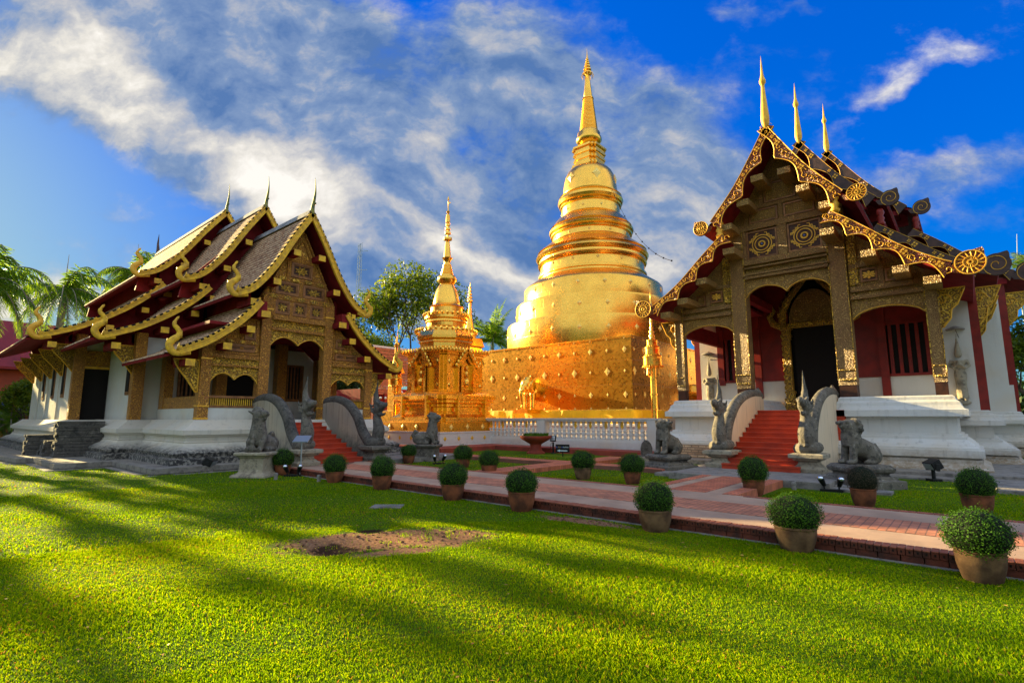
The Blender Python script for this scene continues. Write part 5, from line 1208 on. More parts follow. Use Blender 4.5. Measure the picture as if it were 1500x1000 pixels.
def small_chedi():
    root = thing('shrine', 'smaller golden shrine with niches and a needle spire on a white octagon-edged platform', 'shrine', (-22.36, 20.0, 0)); root.scale = (1.06, 1.06, 1.0)
    MB().ring(sq(2.52), [(.04, .16), (.04, .22), (0, .24), (0, .80), (.02, .82), (.02, .88)]).build('white_platform', MT['white'], root)
    dm = MB()
    for i in range(6):
        t = -2.2 + i * .88
        for nrm, p in (((0, -1, 0), (t, -2.525, .55)), ((1, 0, 0), (2.525, t, .55))): diamond(dm, p, nrm, .14, .02)
    dm.build('gold_lozenge', MT['yellowpaint'], root)
    b = MB(); b.ring(sq(2.28), [(0, .88), (0, 1.35), (-.08, 1.37)])
    o = b.build('gilded_plinth', MT['goldbase'], root); dm = MB()
    for i in range(4):
        t = -1.6 + i * 1.07
        for nrm, p in (((0, -1, 0), (t, -2.29, 1.12)), ((1, 0, 0), (2.29, t, 1.12))): diamond(dm, p, nrm, .16, .03)
    dm.build('lozenge_boss', MT['goldboss'], o)
    q = MB(); q.ring(redent(1.78, .16, 2), [(.36, 1.36), (.36, 1.46), (.30, 1.50), (.30, 1.60), (.14, 1.72), (.06, 1.78), (.06, 1.86), (0, 1.9), (0, 2.12), (.08, 2.16), (.08, 2.28), (.2, 2.36), (.2, 2.48), (.27, 2.54), (.27, 2.74), (.2, 2.80), (.02, 2.92), (-.1, 2.95)])
    # upright straps on the mouldings
    for s in (-1, 1):
        for a in (-.95, .95): q.box(a - .06, a + .06, s * 2.0 - .1, s * 2.0 + .1, 1.5, 2.75); q.box(s * 2.0 - .1, s * 2.0 + .1, a - .06, a + .06, 1.5, 2.75)
    q.build('moulded_base', MT['goldfine'], root)
    bd = MB(); bd.ring(redent(1.58, .14, 2), [(0, 2.9), (0, 3.0), (-.05, 3.05), (-.05, 4.9), (.0, 4.95), (.0, 5.02), (.12, 5.06), (.12, 5.16), (-.2, 5.2)]); body = bd.build('chamber', MT['gold'], root)
    fr = MB(); nc = MB()
    for nrm, tx in (((0, -1), (1, 0)), ((1, 0), (0, 1)), ((0, 1), (1, 0)), ((-1, 0), (0, 1))):
        def W(a, d, z): return (tx[0] * a + nrm[0] * d, tx[1] * a + nrm[1] * d, z)
        def bx(m, a0, a1, d0, d1, z0, z1): p = W(a0, d0, 0), W(a1, d1, 0); m.box(min(p[0][0], p[1][0]), max(p[0][0], p[1][0]), min(p[0][1], p[1][1]), max(p[0][1], p[1][1]), z0, z1)
        bx(nc, -.34, .34, 1.535, 1.56, 3.05, 4.5)
        for s in (-1, 1):
            bx(fr, s * .42 - .08, s * .42 + .08, 1.5, 1.78, 2.95, 4.35); bx(fr, s * .62 - .05, s * .62 + .05, 1.5, 1.70, 2.95, 4.3); bx(fr, s * .42 - .12, s * .42 + .12, 1.5, 1.82, 4.3, 4.45)
            fr.bar(W(s * .72, 1.68, 4.25), W(0, 1.68, 5.25), .14, .16); fr.bar(W(s * .45, 1.62, 4.35), W(0, 1.62, 4.95), .1, .16)
            for j in range(5): t = j / 5; fr.ball(W(s * lerp(.78, .1, t), 1.7, 4.35 + t * .98), (.07, .07, .13), nu=6, nv=5)
            for zz in (3.3, 4.55): diamond(fr, W(s * 1.1, 1.54 if True else 0, zz), (nrm[0], nrm[1], 0), .15, .04)
        fr.ball(W(0, 1.6, 3.45), (.2, .2, .28), nu=10, nv=7); fr.ball(W(0, 1.6, 3.9), (.13, .13, .22), nu=10, nv=7); fr.ball(W(0, 1.62, 4.2), (.08, .08, .13), nu=8, nv=6)
    nc.build('niche', MT['gold'], body); fr.build('niche_frame', MT['goldfine'], body)
    t = MB()
    for r, z0, z1 in ((1.52, 5.2, 6.4), (1.12, 6.4, 7.35)):
        a = [(r * 1.1, z0), (r * 1.08, z0 + .12), (r * .93, z0 + .25), (r * .93, z0 + .45), (r * 1.0, z0 + .5), (r * .96, z0 + .62), (r * 1.04, z0 + .7), (r * 1.04, z0 + .85), (r * .85, z0 + (z1 - z0))]
        t.lathe(a, n=8 if r > 1.3 else 32, ph=PI / 8)
    t.build('stepped_tier', MT['goldfine'], root)
    lf = MB()   # fringe of leaves round each step
    for r, z, n, h in ((2.28, 5.18, 56, .22), (1.62, 6.35, 36, .2), (1.2, 7.3, 28, .18)):
        for i in range(n):
            a = 2 * PI * i / n
            if r > 2: 
                side = i // (n // 4); u = ((i % (n // 4)) + .5) / (n // 4) * 3.3 - 1.65; p = {0: (u, -1.7), 1: (1.7, u), 2: (-u, 1.7), 3: (-1.7, -u)}[side]; nx_, ny_ = {0: (0, -1), 1: (1, 0), 2: (0, 1), 3: (-1, 0)}[side]
            else: p = (r * math.cos(a), r * math.sin(a)); nx_, ny_ = math.cos(a), math.sin(a)
            lf.ball((p[0], p[1], z + .04), (.075, .075, h * .7), nu=6, nv=4)
    lf.build('leaf_fringe', MT['goldfine'], root)
    b = MB(); b.lathe([(1.0, 7.3), (1.0, 7.42), (.86, 7.48), (.86, 7.75), (.92, 7.82), (.8, 7.92), (.72, 7.98), (.72, 8.1), (.66, 8.4), (.56, 8.8), (.46, 9.05), (.36, 9.2)], n=32); b.build('bell', MT['gold'], root, auto=35)
    s_ = MB(); pr = [(.3, 9.15), (.42, 9.25), (.52, 9.42), (.5, 9.6), (.44, 9.7)]
    for i in range(8): z = 9.72 + i * .09; r = lerp(.36, .2, i / 8); pr += [(r, z), (r, z + .04), (r - .05, z + .06)]
    pr += [(.16, 10.45), (.2, 10.62), (.3, 10.76), (.2, 10.82), (.19, 10.95), (.12, 11.7), (.08, 11.85)]
    for r, z in ((.24, 11.85), (.17, 12.2), (.14, 12.45), (.12, 12.7)): pr += [(.05, z), (r, z + .02), (r, z + .15), (.05, z + .17)]
    pr += [(.12, 12.95), (.10, 13.4), (.04, 13.45), (.1, 13.6), (.03, 13.7), (.02, 14.3), (.06, 14.35), (0, 14.6)]
    s_.lathe(pr, n=16); s_.prism([(.03, 14.05), (.22, 14.12), (.03, 14.2)], -.01, .01); s_.build('needle_spire', MT['goldfine'], root, auto=40)
    return root
SMALL = small_chedi()
def small_spire(name, label, x, y, z0, z1, r):
    root = thing(name, label, 'spire', (x, y, 0)); h = z1 - z0
    pr = [(r, z0), (r, z0 + .1 * h), (r * .8, z0 + .12 * h), (r * .5, z0 + .3 * h), (r * .3, z0 + .42 * h), (r * .2, z0 + .6 * h)]
    for i in range(5): z = z0 + (.64 + .055 * i) * h; q = r * (.42 - .06 * i); pr += [(r * .08, z), (q, z + .005 * h), (q, z + .03 * h), (r * .08, z + .035 * h)]
    pr += [(r * .05, z0 + .95 * h), (0, z1)]
    MB().lathe(pr, n=14).build('gilded_spire', MT['goldfine'], root)
    MB().ring([(-r * 1.3, -r * 1.3), (r * 1.3, -r * 1.3), (r * 1.3, r * 1.3), (-r * 1.3, r * 1.3)], [(.3, .1), (.3, z0 * .4), (0, z0 * .42), (0, z0 * .9), (.15, z0 * .92), (.0, z0)]).build('gilded_base', MT['goldbase'], root)
# white balustrade before the great stupa
def balustrade():
    root = thing('balustrade', 'white balustrade with turned balusters and gold tops in front of the great stupa', 'balustrade', (-14.5, 21.2, 0))
    w = MB(); x0, x1 = -9.0, 4.55
    w.box(x0, x1, -.28, .28, .15, .52); w.box(x0, x1, -.22, .22, .52, .62); w.box(x0, x1, -.16, .16, 1.42, 1.50); w.box(x0, x1, -.2, .2, 1.50, 1.56)
    for px_ in (-1.85, 4.15): w.box(px_ - .24, px_ + .24, -.21, .21, .5, 1.46); 
    w.box(4.2, 4.55, .2, 6, .15, .52); w.box(4.1, 4.5, .28, 6.0, 1.44, 1.56); w.box(4.3, 4.5, .3, 6.0, .5, 1.45)
    w.build('rail', MT['white'], root)
    pr = [(.075, .62), (.085, .66), (.05, .72), (.085, .80), (.095, .86), (.05, .92), (.08, .97), (.08, 1.02), (.045, 1.06), (.04, 1.2), (.055, 1.28), (.05, 1.34), (.075, 1.38), (.075, 1.42)]
    b0 = MB().lathe([(a * 1.3, b) for a, b in pr], n=12).build('baluster', MT['white'], root, smooth=True)
    xs = []; x = -8.8
    while x < 3.9:
        if abs(x + 1.85) > .3: xs.append(x)
        x += .275
    b0.location = (xs[0], 0, 0)
    for x in xs[1:]: c = b0.copy(); COL.objects.link(c); c.location = (x, 0, 0)
    gd = MB()
    for i, x in enumerate(xs[:-1]):
        if i % 3 == 0: xx = x + .137; gd.prism([(xx, 1.06), (xx + .075, 1.2), (xx + .04, 1.40), (xx - .04, 1.40), (xx - .075, 1.2)], -.06, -.04)
    gd.build('gold_drop', MT['yellowpaint'], root)
    return root
balustrade()
# ceremonial umbrella on a pole
def umbrella():
    root = thing('ceremonial_umbrella', 'tall golden tiered ceremonial umbrella on a ringed pole by the corner of the great stupa', 'umbrella', (-11.2, 23.0, 0))
    p = MB(); p.lathe([(.14, .18), (.14, 1.9), (.17, 1.92), (.17, 1.98), (.14, 2.0), (.14, 2.6), (.17, 2.62), (.17, 2.68), (.14, 2.7), (.14, 4.3)], n=16); p.build('pole', MT['goldfine'], root, auto=30)
    t = MB()
    for r, z0, z1 in ((.46, 3.95, 4.42), (.36, 4.46, 4.86), (.26, 4.9, 5.2)): t.lathe([(r * .98, z0), (r, z0 + .02), (r, z0 + .07), (r * .95, z0 + .08), (r * .95, z1 - .08), (r, z1 - .06), (r, z1), (.1, z1 + .03)], n=28)
    t.build('umbrella_tier', MT['goldfine'], root, auto=30)
    f = MB()
    for r, z, n in ((.46, 3.93, 26), (.36, 4.44, 20), (.26, 4.88, 16)):
        for i in range(n): a = 2 * PI * i / n; f.ball((r * math.cos(a), r * math.sin(a), z), (.035, .035, .06), nu=5, nv=4)
    for a in (0, PI / 2, PI, 1.5 * PI): f.tube([(.14 * math.cos(a), .14 * math.sin(a), 3.4), (.28 * math.cos(a), .28 * math.sin(a), 3.6), (.26 * math.cos(a), .26 * math.sin(a), 3.95)], [.01, .05, .03], 6)
    f.build('hanging_fringe', MT['goldfine'], root)
    s = MB(); s.lathe([(.2, 5.2), (.1, 5.3), (.16, 5.4), (.08, 5.5), (.13, 5.6), (.07, 5.7), (.1, 5.8), (.05, 5.9), (.09, 6.1), (.05, 6.3), (.07, 6.6), (.14, 6.65), (.14, 6.85), (.05, 6.9), (.03, 7.3), (0, 7.8)], n=14); s.build('finial', MT['goldfine'], root, smooth=True)
    return root
UMB = umbrella()
u2 = copytree(UMB); u2.location = (-24.95, 18.55, 0); u2.scale = (.85, .85, .86); u2['label'] = 'golden tiered umbrella pole left of the smaller shrine, behind the stone serpent'
UMB['group'] = u2['group'] = 'golden umbrellas beside the shrines'
small_spire('shrine_spire', 'thin golden spire rising behind the right shoulder of the smaller shrine', -29.0, 28.4, 7.6, 12.2, .5)
small_spire('shrine_spire', 'short golden spire between the left hall eave and the smaller shrine', -29.7, 22.0, 5.0, 7.2, .25)
# ================================================================ serpents flanking the stairs
def naga(base, rz, label, s, body, wall_mat, lean=0.0, hgt=1.0, group='stone serpents flanking the stairs', dark=False, wallin=True):
    """local frame: y runs up the stair, s = outer side (-1/+1)"""
    root = thing('serpent_balustrade', label, 'statue', base, rz, group)
    st = MT['stoneB'] if dark else MT['stone']
    m = MB(); m.ring([(-.36, -.36), (.36, -.36), (.36, .42), (-.36, .42)], [(.0, 0), (.02, .1), (-.04, .13), (-.12, .2), (-.14, .27), (-.04, .31), (-.02, .35), (.06, .37), (.06, .47), (-.02, .49), (-.1, .5)])
    m.build('pedestal', MT['stoneped'] if not dark else MT['stone'], root, bevel=.015)
    b = MB()
    # coils at the foot
    b.tube([(-.1, .3, .52), (-.24, .02, .60), (-.1, -.2, .62), (.14, -.12, .62), (.2, .12, .64), (.05, .3, .66)], [.12, .15, .16, .16, .15, .12], 10)
    # neck swelling then rising
    nk = spline([(0, .18, .52), (0, -.02, .66), (0, -.13, .86), (0, -.15, 1.06), (0, -.08, 1.26), (0, -.02, 1.44), (0, -.04, 1.62), (0, -.12, 1.76)], 3)
    rr = [lerp(.20, .205, i / 8) if i < 9 else lerp(.205, .125, min(1, (i - 8) / 8)) for i in range(len(nk))]
    b.tube([(x, y, .5 + (z - .5) * hgt) for x, y, z in nk], rr, 12)
    H_ = .5 + (1.74 - .5) * hgt
    # head: upper jaw, lower jaw, brow and crest
    b.ball((0, -.10, H_), (.17, .2, .19)); b.tube([(0, -.1, H_ + .07), (0, -.36, H_ + .08), (0, -.52, H_ + .13), (0, -.56, H_ + .2)], [.15, .11, .07, .03], 8)
    b.tube([(0, -.06, H_ - .12), (0, -.28, H_ - .21), (0, -.44, H_ - .19), (0, -.5, H_ - .14)], [.10, .07, .045, .02], 8)
    for q in (-1, 1): b.ball((q * .11, -.26, H_ + .16), (.05, .06, .06), nu=8, nv=6); b.prism([(-.0, 0), (.001, 0), (.0, .001)], 0, .001) if False else None
    cr = spline([(0, -.06, H_ + .08), (0, .04, H_ + .28), (0, .07, H_ + .48), (0, .03, H_ + .70), (0, -.01, H_ + .98)], 3)
    b.tube(cr, [.17, .165, .155, .145, .13, .115, .10, .082, .066, .05, .036, .022, .010][:len(cr)], 8, flat=.62, side=(1, 0, 0))
    for dy, dz, q in ((.10, .10, .14), (.16, .26, .13), (.15, .44, .11)): b.tube([(0, dy - .12, H_ + dz - .08), (0, dy, H_ + dz), (0, dy + .06, H_ + dz + q)], [.09, .06, .012], 6)
    for q in (-1, 1): b.tube([(q * .08, -.36, H_ + .10), (q * .10, -.22, H_ + .18), (q * .10, -.05, H_ + .24)], [.03, .05, .03], 6)
    for i in range(9):     # belly scutes and ruff
        zz = .72 + i * .11; b.tube([(-.13, -.20 + .02 * i, .5 + (zz - .5) * hgt), (0, -.34 + .03 * i, .5 + (zz - .5) * hgt - .02), (.13, -.20 + .02 * i, .5 + (zz - .5) * hgt)], .03, 5)
    for q in (-1, 1):
        for i in range(3): b.tube([(q * .10, .02 + i * .04, H_ - .14 + i * .11), (q * .16, .10 + i * .04, H_ - .10 + i * .11), (q * .15, .15 + i * .04, H_ - .01 + i * .12)], [.05, .035, .008], 6)
    o = b.build('serpent_neck', st, root, remesh=.021)
    # belly scutes
    # body draped along the wall
    c = spline(body, 4); t = MB(); n = len(c)
    t.tube([(0, y, z) for y, z in c], [lerp(.20, .17, i / n) for i in range(n)], 12, flat=.85, side=(1, 0, 0))
    t.lathe([(.16, c[-1][1] - .12), (.19, c[-1][1] - .02), (.13, c[-1][1] + .1), (.02, c[-1][1] + .28)], (0, c[-1][0], 0), 10)
    for i in range(2, n, 2): t.ball((0, c[i][0], c[i][1] + .13), (.05, .09, .06), nu=6, nv=4)
    t.build('serpent_body', MT['stoneB'] if wall_mat is MT['wallstair'] else st, root, smooth=True)
    w = MB(); pts = [(c[0][0], -.15), (c[-1][0] + .1, -.15), (c[-1][0] + .1, c[-1][1] - .08)] + [(y, z - .06) for y, z in c[::-1]]
    w.prism(pts, -.14, .14, 'x'); w.build('stair_wall', wall_mat, root)
    return root
bodyR = [(.30, .55), (.50, 1.05), (.85, 1.45), (1.4, 1.82), (2.1, 2.06), (3.0, 2.20), (3.9, 2.20)]
naga((-5.74, 16.05, .165), 0, 'stone serpent with tall spike crest, left of the red stair of the right hall', -1, bodyR, MT['wallstairR'])
naga((-3.44, 16.05, .165), 0, 'stone serpent with tall spike crest, right of the red stair of the right hall', 1, bodyR, MT['wallstairR'])
bodyL = [(.35, .55), (.80, .95), (1.15, 1.45), (1.7, 1.85), (2.3, 2.04), (3.0, 2.06), (3.6, 1.95)]
naga((-15.55, 8.22, .16), PI / 2, 'open-mouthed grey stone serpent, left of the red stair of the left hall', -1, bodyL, MT['wallstair'], hgt=1.0, dark=False)
naga((-15.55, 10.80, .16), PI / 2, 'dark stone serpent nearer the golden shrine, right of the red stair of the left hall', 1, bodyL, MT['wallstair'], hgt=1.0, dark=True)

# ================================================================ guardian lions
def lion(loc, rz, label, ph, kind, sc_=1.0, turn=0.0, group='stone guardian lions on pedestals'):
    """faces -y in its own frame"""
    root = thing('guardian_lion', label, 'statue', loc, rz, group)
    p = MB()
    if kind == 'tall':
        p.ring([(-.36, -.46), (.36, -.46), (.36, .46), (-.36, .46)], [(.14, 0), (.14, .05), (.06, .09), (.0, .13), (-.02, .2), (-.02, ph - .16), (.02, ph - .13), (.03, ph - .1), (.10, ph - .08), (.10, ph - .01), (.06, ph)])
    elif kind == 'round':
        p.ring([(-.36, -.40), (.36, -.40), (.36, .40), (-.36, .40)], [(.16, 0), (.15, .06), (.04, .12), (-.02, .16), (-.02, ph - .14), (.06, ph - .10), (.1, ph - .04), (.06, ph)])
    else:
        p.ring([(-.62, -.62), (.62, -.62), (.62, .62), (-.62, .62)], [(0, 0), (0, .18), (-.10, .19), (-.12, .26), (-.22, .28), (-.22, .33), (-.14, .36), (-.12, .44), (-.2, ph)])
    p.build('pedestal', MT['stoneped'] if kind == 'tall' else MT['stone'], root, bevel=.02)
    b = MB(); z = ph
    def Z(a): return z + a * sc_
    def S(l): return [q * sc_ for q in l]
    if kind in ('tall', 'round'):   # long-necked crouching figure, haunches low
        b.ball((0, .16 * sc_, Z(.24)), S((.22, .40, .24)))
        b.tube([(0, -.12 * sc_, Z(.25)), (0, -.2 * sc_, Z(.5)), (0, -.2 * sc_, Z(.75)), (0, -.22 * sc_, Z(.98))], S([.25, .235, .19, .165]), 12)
        hb = b; b = MB()
        b.ball((0, -.24 * sc_, Z(1.03)), S((.17, .2, .16))); b.tube([(0, -.3 * sc_, Z(1.05)), (0, -.46 * sc_, Z(1.06)), (0, -.54 * sc_, Z(1.02))], S([.13, .1, .06]), 8)
        b.tube([(0, -.26 * sc_, Z(.92)), (0, -.42 * sc_, Z(.91)), (0, -.5 * sc_, Z(.93))], S([.09, .06, .03]), 8)
        b.tube([(0, -.34 * sc_, Z(1.16)), (0, -.12 * sc_, Z(1.18)), (0, .02 * sc_, Z(1.08))], S([.07, .09, .06]), 8)
        for q in (-1, 1): b.ball((q * .1 * sc_, -.33 * sc_, Z(1.12)), S((.04, .05, .04)), nu=8, nv=5); b.tube([(q * .14 * sc_, -.12 * sc_, Z(1.08)), (q * .2 * sc_, -.02, Z(1.14))], S([.05, .02]), 6)
        ct, st_ = math.cos(turn), math.sin(turn); oy = -.22 * sc_
        hb.add([(x * ct - (y - oy) * st_, oy + x * st_ + (y - oy) * ct, zz) for x, y, zz in b.v], b.f); b = hb
        for q in (-1, 1):
            b.ball((q * .17 * sc_, .32 * sc_, Z(.2)), S((.12, .24, .2))); b.tube([(q * .2 * sc_, .34 * sc_, Z(.08)), (q * .2 * sc_, .0, Z(.06)), (q * .2 * sc_, -.12 * sc_, Z(.05))], S([.09, .075, .06]), 8)
            b.tube([(q * .16 * sc_, -.16 * sc_, Z(.42)), (q * .19 * sc_, -.3 * sc_, Z(.26)), (q * .17 * sc_, -.32 * sc_, Z(.1)), (q * .17 * sc_, -.44 * sc_, Z(.05))], S([.12, .09, .08, .075]), 8)
        b.tube([(0, .5 * sc_, Z(.2)), (0, .6 * sc_, Z(.34)), (0, .5 * sc_, Z(.5)), (0, .38 * sc_, Z(.46))], S([.08, .09, .08, .05]), 8)
        if kind == 'tall':   # little figure between the paws
            b.ball((.0, -.46 * sc_, Z(.1)), S((.1, .08, .12)), nu=10, nv=6); b.ball((0, -.46 * sc_, Z(.27)), S((.065, .06, .1)), nu=8, nv=6); b.ball((0, -.46 * sc_, Z(.4)), S((.05, .05, .055)), nu=8, nv=6)
    else:                     # sitting lion, straight forelegs, raised chin
        b.tube([(0, -.16 * sc_, Z(.38)), (0, .02 * sc_, Z(.40)), (0, .22 * sc_, Z(.30)), (0, .34 * sc_, Z(.2))], S([.2, .24, .24, .2]), 12)
        b.tube([(0, -.14 * sc_, Z(.45)), (0, -.17 * sc_, Z(.65)), (0, -.16 * sc_, Z(.82))], S([.235, .22, .19]), 12)
        for i in range(14):   # curled mane
            a = -.2 + i * .26; b.ball((.19 * sc_ * math.cos(a) , (-.02 - .03 * (i % 2)) * sc_, Z(.84 + .2 * math.sin(a))), S((.055, .06, .055)), nu=7, nv=5)
            if i < 7: b.ball((.15 * sc_ * math.cos(i * .5), -.36 * sc_ + .06 * abs(i - 3) * sc_, Z(.42 + .12 * math.sin(i * .52))), S((.035, .03, .035)), nu=6, nv=4)
        b.ball((0, -.20 * sc_, Z(.88)), S((.185, .2, .18))); b.ball((0, -.04 * sc_, Z(.82)), S((.17, .16, .2)))
        hb = b; b = MB()
        b.tube([(0, -.28 * sc_, Z(.90)), (0, -.42 * sc_, Z(.93))], S([.12, .085]), 10); b.tube([(0, -.26 * sc_, Z(.78)), (0, -.38 * sc_, Z(.79))], S([.1, .06]), 8)
        b.ball((0, -.48 * sc_, Z(.97)), S((.06, .05, .05)), nu=8, nv=6)
        for q in (-1, 1): b.ball((q * .11 * sc_, -.32 * sc_, Z(.99)), S((.05, .05, .05)), nu=8, nv=6)
        ct, st_ = math.cos(turn), math.sin(turn); oy = -.16 * sc_
        hb.add([(x * ct - (y - oy) * st_, oy + x * st_ + (y - oy) * ct, zz) for x, y, zz in b.v], b.f); b = hb
        for q in (-1, 1):
            b.tube([(q * .13 * sc_, -.18 * sc_, Z(.5)), (q * .14 * sc_, -.25 * sc_, Z(.25)), (q * .14 * sc_, -.26 * sc_, Z(.06))], S([.12, .085, .085]), 9); b.ball((q * .14 * sc_, -.32 * sc_, Z(.05)), S((.09, .12, .06)))
            b.ball((q * .17 * sc_, .26 * sc_, Z(.2)), S((.11, .2, .2))); b.ball((q * .2 * sc_, .12 * sc_, Z(.05)), S((.08, .16, .06)))
            b.ball((q * .11 * sc_, -.32 * sc_, Z(.99)), S((.05, .05, .05)), nu=8, nv=6); b.ball((q * .17 * sc_, -.12 * sc_, Z(1.0)), S((.05, .04, .06)), nu=8, nv=6)
        b.tube([(0, .44 * sc_, Z(.16)), (0, .5 * sc_, Z(.3)), (0, .42 * sc_, Z(.48))], S([.07, .07, .04]), 8)
    b.build('lion_body', MT['stone'], root, remesh=.02 * sc_)
    return root
lion((-15.15, 6.75, 0), PI / 2 - .95, 'tall-necked grey stone lion on a plastered pedestal at the corner of the left hall', .66, 'tall', .98, turn=1.35)
lion((-15.7, 13.2, 0), PI / 2 + .55, 'dark-headed stone lion on a stained pedestal in front of the smaller golden shrine', .6, 'round', .95)
lion((-7.15, 15.45, 0), -.35, 'stone lion sitting on a low stepped base beside the rounded boundary stone', .50, 'sit', .98, turn=1.7)
lion((-2.15, 14.95, 0), -.75, 'brown stone lion sitting right of the red stair, above the dry potted bush', .52, 'sit', .98)
# boundary stone
m = MB(); pts = [(-.2, 0), (.2, 0), (.22, .45), (.17, .62), (.08, .72), (0, .76), (-.08, .72), (-.17, .62), (-.22, .45)]
m.prism(pts, -.08, .08); m.box(-.45, -.12, -.2, .2, 0, .18)
o = m.build('boundary_stone', MT['stoneB'], bevel=.03); o.location = (-9.5, 18.7, 0); o.rotation_euler = (0, 0, .5); tag(o, 'dark rounded upright stone behind the sitting lion at the end of the balustrade', 'stone marker')

# ================================================================ potted clipped bushes
def bush_mesh(seed, dry=False, n=5200):
    r_ = np.random.default_rng(seed); V = []; F = []; T = []; k = 0
    for i in range(n):
        d = r_.normal(size=3); d /= np.linalg.norm(d)
        rad = 1.0 + .05 * math.sin(5 * d[0] + seed) + .04 * math.sin(7 * d[1] + 3 * d[2]) + r_.normal(0, .035)
        stray = r_.random() < .018
        if stray: rad += r_.uniform(.05, .22) * (1 if d[2] > -.3 else .3)
        rad *= r_.uniform(.86, 1.0) if not stray else 1
        p = d * rad; p[2] *= .93
        nrm = d + r_.normal(0, .55, 3); nrm /= np.linalg.norm(nrm); t = np.cross(nrm, r_.normal(size=3)); t /= np.linalg.norm(t) + 1e-9; u = np.cross(nrm, t)
        L = r_.uniform(.04, .07); W_ = L * (.5 if not dry else .16)
        if dry: L *= 1.6
        V += [p - t * L * .5, p + u * W_, p + t * L * .5, p - u * W_]; F.append((k, k + 1, k + 2, k + 3)); k += 4
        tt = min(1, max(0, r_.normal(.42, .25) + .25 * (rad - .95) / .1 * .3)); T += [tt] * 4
    return V, F, T
BUSH = {}
def make_bush(loc, R_, ph, pr_, label, var, pot, top, dry=False, group='round clipped bushes in pots', rz=0.0, squash=1.0):
    root = thing('potted_bush', label, 'potted plant', loc, rz, group)
    p = MB(); r = pr_
    p.lathe([(r * .72, 0), (r * .80, ph * .12), (r * .95, ph * .5), (r * 1.0, ph * .8), (r * 1.0, ph * .9), (r * 1.04, ph * .93), (r * 1.03, ph), (r * .9, ph), (r * .88, ph * .9), (.02, ph * .9)], n=36)
    p.build('pot', pot, root, auto=40)
    key = (var, dry)
    if key not in BUSH:
        V, F, T = bush_mesh(var, dry); o = arrmesh('foliage', V, F, MT['bushdry'] if dry else MT['bush'], root, attr=T); BUSH[key] = o.data
        c = MB().ball((0, 0, 0), (.86, .86, .80), nu=24, nv=16).build('dark_core_ball', MT['bushcore'], o, smooth=True); BUSH[(key, 'c')] = c.data
    else:
        o = bpy.data.objects.new('foliage', BUSH[key]); COL.objects.link(o); o.parent = root
        c = bpy.data.objects.new('dark_core_ball', BUSH[(key, 'c')]); COL.objects.link(c); c.parent = o
    top += .035; hv = (top - ph) * .66; o.scale = (R_ * (.93 + .05 * math.sin(loc[0] * 3.7)), R_ * (.95 + .04 * math.cos(loc[0] * 2.9)), hv); o.location = (0, 0, top - hv * 1.02); o.rotation_euler = (0, 0, rz * 3)
    # soil
    MB().lathe([(r * .88, ph * .88), (r * .5, ph * .95), (.01, ph * .97)], n=20).build('soil', MT['soil'], root)
    return root
NEAR = [ # x, y, bush radius, pot height, pot radius, pot, label
    (-0.09, 7.22, .385, .32, .285, 'clay', 'nearest and largest round bush, in a clay pot at the right edge'),
    (-1.79, 7.36, .345, .30, .26, 'clay', 'second nearest round bush, in a grey-brown pot against the brick kerb'),
    (-3.60, 7.28, .325, .31, .245, 'clay', 'third nearest round bush, opposite the red stair of the right hall'),
    (-6.10, 7.28, .325, .34, .245, 'terracotta', 'round bush in a dark brown pot nearest the bare earth patch'),
    (-7.88, 7.30, .325, .32, .235, 'terracotta', 'round bush in a brown pot by the kerb, between bare patch and shrine lion'),
    (-10.22, 7.30, .325, .32, .225, 'terracotta', 'round bush in a red-brown pot below the pedestal of the shrine lion'),
    (-12.20, 7.30, .325, .28, .225, 'terracotta', 'round bush in a wide brown pot before the stair of the left hall'),
    (-14.85, 7.25, .33, .30, .24, 'terracotta', 'round bush half hidden beside the left serpent and the lectern board')]
FAR = [
    (-1.67, 11.71, .335, .32, .25, 'terracotta', 'brown dried-out round bush in a glazed red-brown pot'),
    (-3.61, 11.83, .36, .33, .235, 'terracotta', 'fresh green round bush right before the red stair of the right hall'),
    (-6.42, 11.85, .325, .31, .21, 'terracotta', 'round bush in a reddish pot on the lawn beside the sitting lion'),
    (-7.88, 11.90, .34, .31, .235, 'clay', 'round bush in a pale pot on the lawn below the arrow sign'),
    (-10.45, 11.05, .335, .28, .24, 'terracotta', 'small round bush at the elbow of the brick walk'),
    (-12.60, 12.1, .345, .28, .235, 'terracotta', 'round bush half hidden behind the near bushes, left of the brick walk'),
    (-15.20, 11.95, .315, .28, .225, 'terracotta', 'small round bush between the dark serpent and the lion pedestal'),
    (-0.10, 12.0, .36, .33, .25, 'terracotta', 'round bush across the path, directly behind the largest bush')]
TOPS = [.70, .68, .71, .72, .74, .75, .71, .74, .74, .81, .73, .75, .69, .73, .66, .76]
RB = [.335, .325, .32, .315, .33, .315, .325, .32, .29, .345, .325, .345, .32, .35, .305, .31]
RP = [.205, .232, .23, .235, .225, .22, .22, .22, .205, .215, .205, .225, .22, .22, .215, .22]
for i, (x, y, R_, ph, pr_, pt, lb) in enumerate(NEAR + FAR):
    R_ = RB[i]; pr_ = RP[i]
    z = gz(x, y) - .01 if y < 7.4 else 0.0
    make_bush((x, y, z), R_, ph, pr_, lb, 1 + i % 3, MT[pt], TOPS[i], dry='dried' in lb, rz=i * 1.3)
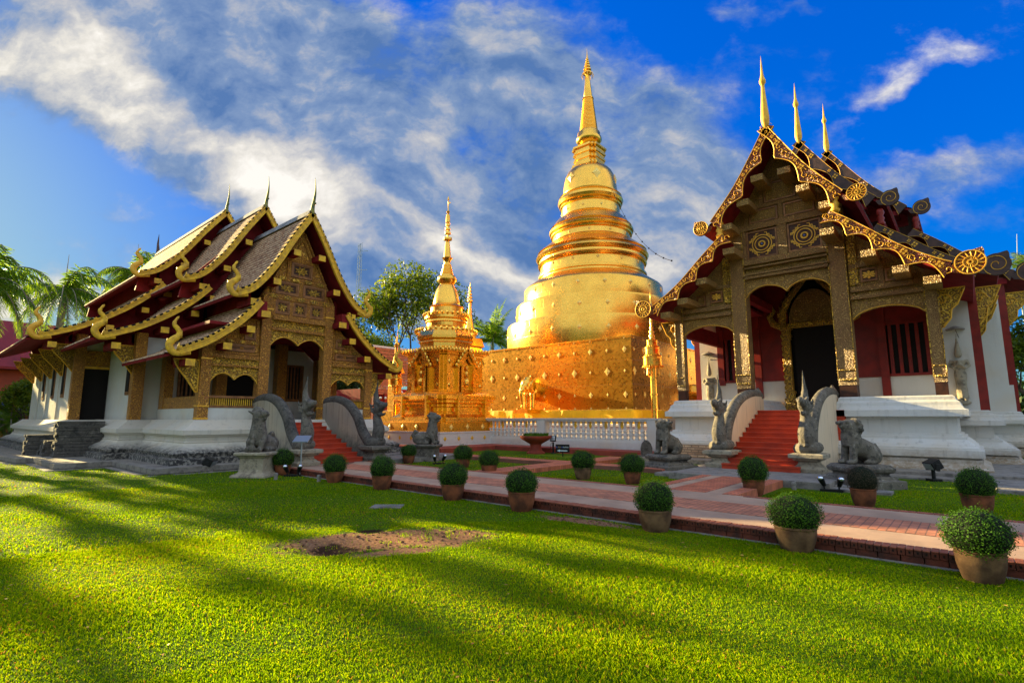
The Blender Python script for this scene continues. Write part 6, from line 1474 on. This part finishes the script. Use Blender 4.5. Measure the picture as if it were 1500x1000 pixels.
# big bowl planter
root = thing('bowl_planter', 'wide red terracotta bowl on a pedestal foot with tufts of thin plants', 'planter', (-15.0, 18.9, 0))
MB().lathe([(.42, 0), (.42, .04), (.30, .12), (.24, .3), (.27, .42), (.5, .55), (.68, .66), (.72, .74), (.72, .78), (.62, .78), (.55, .7), (.02, .68)], n=40).build('bowl', MT['redcurb'], root, auto=35)
r_ = np.random.default_rng(3); V = []; F = []; T = []
for i in range(700):
    a = r_.uniform(0, 2 * PI); q = .58 * math.sqrt(r_.random()); x, y = q * math.cos(a), q * math.sin(a); h = r_.uniform(.1, .26); dx, dy = r_.normal(0, .05, 2); w = .012; k = len(V)
    V += [(x - w, y, .68), (x + w, y, .68), (x + dx + w * 1.4, y + dy, .68 + h * .8), (x + dx, y + dy, .68 + h)]; F.append((k, k + 1, k + 2, k + 3)); T += [r_.uniform(.2, 1)] * 4
arrmesh('foliage', V, F, MT['bush'], root, attr=T)

# ================================================================ lamps, signs, small fittings
def aim_lamp(m, c, d, r=.055, L=.2):
    d = Vector(d).normalized(); c = Vector(c); m.tube([c, c + d * L * .6, c + d * L], [r * .7, r, r * 1.1], 12)
def twin_spot(loc, rz, label):
    root = thing('twin_spotlight', label, 'spotlight', loc, rz, 'pairs of small spotlights on the lawns')
    MB().box(-.22, .22, -.05, .05, 0, .05).build('base', MT['black'], root)
    for s in (-1, 1):
        m = MB(); m.tube([(s * .14, 0, .04), (s * .14, 0, .12)], .018, 6); aim_lamp(m, (s * .14, .04, .12), (s * .25, -.5, .75), .06, .2); o = m.build('lamp_head', MT['black'], root)
        d = Vector((s * .25, -.5, .75)).normalized(); c = Vector((s * .14, .04, .12)) + d * .2; g = MB(); g.ball(c, (.06, .06, .05)); g.build('lens', MT['chrome'], o, smooth=True)
twin_spot((-14.25, 7.25, 0), PI / 2 - .6, 'pair of chrome-faced spotlights at the foot of the lectern board by the left hall')
twin_spot((-14.15, 12.45, 0), PI / 2 - .4, 'pair of small black spotlights in front of the stained lion pedestal')
twin_spot((-2.5, 13.5, 0), 0.1, 'pair of black spotlights with bright lenses beneath the brown stone lion')
def flood(loc, rz, label, h=.5, ped=False):
    root = thing('floodlight', label, 'floodlight', loc, rz, 'black floodlights aimed at the halls')
    m = MB(); m.box(-.12, .12, -.12, .12, 0, .06); m.tube([(0, 0, .05), (0, 0, h * .55)], .045, 8); m.build('stand', MT['black'] if not ped else MT['slab'], root)
    b = MB(); M = Matrix.Rotation(.45, 3, 'X'); b.obox((0, 0, h * .8), (.34, .24, .2), M); b.obox((0, .13, h * .74), (.24, .1, .14), M); b.box(-.19, -.17, -.05, .05, h * .5, h * .85); b.box(.17, .19, -.05, .05, h * .5, h * .85); b.build('lamp_housing', MT['black'], root, bevel=.012)
    MB().obox(Vector((0, 0, h * .8)) + M @ Vector((0, -.125, 0)), (.28, .01, .15), M).build('lamp_glass', MT['grey'], root)
    return root
flood((-0.93, 17.4, 0), -.9, 'black floodlight on a short post before the white plinth of the right hall', .52)
flood((-17.35, 6.25, .0), PI / 2 + .8, 'low grey-footed floodlight lying by the dark terrace edge of the left hall', .36, True)
root = thing('post_light', 'square black floodlight on a slim black post beside the bowl planter', 'floodlight', (-14.4, 19.4, 0))
m = MB(); m.tube([(0, 0, 0), (0, 0, .5)], .04, 8); m.lathe([(.12, 0), (.1, .03), (.04, .05)], n=12); m.build('post', MT['black'], root)
M = Matrix.Rotation(.35, 3, 'Z') @ Matrix.Rotation(-.25, 3, 'X'); m = MB(); m.obox((0, 0, .66), (.26, .12, .26), M); m.build('lamp_housing', MT['black'], root, bevel=.01); MB().obox(Vector((0, 0, .66)) + M @ Vector((0, -.065, 0)), (.2, .01, .2), M).build('lamp_glass', MT['grey'], root)
MB().tube([(-.05, 0, .5), (-.16, 0, .38), (-.14, 0, .22), (-.03, 0, .2)], .008, 5).build('cable', MT['black'], root)
# arrow sign
root = thing('direction_sign', 'small black sign with coloured lettering over a white arrow pointing left', 'sign', (-12.95, 18.1, 0), .42)
MB().box(-.02, .02, -.015, .015, 0, .3).build('post', MT['black'], root)
b = MB().box(-.29, .29, -.035, -.015, .17, .50).build('board', MT['black'], root)
a = MB(); a.prism([(-.23, .245), (-.11, .295), (-.11, .265), (.2, .26), (.2, .225), (-.11, .225), (-.11, .195)], -.041, -.036); a.build('white_arrow', MT['signwhite'], b)
for mname, lst in (('signblue', ((-.27, -.19), (-.04, .02))), ('signtan', ((-.18, -.07),)), ('signwhite', ((.03, .26),))):
    t = MB()
    for x0, x1 in lst:
        x = x0; j = 0
        while x < x1 - .015:      # loops and stems of small lettering, too small to read
            w = .026; t.box(x, x + .006, -.04, -.036, .36, .41); t.box(x + w - .006, x + w, -.04, -.036, .36, .41 - .012 * (j % 2)); t.box(x, x + w, -.0405, -.036, .404 - .044 * (j % 3 == 1), .411 - .044 * (j % 3 == 1)); x += w + .012; j += 1
    t.build('lettering', MT[mname], b)
# lectern board
root = thing('information_stand', 'slim grey stand with a tilted pale board at the foot of the left serpent', 'information stand', (-14.35, 7.52, 0), PI / 2 - .9)
m = MB(); m.tube([(0, 0, 0), (0, 0, .98)], .022, 8); m.box(-.15, .15, -.12, .12, 0, .02); m.build('post', MT['grey'], root)
M = Matrix.Rotation(.55, 3, 'X'); m = MB().obox((0, 0, 1.0), (.44, .32, .025), M).build('board', MT['grey'], root, bevel=.006); MB().obox(Vector((0, 0, 1.0)) + M @ Vector((0, 0, .015)), (.40, .28, .004), M).build('printed_face', MT['grey'], m)
for (x, y, lb) in ((-13.9, 6.62, 'tiny grey stub post in the lawn below the lion pedestal'), (-12.63, 7.12, 'tiny grey stub post in the lawn beside the bush before the left stair'), (-3.2, 13.3, 'small stub on the lawn before the right serpent'), (-7.1, 12.9, 'tiny stub in the lawn left of the brick cross path')):
    o = MB().lathe([(.05, -.02), (.045, .1), (.055, .11), (.05, .16), (.01, .17)], (x, y, 0), 10).build('water_tap_stub', MT['slab']); tag(o, lb, 'stub post', 'little stub posts in the lawns')
# red slippers by the steps
for k, (x, y) in enumerate(((-15.3, 9.6), (-15.22, 9.68))):
    o = MB().ball((x, y, .18), (.05, .11, .025), nu=10, nv=5).build('slipper', MT['redcurb']); tag(o, 'red slipper left at the foot of the left hall stair', 'slipper', 'pair of red slippers')

# ================================================================ gilded elephants set in the stupa base
def elephant(loc, rz, label):
    root = thing('elephant_statue', label, 'statue', loc, rz, 'gilded elephants coming out of the stupa base'); b = MB()
    b.tube([(0, .9, 1.15), (0, .3, 1.2), (0, -.1, 1.15), (0, -.3, 1.1)], [.5, .55, .5, .4], 14); b.ball((0, -.5, 1.55), (.36, .4, .42)); b.ball((0, -.42, 1.9), (.26, .25, .16))
    b.tube(spline([(0, -.8, 1.45), (0, -1.0, 1.1), (0, -1.02, .7), (0, -.95, .35), (0, -1.0, .12)], 3), [.2, .19, .18, .165, .15, .14, .125, .11, .1, .09, .08, .075, .07], 10)
    for q in (-1, 1):
        b.tube([(q * .25, -.25, 1.0), (q * .26, -.28, .5), (q * .26, -.28, .08)], [.2, .15, .16], 10)
        b.ball((q * .42, -.38, 1.5), (.05, .24, .36)); b.tube([(q * .16, -.85, 1.25), (q * .2, -1.1, 1.15), (q * .22, -1.35, 1.28)], [.05, .04, .01], 8)
    b.build('elephant_body', MT['goldfine'], root, remesh=.04)
    MB().box(-.55, .55, -1.15, .3, -.2, 0.02).build('gilded_ledge', MT['goldbase'], root)
elephant((-20.7, 25.75, 2.05), 0, 'golden elephant standing out of the near face of the stupa base, beside the smaller shrine')
elephant((-13.6, 34.4, 2.05), PI / 2, 'golden elephant on the stupa base, seen through the left arch of the right hall')

# guardian figures on the walls of the right hall
def guardian(loc, rz, label):
    root = thing('guardian_figure', label, 'statue', loc, rz, 'praying stucco guardians on the right hall'); b = MB()
    b.tube([(0, 0, .1), (0, -.02, .5), (0, 0, .9), (0, 0, 1.15), (0, 0, 1.4)], [.17, .15, .18, .13, .19], 12); b.ball((0, 0, 1.62), (.11, .11, .14)); b.tube([(0, 0, 1.7), (0, 0, 1.85), (0, 0, 2.05), (0, 0, 2.35)], [.1, .08, .04, .008], 8)
    for q in (-1, 1): b.tube([(q * .19, 0, 1.42), (q * .27, -.02, 1.2), (q * .16, -.14, 1.12), (q * .02, -.2, 1.27)], [.06, .05, .045, .035], 8); b.ball((q * .09, -.06, .04), (.06, .1, .05), nu=8, nv=5)
    b.tube([(0, -.2, 1.2), (0, -.2, 1.38)], [.04, .02], 8); b.ball((0, .02, -.05), (.22, .16, .1), nu=10, nv=6)
    b.build('figure', MT['stoneped'], root, remesh=.028)
    m = MB(); m.lathe([(.02, 2.52), (.26, 2.46), (.27, 2.5), (.04, 2.6)], n=20); m.tube([(0, 0, 2.5), (.06, .15, 2.2), (.16, .2, 1.9)], .012, 5); m.build('little_parasol', MT['slab'], root)
guardian((-.24, 23.86, 2.15), -.1, 'stucco praying guardian under a little parasol on the white wall right of the porch')
guardian((-8.9, 23.86, 1.95), .1, 'stucco praying guardian between red columns, seen through the left porch arch')
# ================================================================ trees, palms, far buildings
def clump_leaves(rg_, centers, radii, per, size, droop=0.0):
    V = []; F = []; T = []
    for c, r in zip(centers, radii):
        n = int(per * (r ** 2)); 
        d = rg_.normal(size=(n, 3)); d /= np.linalg.norm(d, axis=1)[:, None]
        p = np.array(c) + d * (r * rg_.uniform(.45, 1.05, (n, 1))) * np.array([1, 1, .62])
        nn = d * .5 + rg_.normal(0, .6, (n, 3)) + np.array([0, 0, .5]); nn /= np.linalg.norm(nn, axis=1)[:, None]
        t = np.cross(nn, rg_.normal(size=(n, 3))); t /= np.linalg.norm(t, axis=1)[:, None] + 1e-9; u = np.cross(nn, t)
        L = (size * rg_.uniform(.6, 1.3, n))[:, None]
        q = np.stack([p - t * L * .6, p + u * L * .3, p + t * L * .6, p - u * L * .3], 1)
        V.append(q.reshape(-1, 3)); tn = np.clip(rg_.normal(.4, .25, n), 0, 1); T.append(np.repeat(tn, 4))
    V = np.concatenate(V); F = np.arange(len(V)).reshape(-1, 4); return V, F, np.concatenate(T)
def tree(name, label, cat, loc, H_, crown_r, trunk_r, seed, leafsize=.16, per=60, mat='leaf', levels=4, trunk_frac=.35, group=None, cr=(.12, .22)):
    rn = random.Random(seed); rg_ = np.random.default_rng(seed)
    root = thing(name, label, cat, loc, 0, group); tr = MB(); ends = []
    def grow(p, d, L, r, lv):
        n = 4; pts = [p]; q = Vector(p); dd = Vector(d)
        for i in range(n):
            dd = (dd + Vector((rn.uniform(-.22, .22), rn.uniform(-.22, .22), rn.uniform(-.08, .16)))).normalized(); q = q + dd * L / n; pts.append(q.copy())
        r2 = r * .62; tr.tube(pts, [lerp(r, r2, i / n) for i in range(n + 1)], 7 if lv > 1 else 5, cap=False)
        if lv <= 2: ends.append((pts[-1], L)); 
        if lv <= 1: ends.append((pts[2], L))
        if lv == 0: return
        k = 3 if lv > 1 else 3
        for j in range(k + (rn.random() < .4)):
            a = 2 * PI * j / k + rn.uniform(-.5, .5); sp_ = rn.uniform(.45, .95)
            side = dd.orthogonal().normalized(); side = Matrix.Rotation(a, 3, dd) @ side
            nd = (dd * math.cos(sp_) + side * math.sin(sp_) + Vector((0, 0, .12))).normalized()
            grow(pts[-1] if j else pts[-1], nd, L * rn.uniform(.66, .86), r2 * .85, lv - 1)
    L0 = H_ * trunk_frac; tr.tube([(0, 0, -.2), (0, 0, .3), (rn.uniform(-.2, .2), rn.uniform(-.2, .2), L0 * .6), (rn.uniform(-.3, .3), 0, L0)], [trunk_r * 1.5, trunk_r * 1.1, trunk_r * .95, trunk_r * .85], 10)
    Lb = (H_ - L0) * .36
    for j in range(4): a = 2 * PI * j / 4 + rn.random(); grow(Vector((0, 0, L0 * .95)), Vector((math.cos(a) * .75, math.sin(a) * .75, .8)).normalized(), Lb, trunk_r * .55, levels - 1)
    grow(Vector((0, 0, L0 * .95)), Vector((0, 0, 1)), Lb * 1.1, trunk_r * .6, levels - 1)
    # fit the skeleton to the wished size
    mx = max(max(abs(p[0]), abs(p[1])) for p, _ in ends); mz = max(p[2] for p, _ in ends); fx = crown_r * .9 / mx; fz = (H_ - crown_r * .12 - L0) / (mz - L0)
    def fit(p):
        z = p[2]; k = min(1, max(0, (z - L0 * .8) / (L0 * .4 + .01))); return (p[0] * lerp(1, fx, k), p[1] * lerp(1, fx, k), z if z < L0 else L0 + (z - L0) * fz)
    tr.v = [fit(p) for p in tr.v]; cs = [fit(p) for p, _ in ends]
    rs = [crown_r * rn.uniform(*cr) for _ in cs]
    V, F, T = clump_leaves(rg_, cs, rs, per, leafsize)
    tr.build('trunk', MT['bark'], root, smooth=True); arrmesh('crown', V, F, MT[mat], root, attr=T)
    return root
def palm(label, loc, H_, R_, seed, nf=22, trunk_r=.28, droop=1.0, spear=True, lf=.55, group='feather palms', upright=0.0):
    rn = random.Random(seed); root = thing('palm_tree', label, 'palm tree', loc, 0, group)
    t = MB(); bend = rn.uniform(-.4, .4); pts = [(bend * (i / 8) ** 2, 0, H_ * i / 8) for i in range(9)]
    t.tube(pts, [trunk_r * 1.35] + [trunk_r * (1.0 if i < 5 else .85) for i in range(1, 9)], 12); t.tube([pts[-1], (bend, 0, H_ + .9)], [trunk_r * .75, trunk_r * .3], 10)
    if spear: t.tube([(bend, 0, H_ + .6), (bend + .1, 0, H_ + R_ * .75)], [.06, .015], 5)
    t.build('trunk', MT['palmtrunk'], root, smooth=True)
    V = []; F = []; T = []; rb = MB()
    for k in range(nf):
        a = 2 * PI * k / nf * 2.4 + rn.uniform(-.2, .2); el = lerp(1.25, -.35, (k / nf) ** .8) + rn.uniform(-.12, .12) + upright; L = R_ * rn.uniform(.85, 1.1)
        p = Vector((bend, 0, H_ + .7)); d = Vector((math.cos(a) * math.cos(el), math.sin(a) * math.cos(el), math.sin(el))); n = 16; pts = [p.copy()]
        for i in range(n):
            d = (d + Vector((0, 0, -.085 * droop * (1 + i / n)))).normalized(); p = p + d * L / n; pts.append(p.copy())
        rb.tube(pts, [lerp(.05, .01, i / n) for i in range(n + 1)], 4, cap=False)
        for i in range(1, n + 1):
            for sub in (0, .5):
                c = pts[i].lerp(pts[i - 1], sub); ax = (pts[i] - pts[i - 1]).normalized(); sd = ax.cross(Vector((0, 0, 1)))
                if sd.length < .1: sd = Vector((1, 0, 0))
                sd.normalize(); w = lf * R_ * .34 * math.sin(PI * min(1, (i + .5) / (n + 1)) ** .75) + .12
                for s in (-1, 1):
                    for q in (0, 1):
                        dr = (sd * s * rn.uniform(.5, .9) + ax * rn.uniform(.3, .6) + Vector((0, 0, rn.uniform(-.9, -.15) * droop + q * .3))).normalized()
                        e = c + dr * w * rn.uniform(.75, 1.1); wd = .022 * R_ / 3; b = len(V); o_ = ax * wd
                        V += [c - o_, c + o_, c.lerp(e, .6) + o_ * .9 - Vector((0, 0, .02)), e - Vector((0, 0, w * .12))]; F.append((b, b + 1, b + 2, b + 3)); T += [min(1, max(0, rn.gauss(.45, .25)))] * 4
    arrmesh('frond', [tuple(v) for v in V], F, MT['palm'], root, attr=T); rb.build('frond_rib', MT['palmtrunk'], root)
    return root
# seen in the photograph
tree('rain_tree', 'tall airy spreading tree with small bright leaves behind the smaller golden shrine', 'tree', (-60, 47, 0), 25.0, 11.5, .5, 11, leafsize=.42, per=15, levels=4, trunk_frac=.28, cr=(.08, .15))
tree('leafy_tree', 'darker lower tree crowding behind the eave of the left hall', 'tree', (-60, 38, 0), 13.5, 8.5, .4, 12, leafsize=.32, per=34, levels=4, trunk_frac=.25)
tree('bare_twig_tree', 'thin sparse tree top between the left hall gable and the spreading tree', 'tree', (-70, 42, 0), 20.0, 5.0, .25, 17, leafsize=.2, per=14, levels=4, trunk_frac=.4)
palm('feather palm cut by the left edge of the picture, backlit yellow-green', (-44, 2.6, 0), 9.0, 4.6, 1, 28, droop=1.5)
palm('full drooping feather palm rising behind the far end of the left hall', (-52, 7.3, 0), 10.4, 4.8, 2, 30, droop=1.5)
palm('feather palm peeping above the rear roof of the left hall', (-60, 13.6, 0), 14.6, 5.0, 3, 28, droop=1.5)
palm('palm with upright bushy fronds between the smaller shrine and the great stupa', (-55, 59, 0), 12.5, 6.5, 4, 26, droop=.7, upright=.25)
palm('dark low palm left of the bushy palm behind the stupa base', (-58, 56, 0), 10.0, 5.0, 9, 20, droop=.7, upright=.1, spear=False)
palm('bright green fan-topped palm above the far right roof end', (4.6, 58, 0), 12.0, 3.4, 5, 26, droop=.6, upright=.2)
palm('palm top half hidden behind the volute at the far right', (1.4, 60, 0), 11.6, 3.4, 6, 24, droop=.6, upright=.2, spear=False)
tree('leafy_tree', 'green tree glimpsed beyond the last red column at the right edge', 'tree', (2.6, 40, 0), 7.5, 3.2, .28, 21, leafsize=.22, per=46, levels=4, trunk_frac=.3)
tree('leafy_tree', 'dense shade tree seen under the right arch of the left hall', 'tree', (-52, 30, 0), 7.5, 4.0, .3, 22, leafsize=.26, per=44, mat='leafdark', levels=4, trunk_frac=.22)
tree('leafy_tree', 'dark tree behind the stupa base, seen through the left arch of the right hall', 'tree', (-18, 58, 0), 9.5, 5.5, .3, 23, leafsize=.26, per=40, mat='leafdark', levels=4, trunk_frac=.22)
tree('garden_shrub', 'rounded green shrub by the red building at the left edge', 'shrub', (-44.5, 5.2, 0), 4.2, 1.8, .12, 31, leafsize=.16, per=120, mat='leaf', levels=4, trunk_frac=.2)
for i, (x, y, lb) in enumerate(((-46, 3.6, 'low dark cycad-like clump left of the far plinth corner'), (-45, 4.6, 'low dark cycad-like clump against the plinth corner of the left hall'), (-49, 4.4, 'low dark clump in front of the red building'))):
    palm(lb, (x, y, 0), .5, 2.1, 40 + i, 20, trunk_r=.16, spear=False, droop=1.0, group='low cycad clumps', upright=.1)['category'] = 'plant'
# tall garden trees standing left of the view (they throw the long streaks of shade) and behind the camera
def mast_tree(loc, H_, r, seed):
    root = thing('mast_tree', 'slender columnar garden tree standing left of the lawn', 'tree', loc, 0, 'slender trees shading the lawn from the left')
    rg_ = np.random.default_rng(seed); MB().tube([(0, 0, -.2), (0, 0, H_ * .5), (.1, 0, H_ * .95)], [.16, .12, .03], 8).build('trunk', MT['bark'], root, smooth=True)
    cs = []; rs = []; z = 2.2
    while z < H_:
        k = math.sin(PI * min(1, (z - 1.5) / (H_ - 1.2)) ** .6) * .35 + .65
        for j in range(3): a = rg_.uniform(0, 2 * PI); cs.append((math.cos(a) * r * .45 * k, math.sin(a) * r * .45 * k, z + rg_.uniform(-.3, .3))); rs.append(r * .62 * k)
        z += .62
    V, F, T = clump_leaves(rg_, cs, rs, 230, .22); arrmesh('crown', V, F, MT['leaf'], root, attr=T)
for i, (x, y, h, r) in enumerate([(-38, 1.75, 12.0, .55), (-36, .80, 12.5, .62), (-41, -.95, 14, .62), (-39, -2.3, 13, .6), (-42, -3.75, 14, .75), (-37, -4.6, 13, .7)]): mast_tree((x, y, 0), h, r, 60 + i)
for i, (x, y, h, r) in enumerate([(-46, -9.8, 15, 3.4), (-60, -13, 19, 5)]):
    tree('garden_tree', 'broad garden tree left of the lawn', 'tree', (x, y, 0), h, r, .3, 70 + i, leafsize=.3, per=34, levels=4, trunk_frac=.3, group='garden trees left of the lawn')
BK = [(-30, -24, 17, 8), (-14, -28, 19, 9), (2, -24, 17, 8), (-46, -28, 18, 9), (16, -16, 15, 7), (22, 2, 15, 7)]
for i, (x, y, h, r) in enumerate(BK):
    tree('garden_tree', 'broad dark garden tree behind the lawn', 'tree', (x, y, 0), h, r, .4, 80 + i, leafsize=.5, per=14, levels=4, mat='leafdark', trunk_frac=.25, group='garden trees behind the lawn')
# far buildings
root = thing('red_building', 'salmon house with a red sheet roof and blue louvred openings at the left edge', 'building', (-60, 0, 0))
m = MB(); m.box(-6, 0, -6, 12, 0, 5.6); m.build('wall', MT['pinkwall'], root)
m = MB(); m.prism([(.9, 5.5), (.9, 5.7), (-3.5, 10.0), (-7.5, 10.0), (-7.5, 5.5)], -7, 13.5); m.build('roof', MT['redroof'], root)
for y in (-.2, 4.6, 8.6): o = MB().box(.0, .05, y - 1.5, y + .2, 3.0, 5.2).build('plaster_bay', MT['cream'], root)
for y in (.3, 2.3, 4.9, 6.4):
    f = MB().box(.06, .1, y, y + 1.0, 2.1, 2.95).build('window', MT['cream'], root); b = MB()
    for k in range(4): b.box(.1, .12, y + .08 + k * .23, y + .22 + k * .23, 2.15, 2.9)
    b.build('blue_louvre', MT['bluewin'], f)
MB().box(.0, .25, -6, 12, 1.7, 1.85).build('ledge', MT['pinkwall'], root)
root = thing('tiled_pavilion', 'low pavilion with steep orange tiled roofs behind the dark serpent', 'building', (-40, 29.2, 0))
for k, (x0, x1, y0, y1, zt, ze) in enumerate(((-3, 0, -2.4, 1.2, 6.3, 3.6), (-7, -2.5, -.2, 6.5, 8.8, 4.6))):
    ym = (y0 + y1) / 2; cv = [(0, zt), ((y1 - y0) * .25, lerp(zt, ze, .55)), ((y1 - y0) / 2 + .5, ze)]
    sub = bpy.data.objects.new('roof_wing', None); COL.objects.link(sub); sub.parent = root; sub.location = (0, ym, 0) 
    V = []; F = []; UV = []; c = resample(cv, 13)
    for i in range(12):      # slope falling towards +X (to the courtyard)
        b = len(V); (a0, z0), (a1, z1) = c[i], c[i + 1]; V += [(x0 + a0, y0, z0), (x0 + a1, y0, z1 + .03), (x0 + a1, y1, z1 + .03), (x0 + a0, y1, z0)]; F.append((b, b + 1, b + 2, b + 3)); UV += [(y0 / .2, i), (y0 / .2, i + 1), (y1 / .2, i + 1), (y1 / .2, i)]
    sub.location = (1.0, 0, 0); arrmesh('roof_tiles', V, F, MT['tileO'], sub, uv=UV)
    g = MB(); g.box(x0 - .12, x0 + .12, y0 - .1, y1 + .1, zt - .05, zt + .16)
    for yy in (y0, y1):
        for i in range(12): g.bar((x0 + c[i][0], yy, c[i][1] + .08), (x0 + c[i + 1][0], yy, c[i + 1][1] + .08), .16, .12)
    g.build('white_roof_edge', MT['white'], sub)
m = MB(); m.box(-6.5, -.5, -1.8, 6.2, 0, 4.2); m.build('wall', MT['darkred'], root)
for y in (-2.2, -1.0, .8): MB().box(.3, .55, y, y + .22, 0, 3.7).build('post', MT['red'], root)
for y in (-1.7, -1.2): MB().ball((.9, y, 3.3), .1).build('hanging_lamp', MT['signwhite'], root)
# radio mast and lightning rods
root = thing('radio_mast', 'thin lattice radio mast far behind the spreading tree', 'mast', (-150, 95.3, 0)); m = MB()
for a, b in ((-.7, -.7), (.7, -.7), (.7, .7), (-.7, .7)): m.tube([(a, b, 0), (a * .6, b * .6, 59)], .12, 4)
z = 20
while z < 59: m.bar((-.6, -.6, z), (.6, .6, z + 1.5), .1); m.bar((.6, -.6, z), (-.6, .6, z + 1.5), .1); z += 2.0
for z in (56.5, 50, 44): m.bar((0, 0, z), (2.4, 1.5, z), .14)
m.build('lattice', MT['grey'], root)
m = MB().tube([(0, 0, 0), (0, 0, 14), (.3, 0, 17.6)], [.08, .05, .02], 6); o = m.build('lightning_rod', MT['grey']); o.location = (4.0, 63, 0); tag(o, 'thin pale rod standing against the sky above the right roof end', 'pole')
# distant belt of trees that closes the horizon
rg_ = np.random.default_rng(5); cs = []; rs = []
for i in range(150):
    a = R(-25) + R(150) * i / 150; d = rg_.uniform(95, 125); cs.append((-math.sin(a) * d, math.cos(a) * d, rg_.uniform(1.5, 6))); rs.append(rg_.uniform(4, 6.5))
V, F, T = clump_leaves(rg_, cs, rs, 16, .9); o = arrmesh('tree_belt', V, F, MT['leafdark'], attr=T); tag(o, 'distant belt of trees closing the temple grounds', 'trees', kind='stuff')
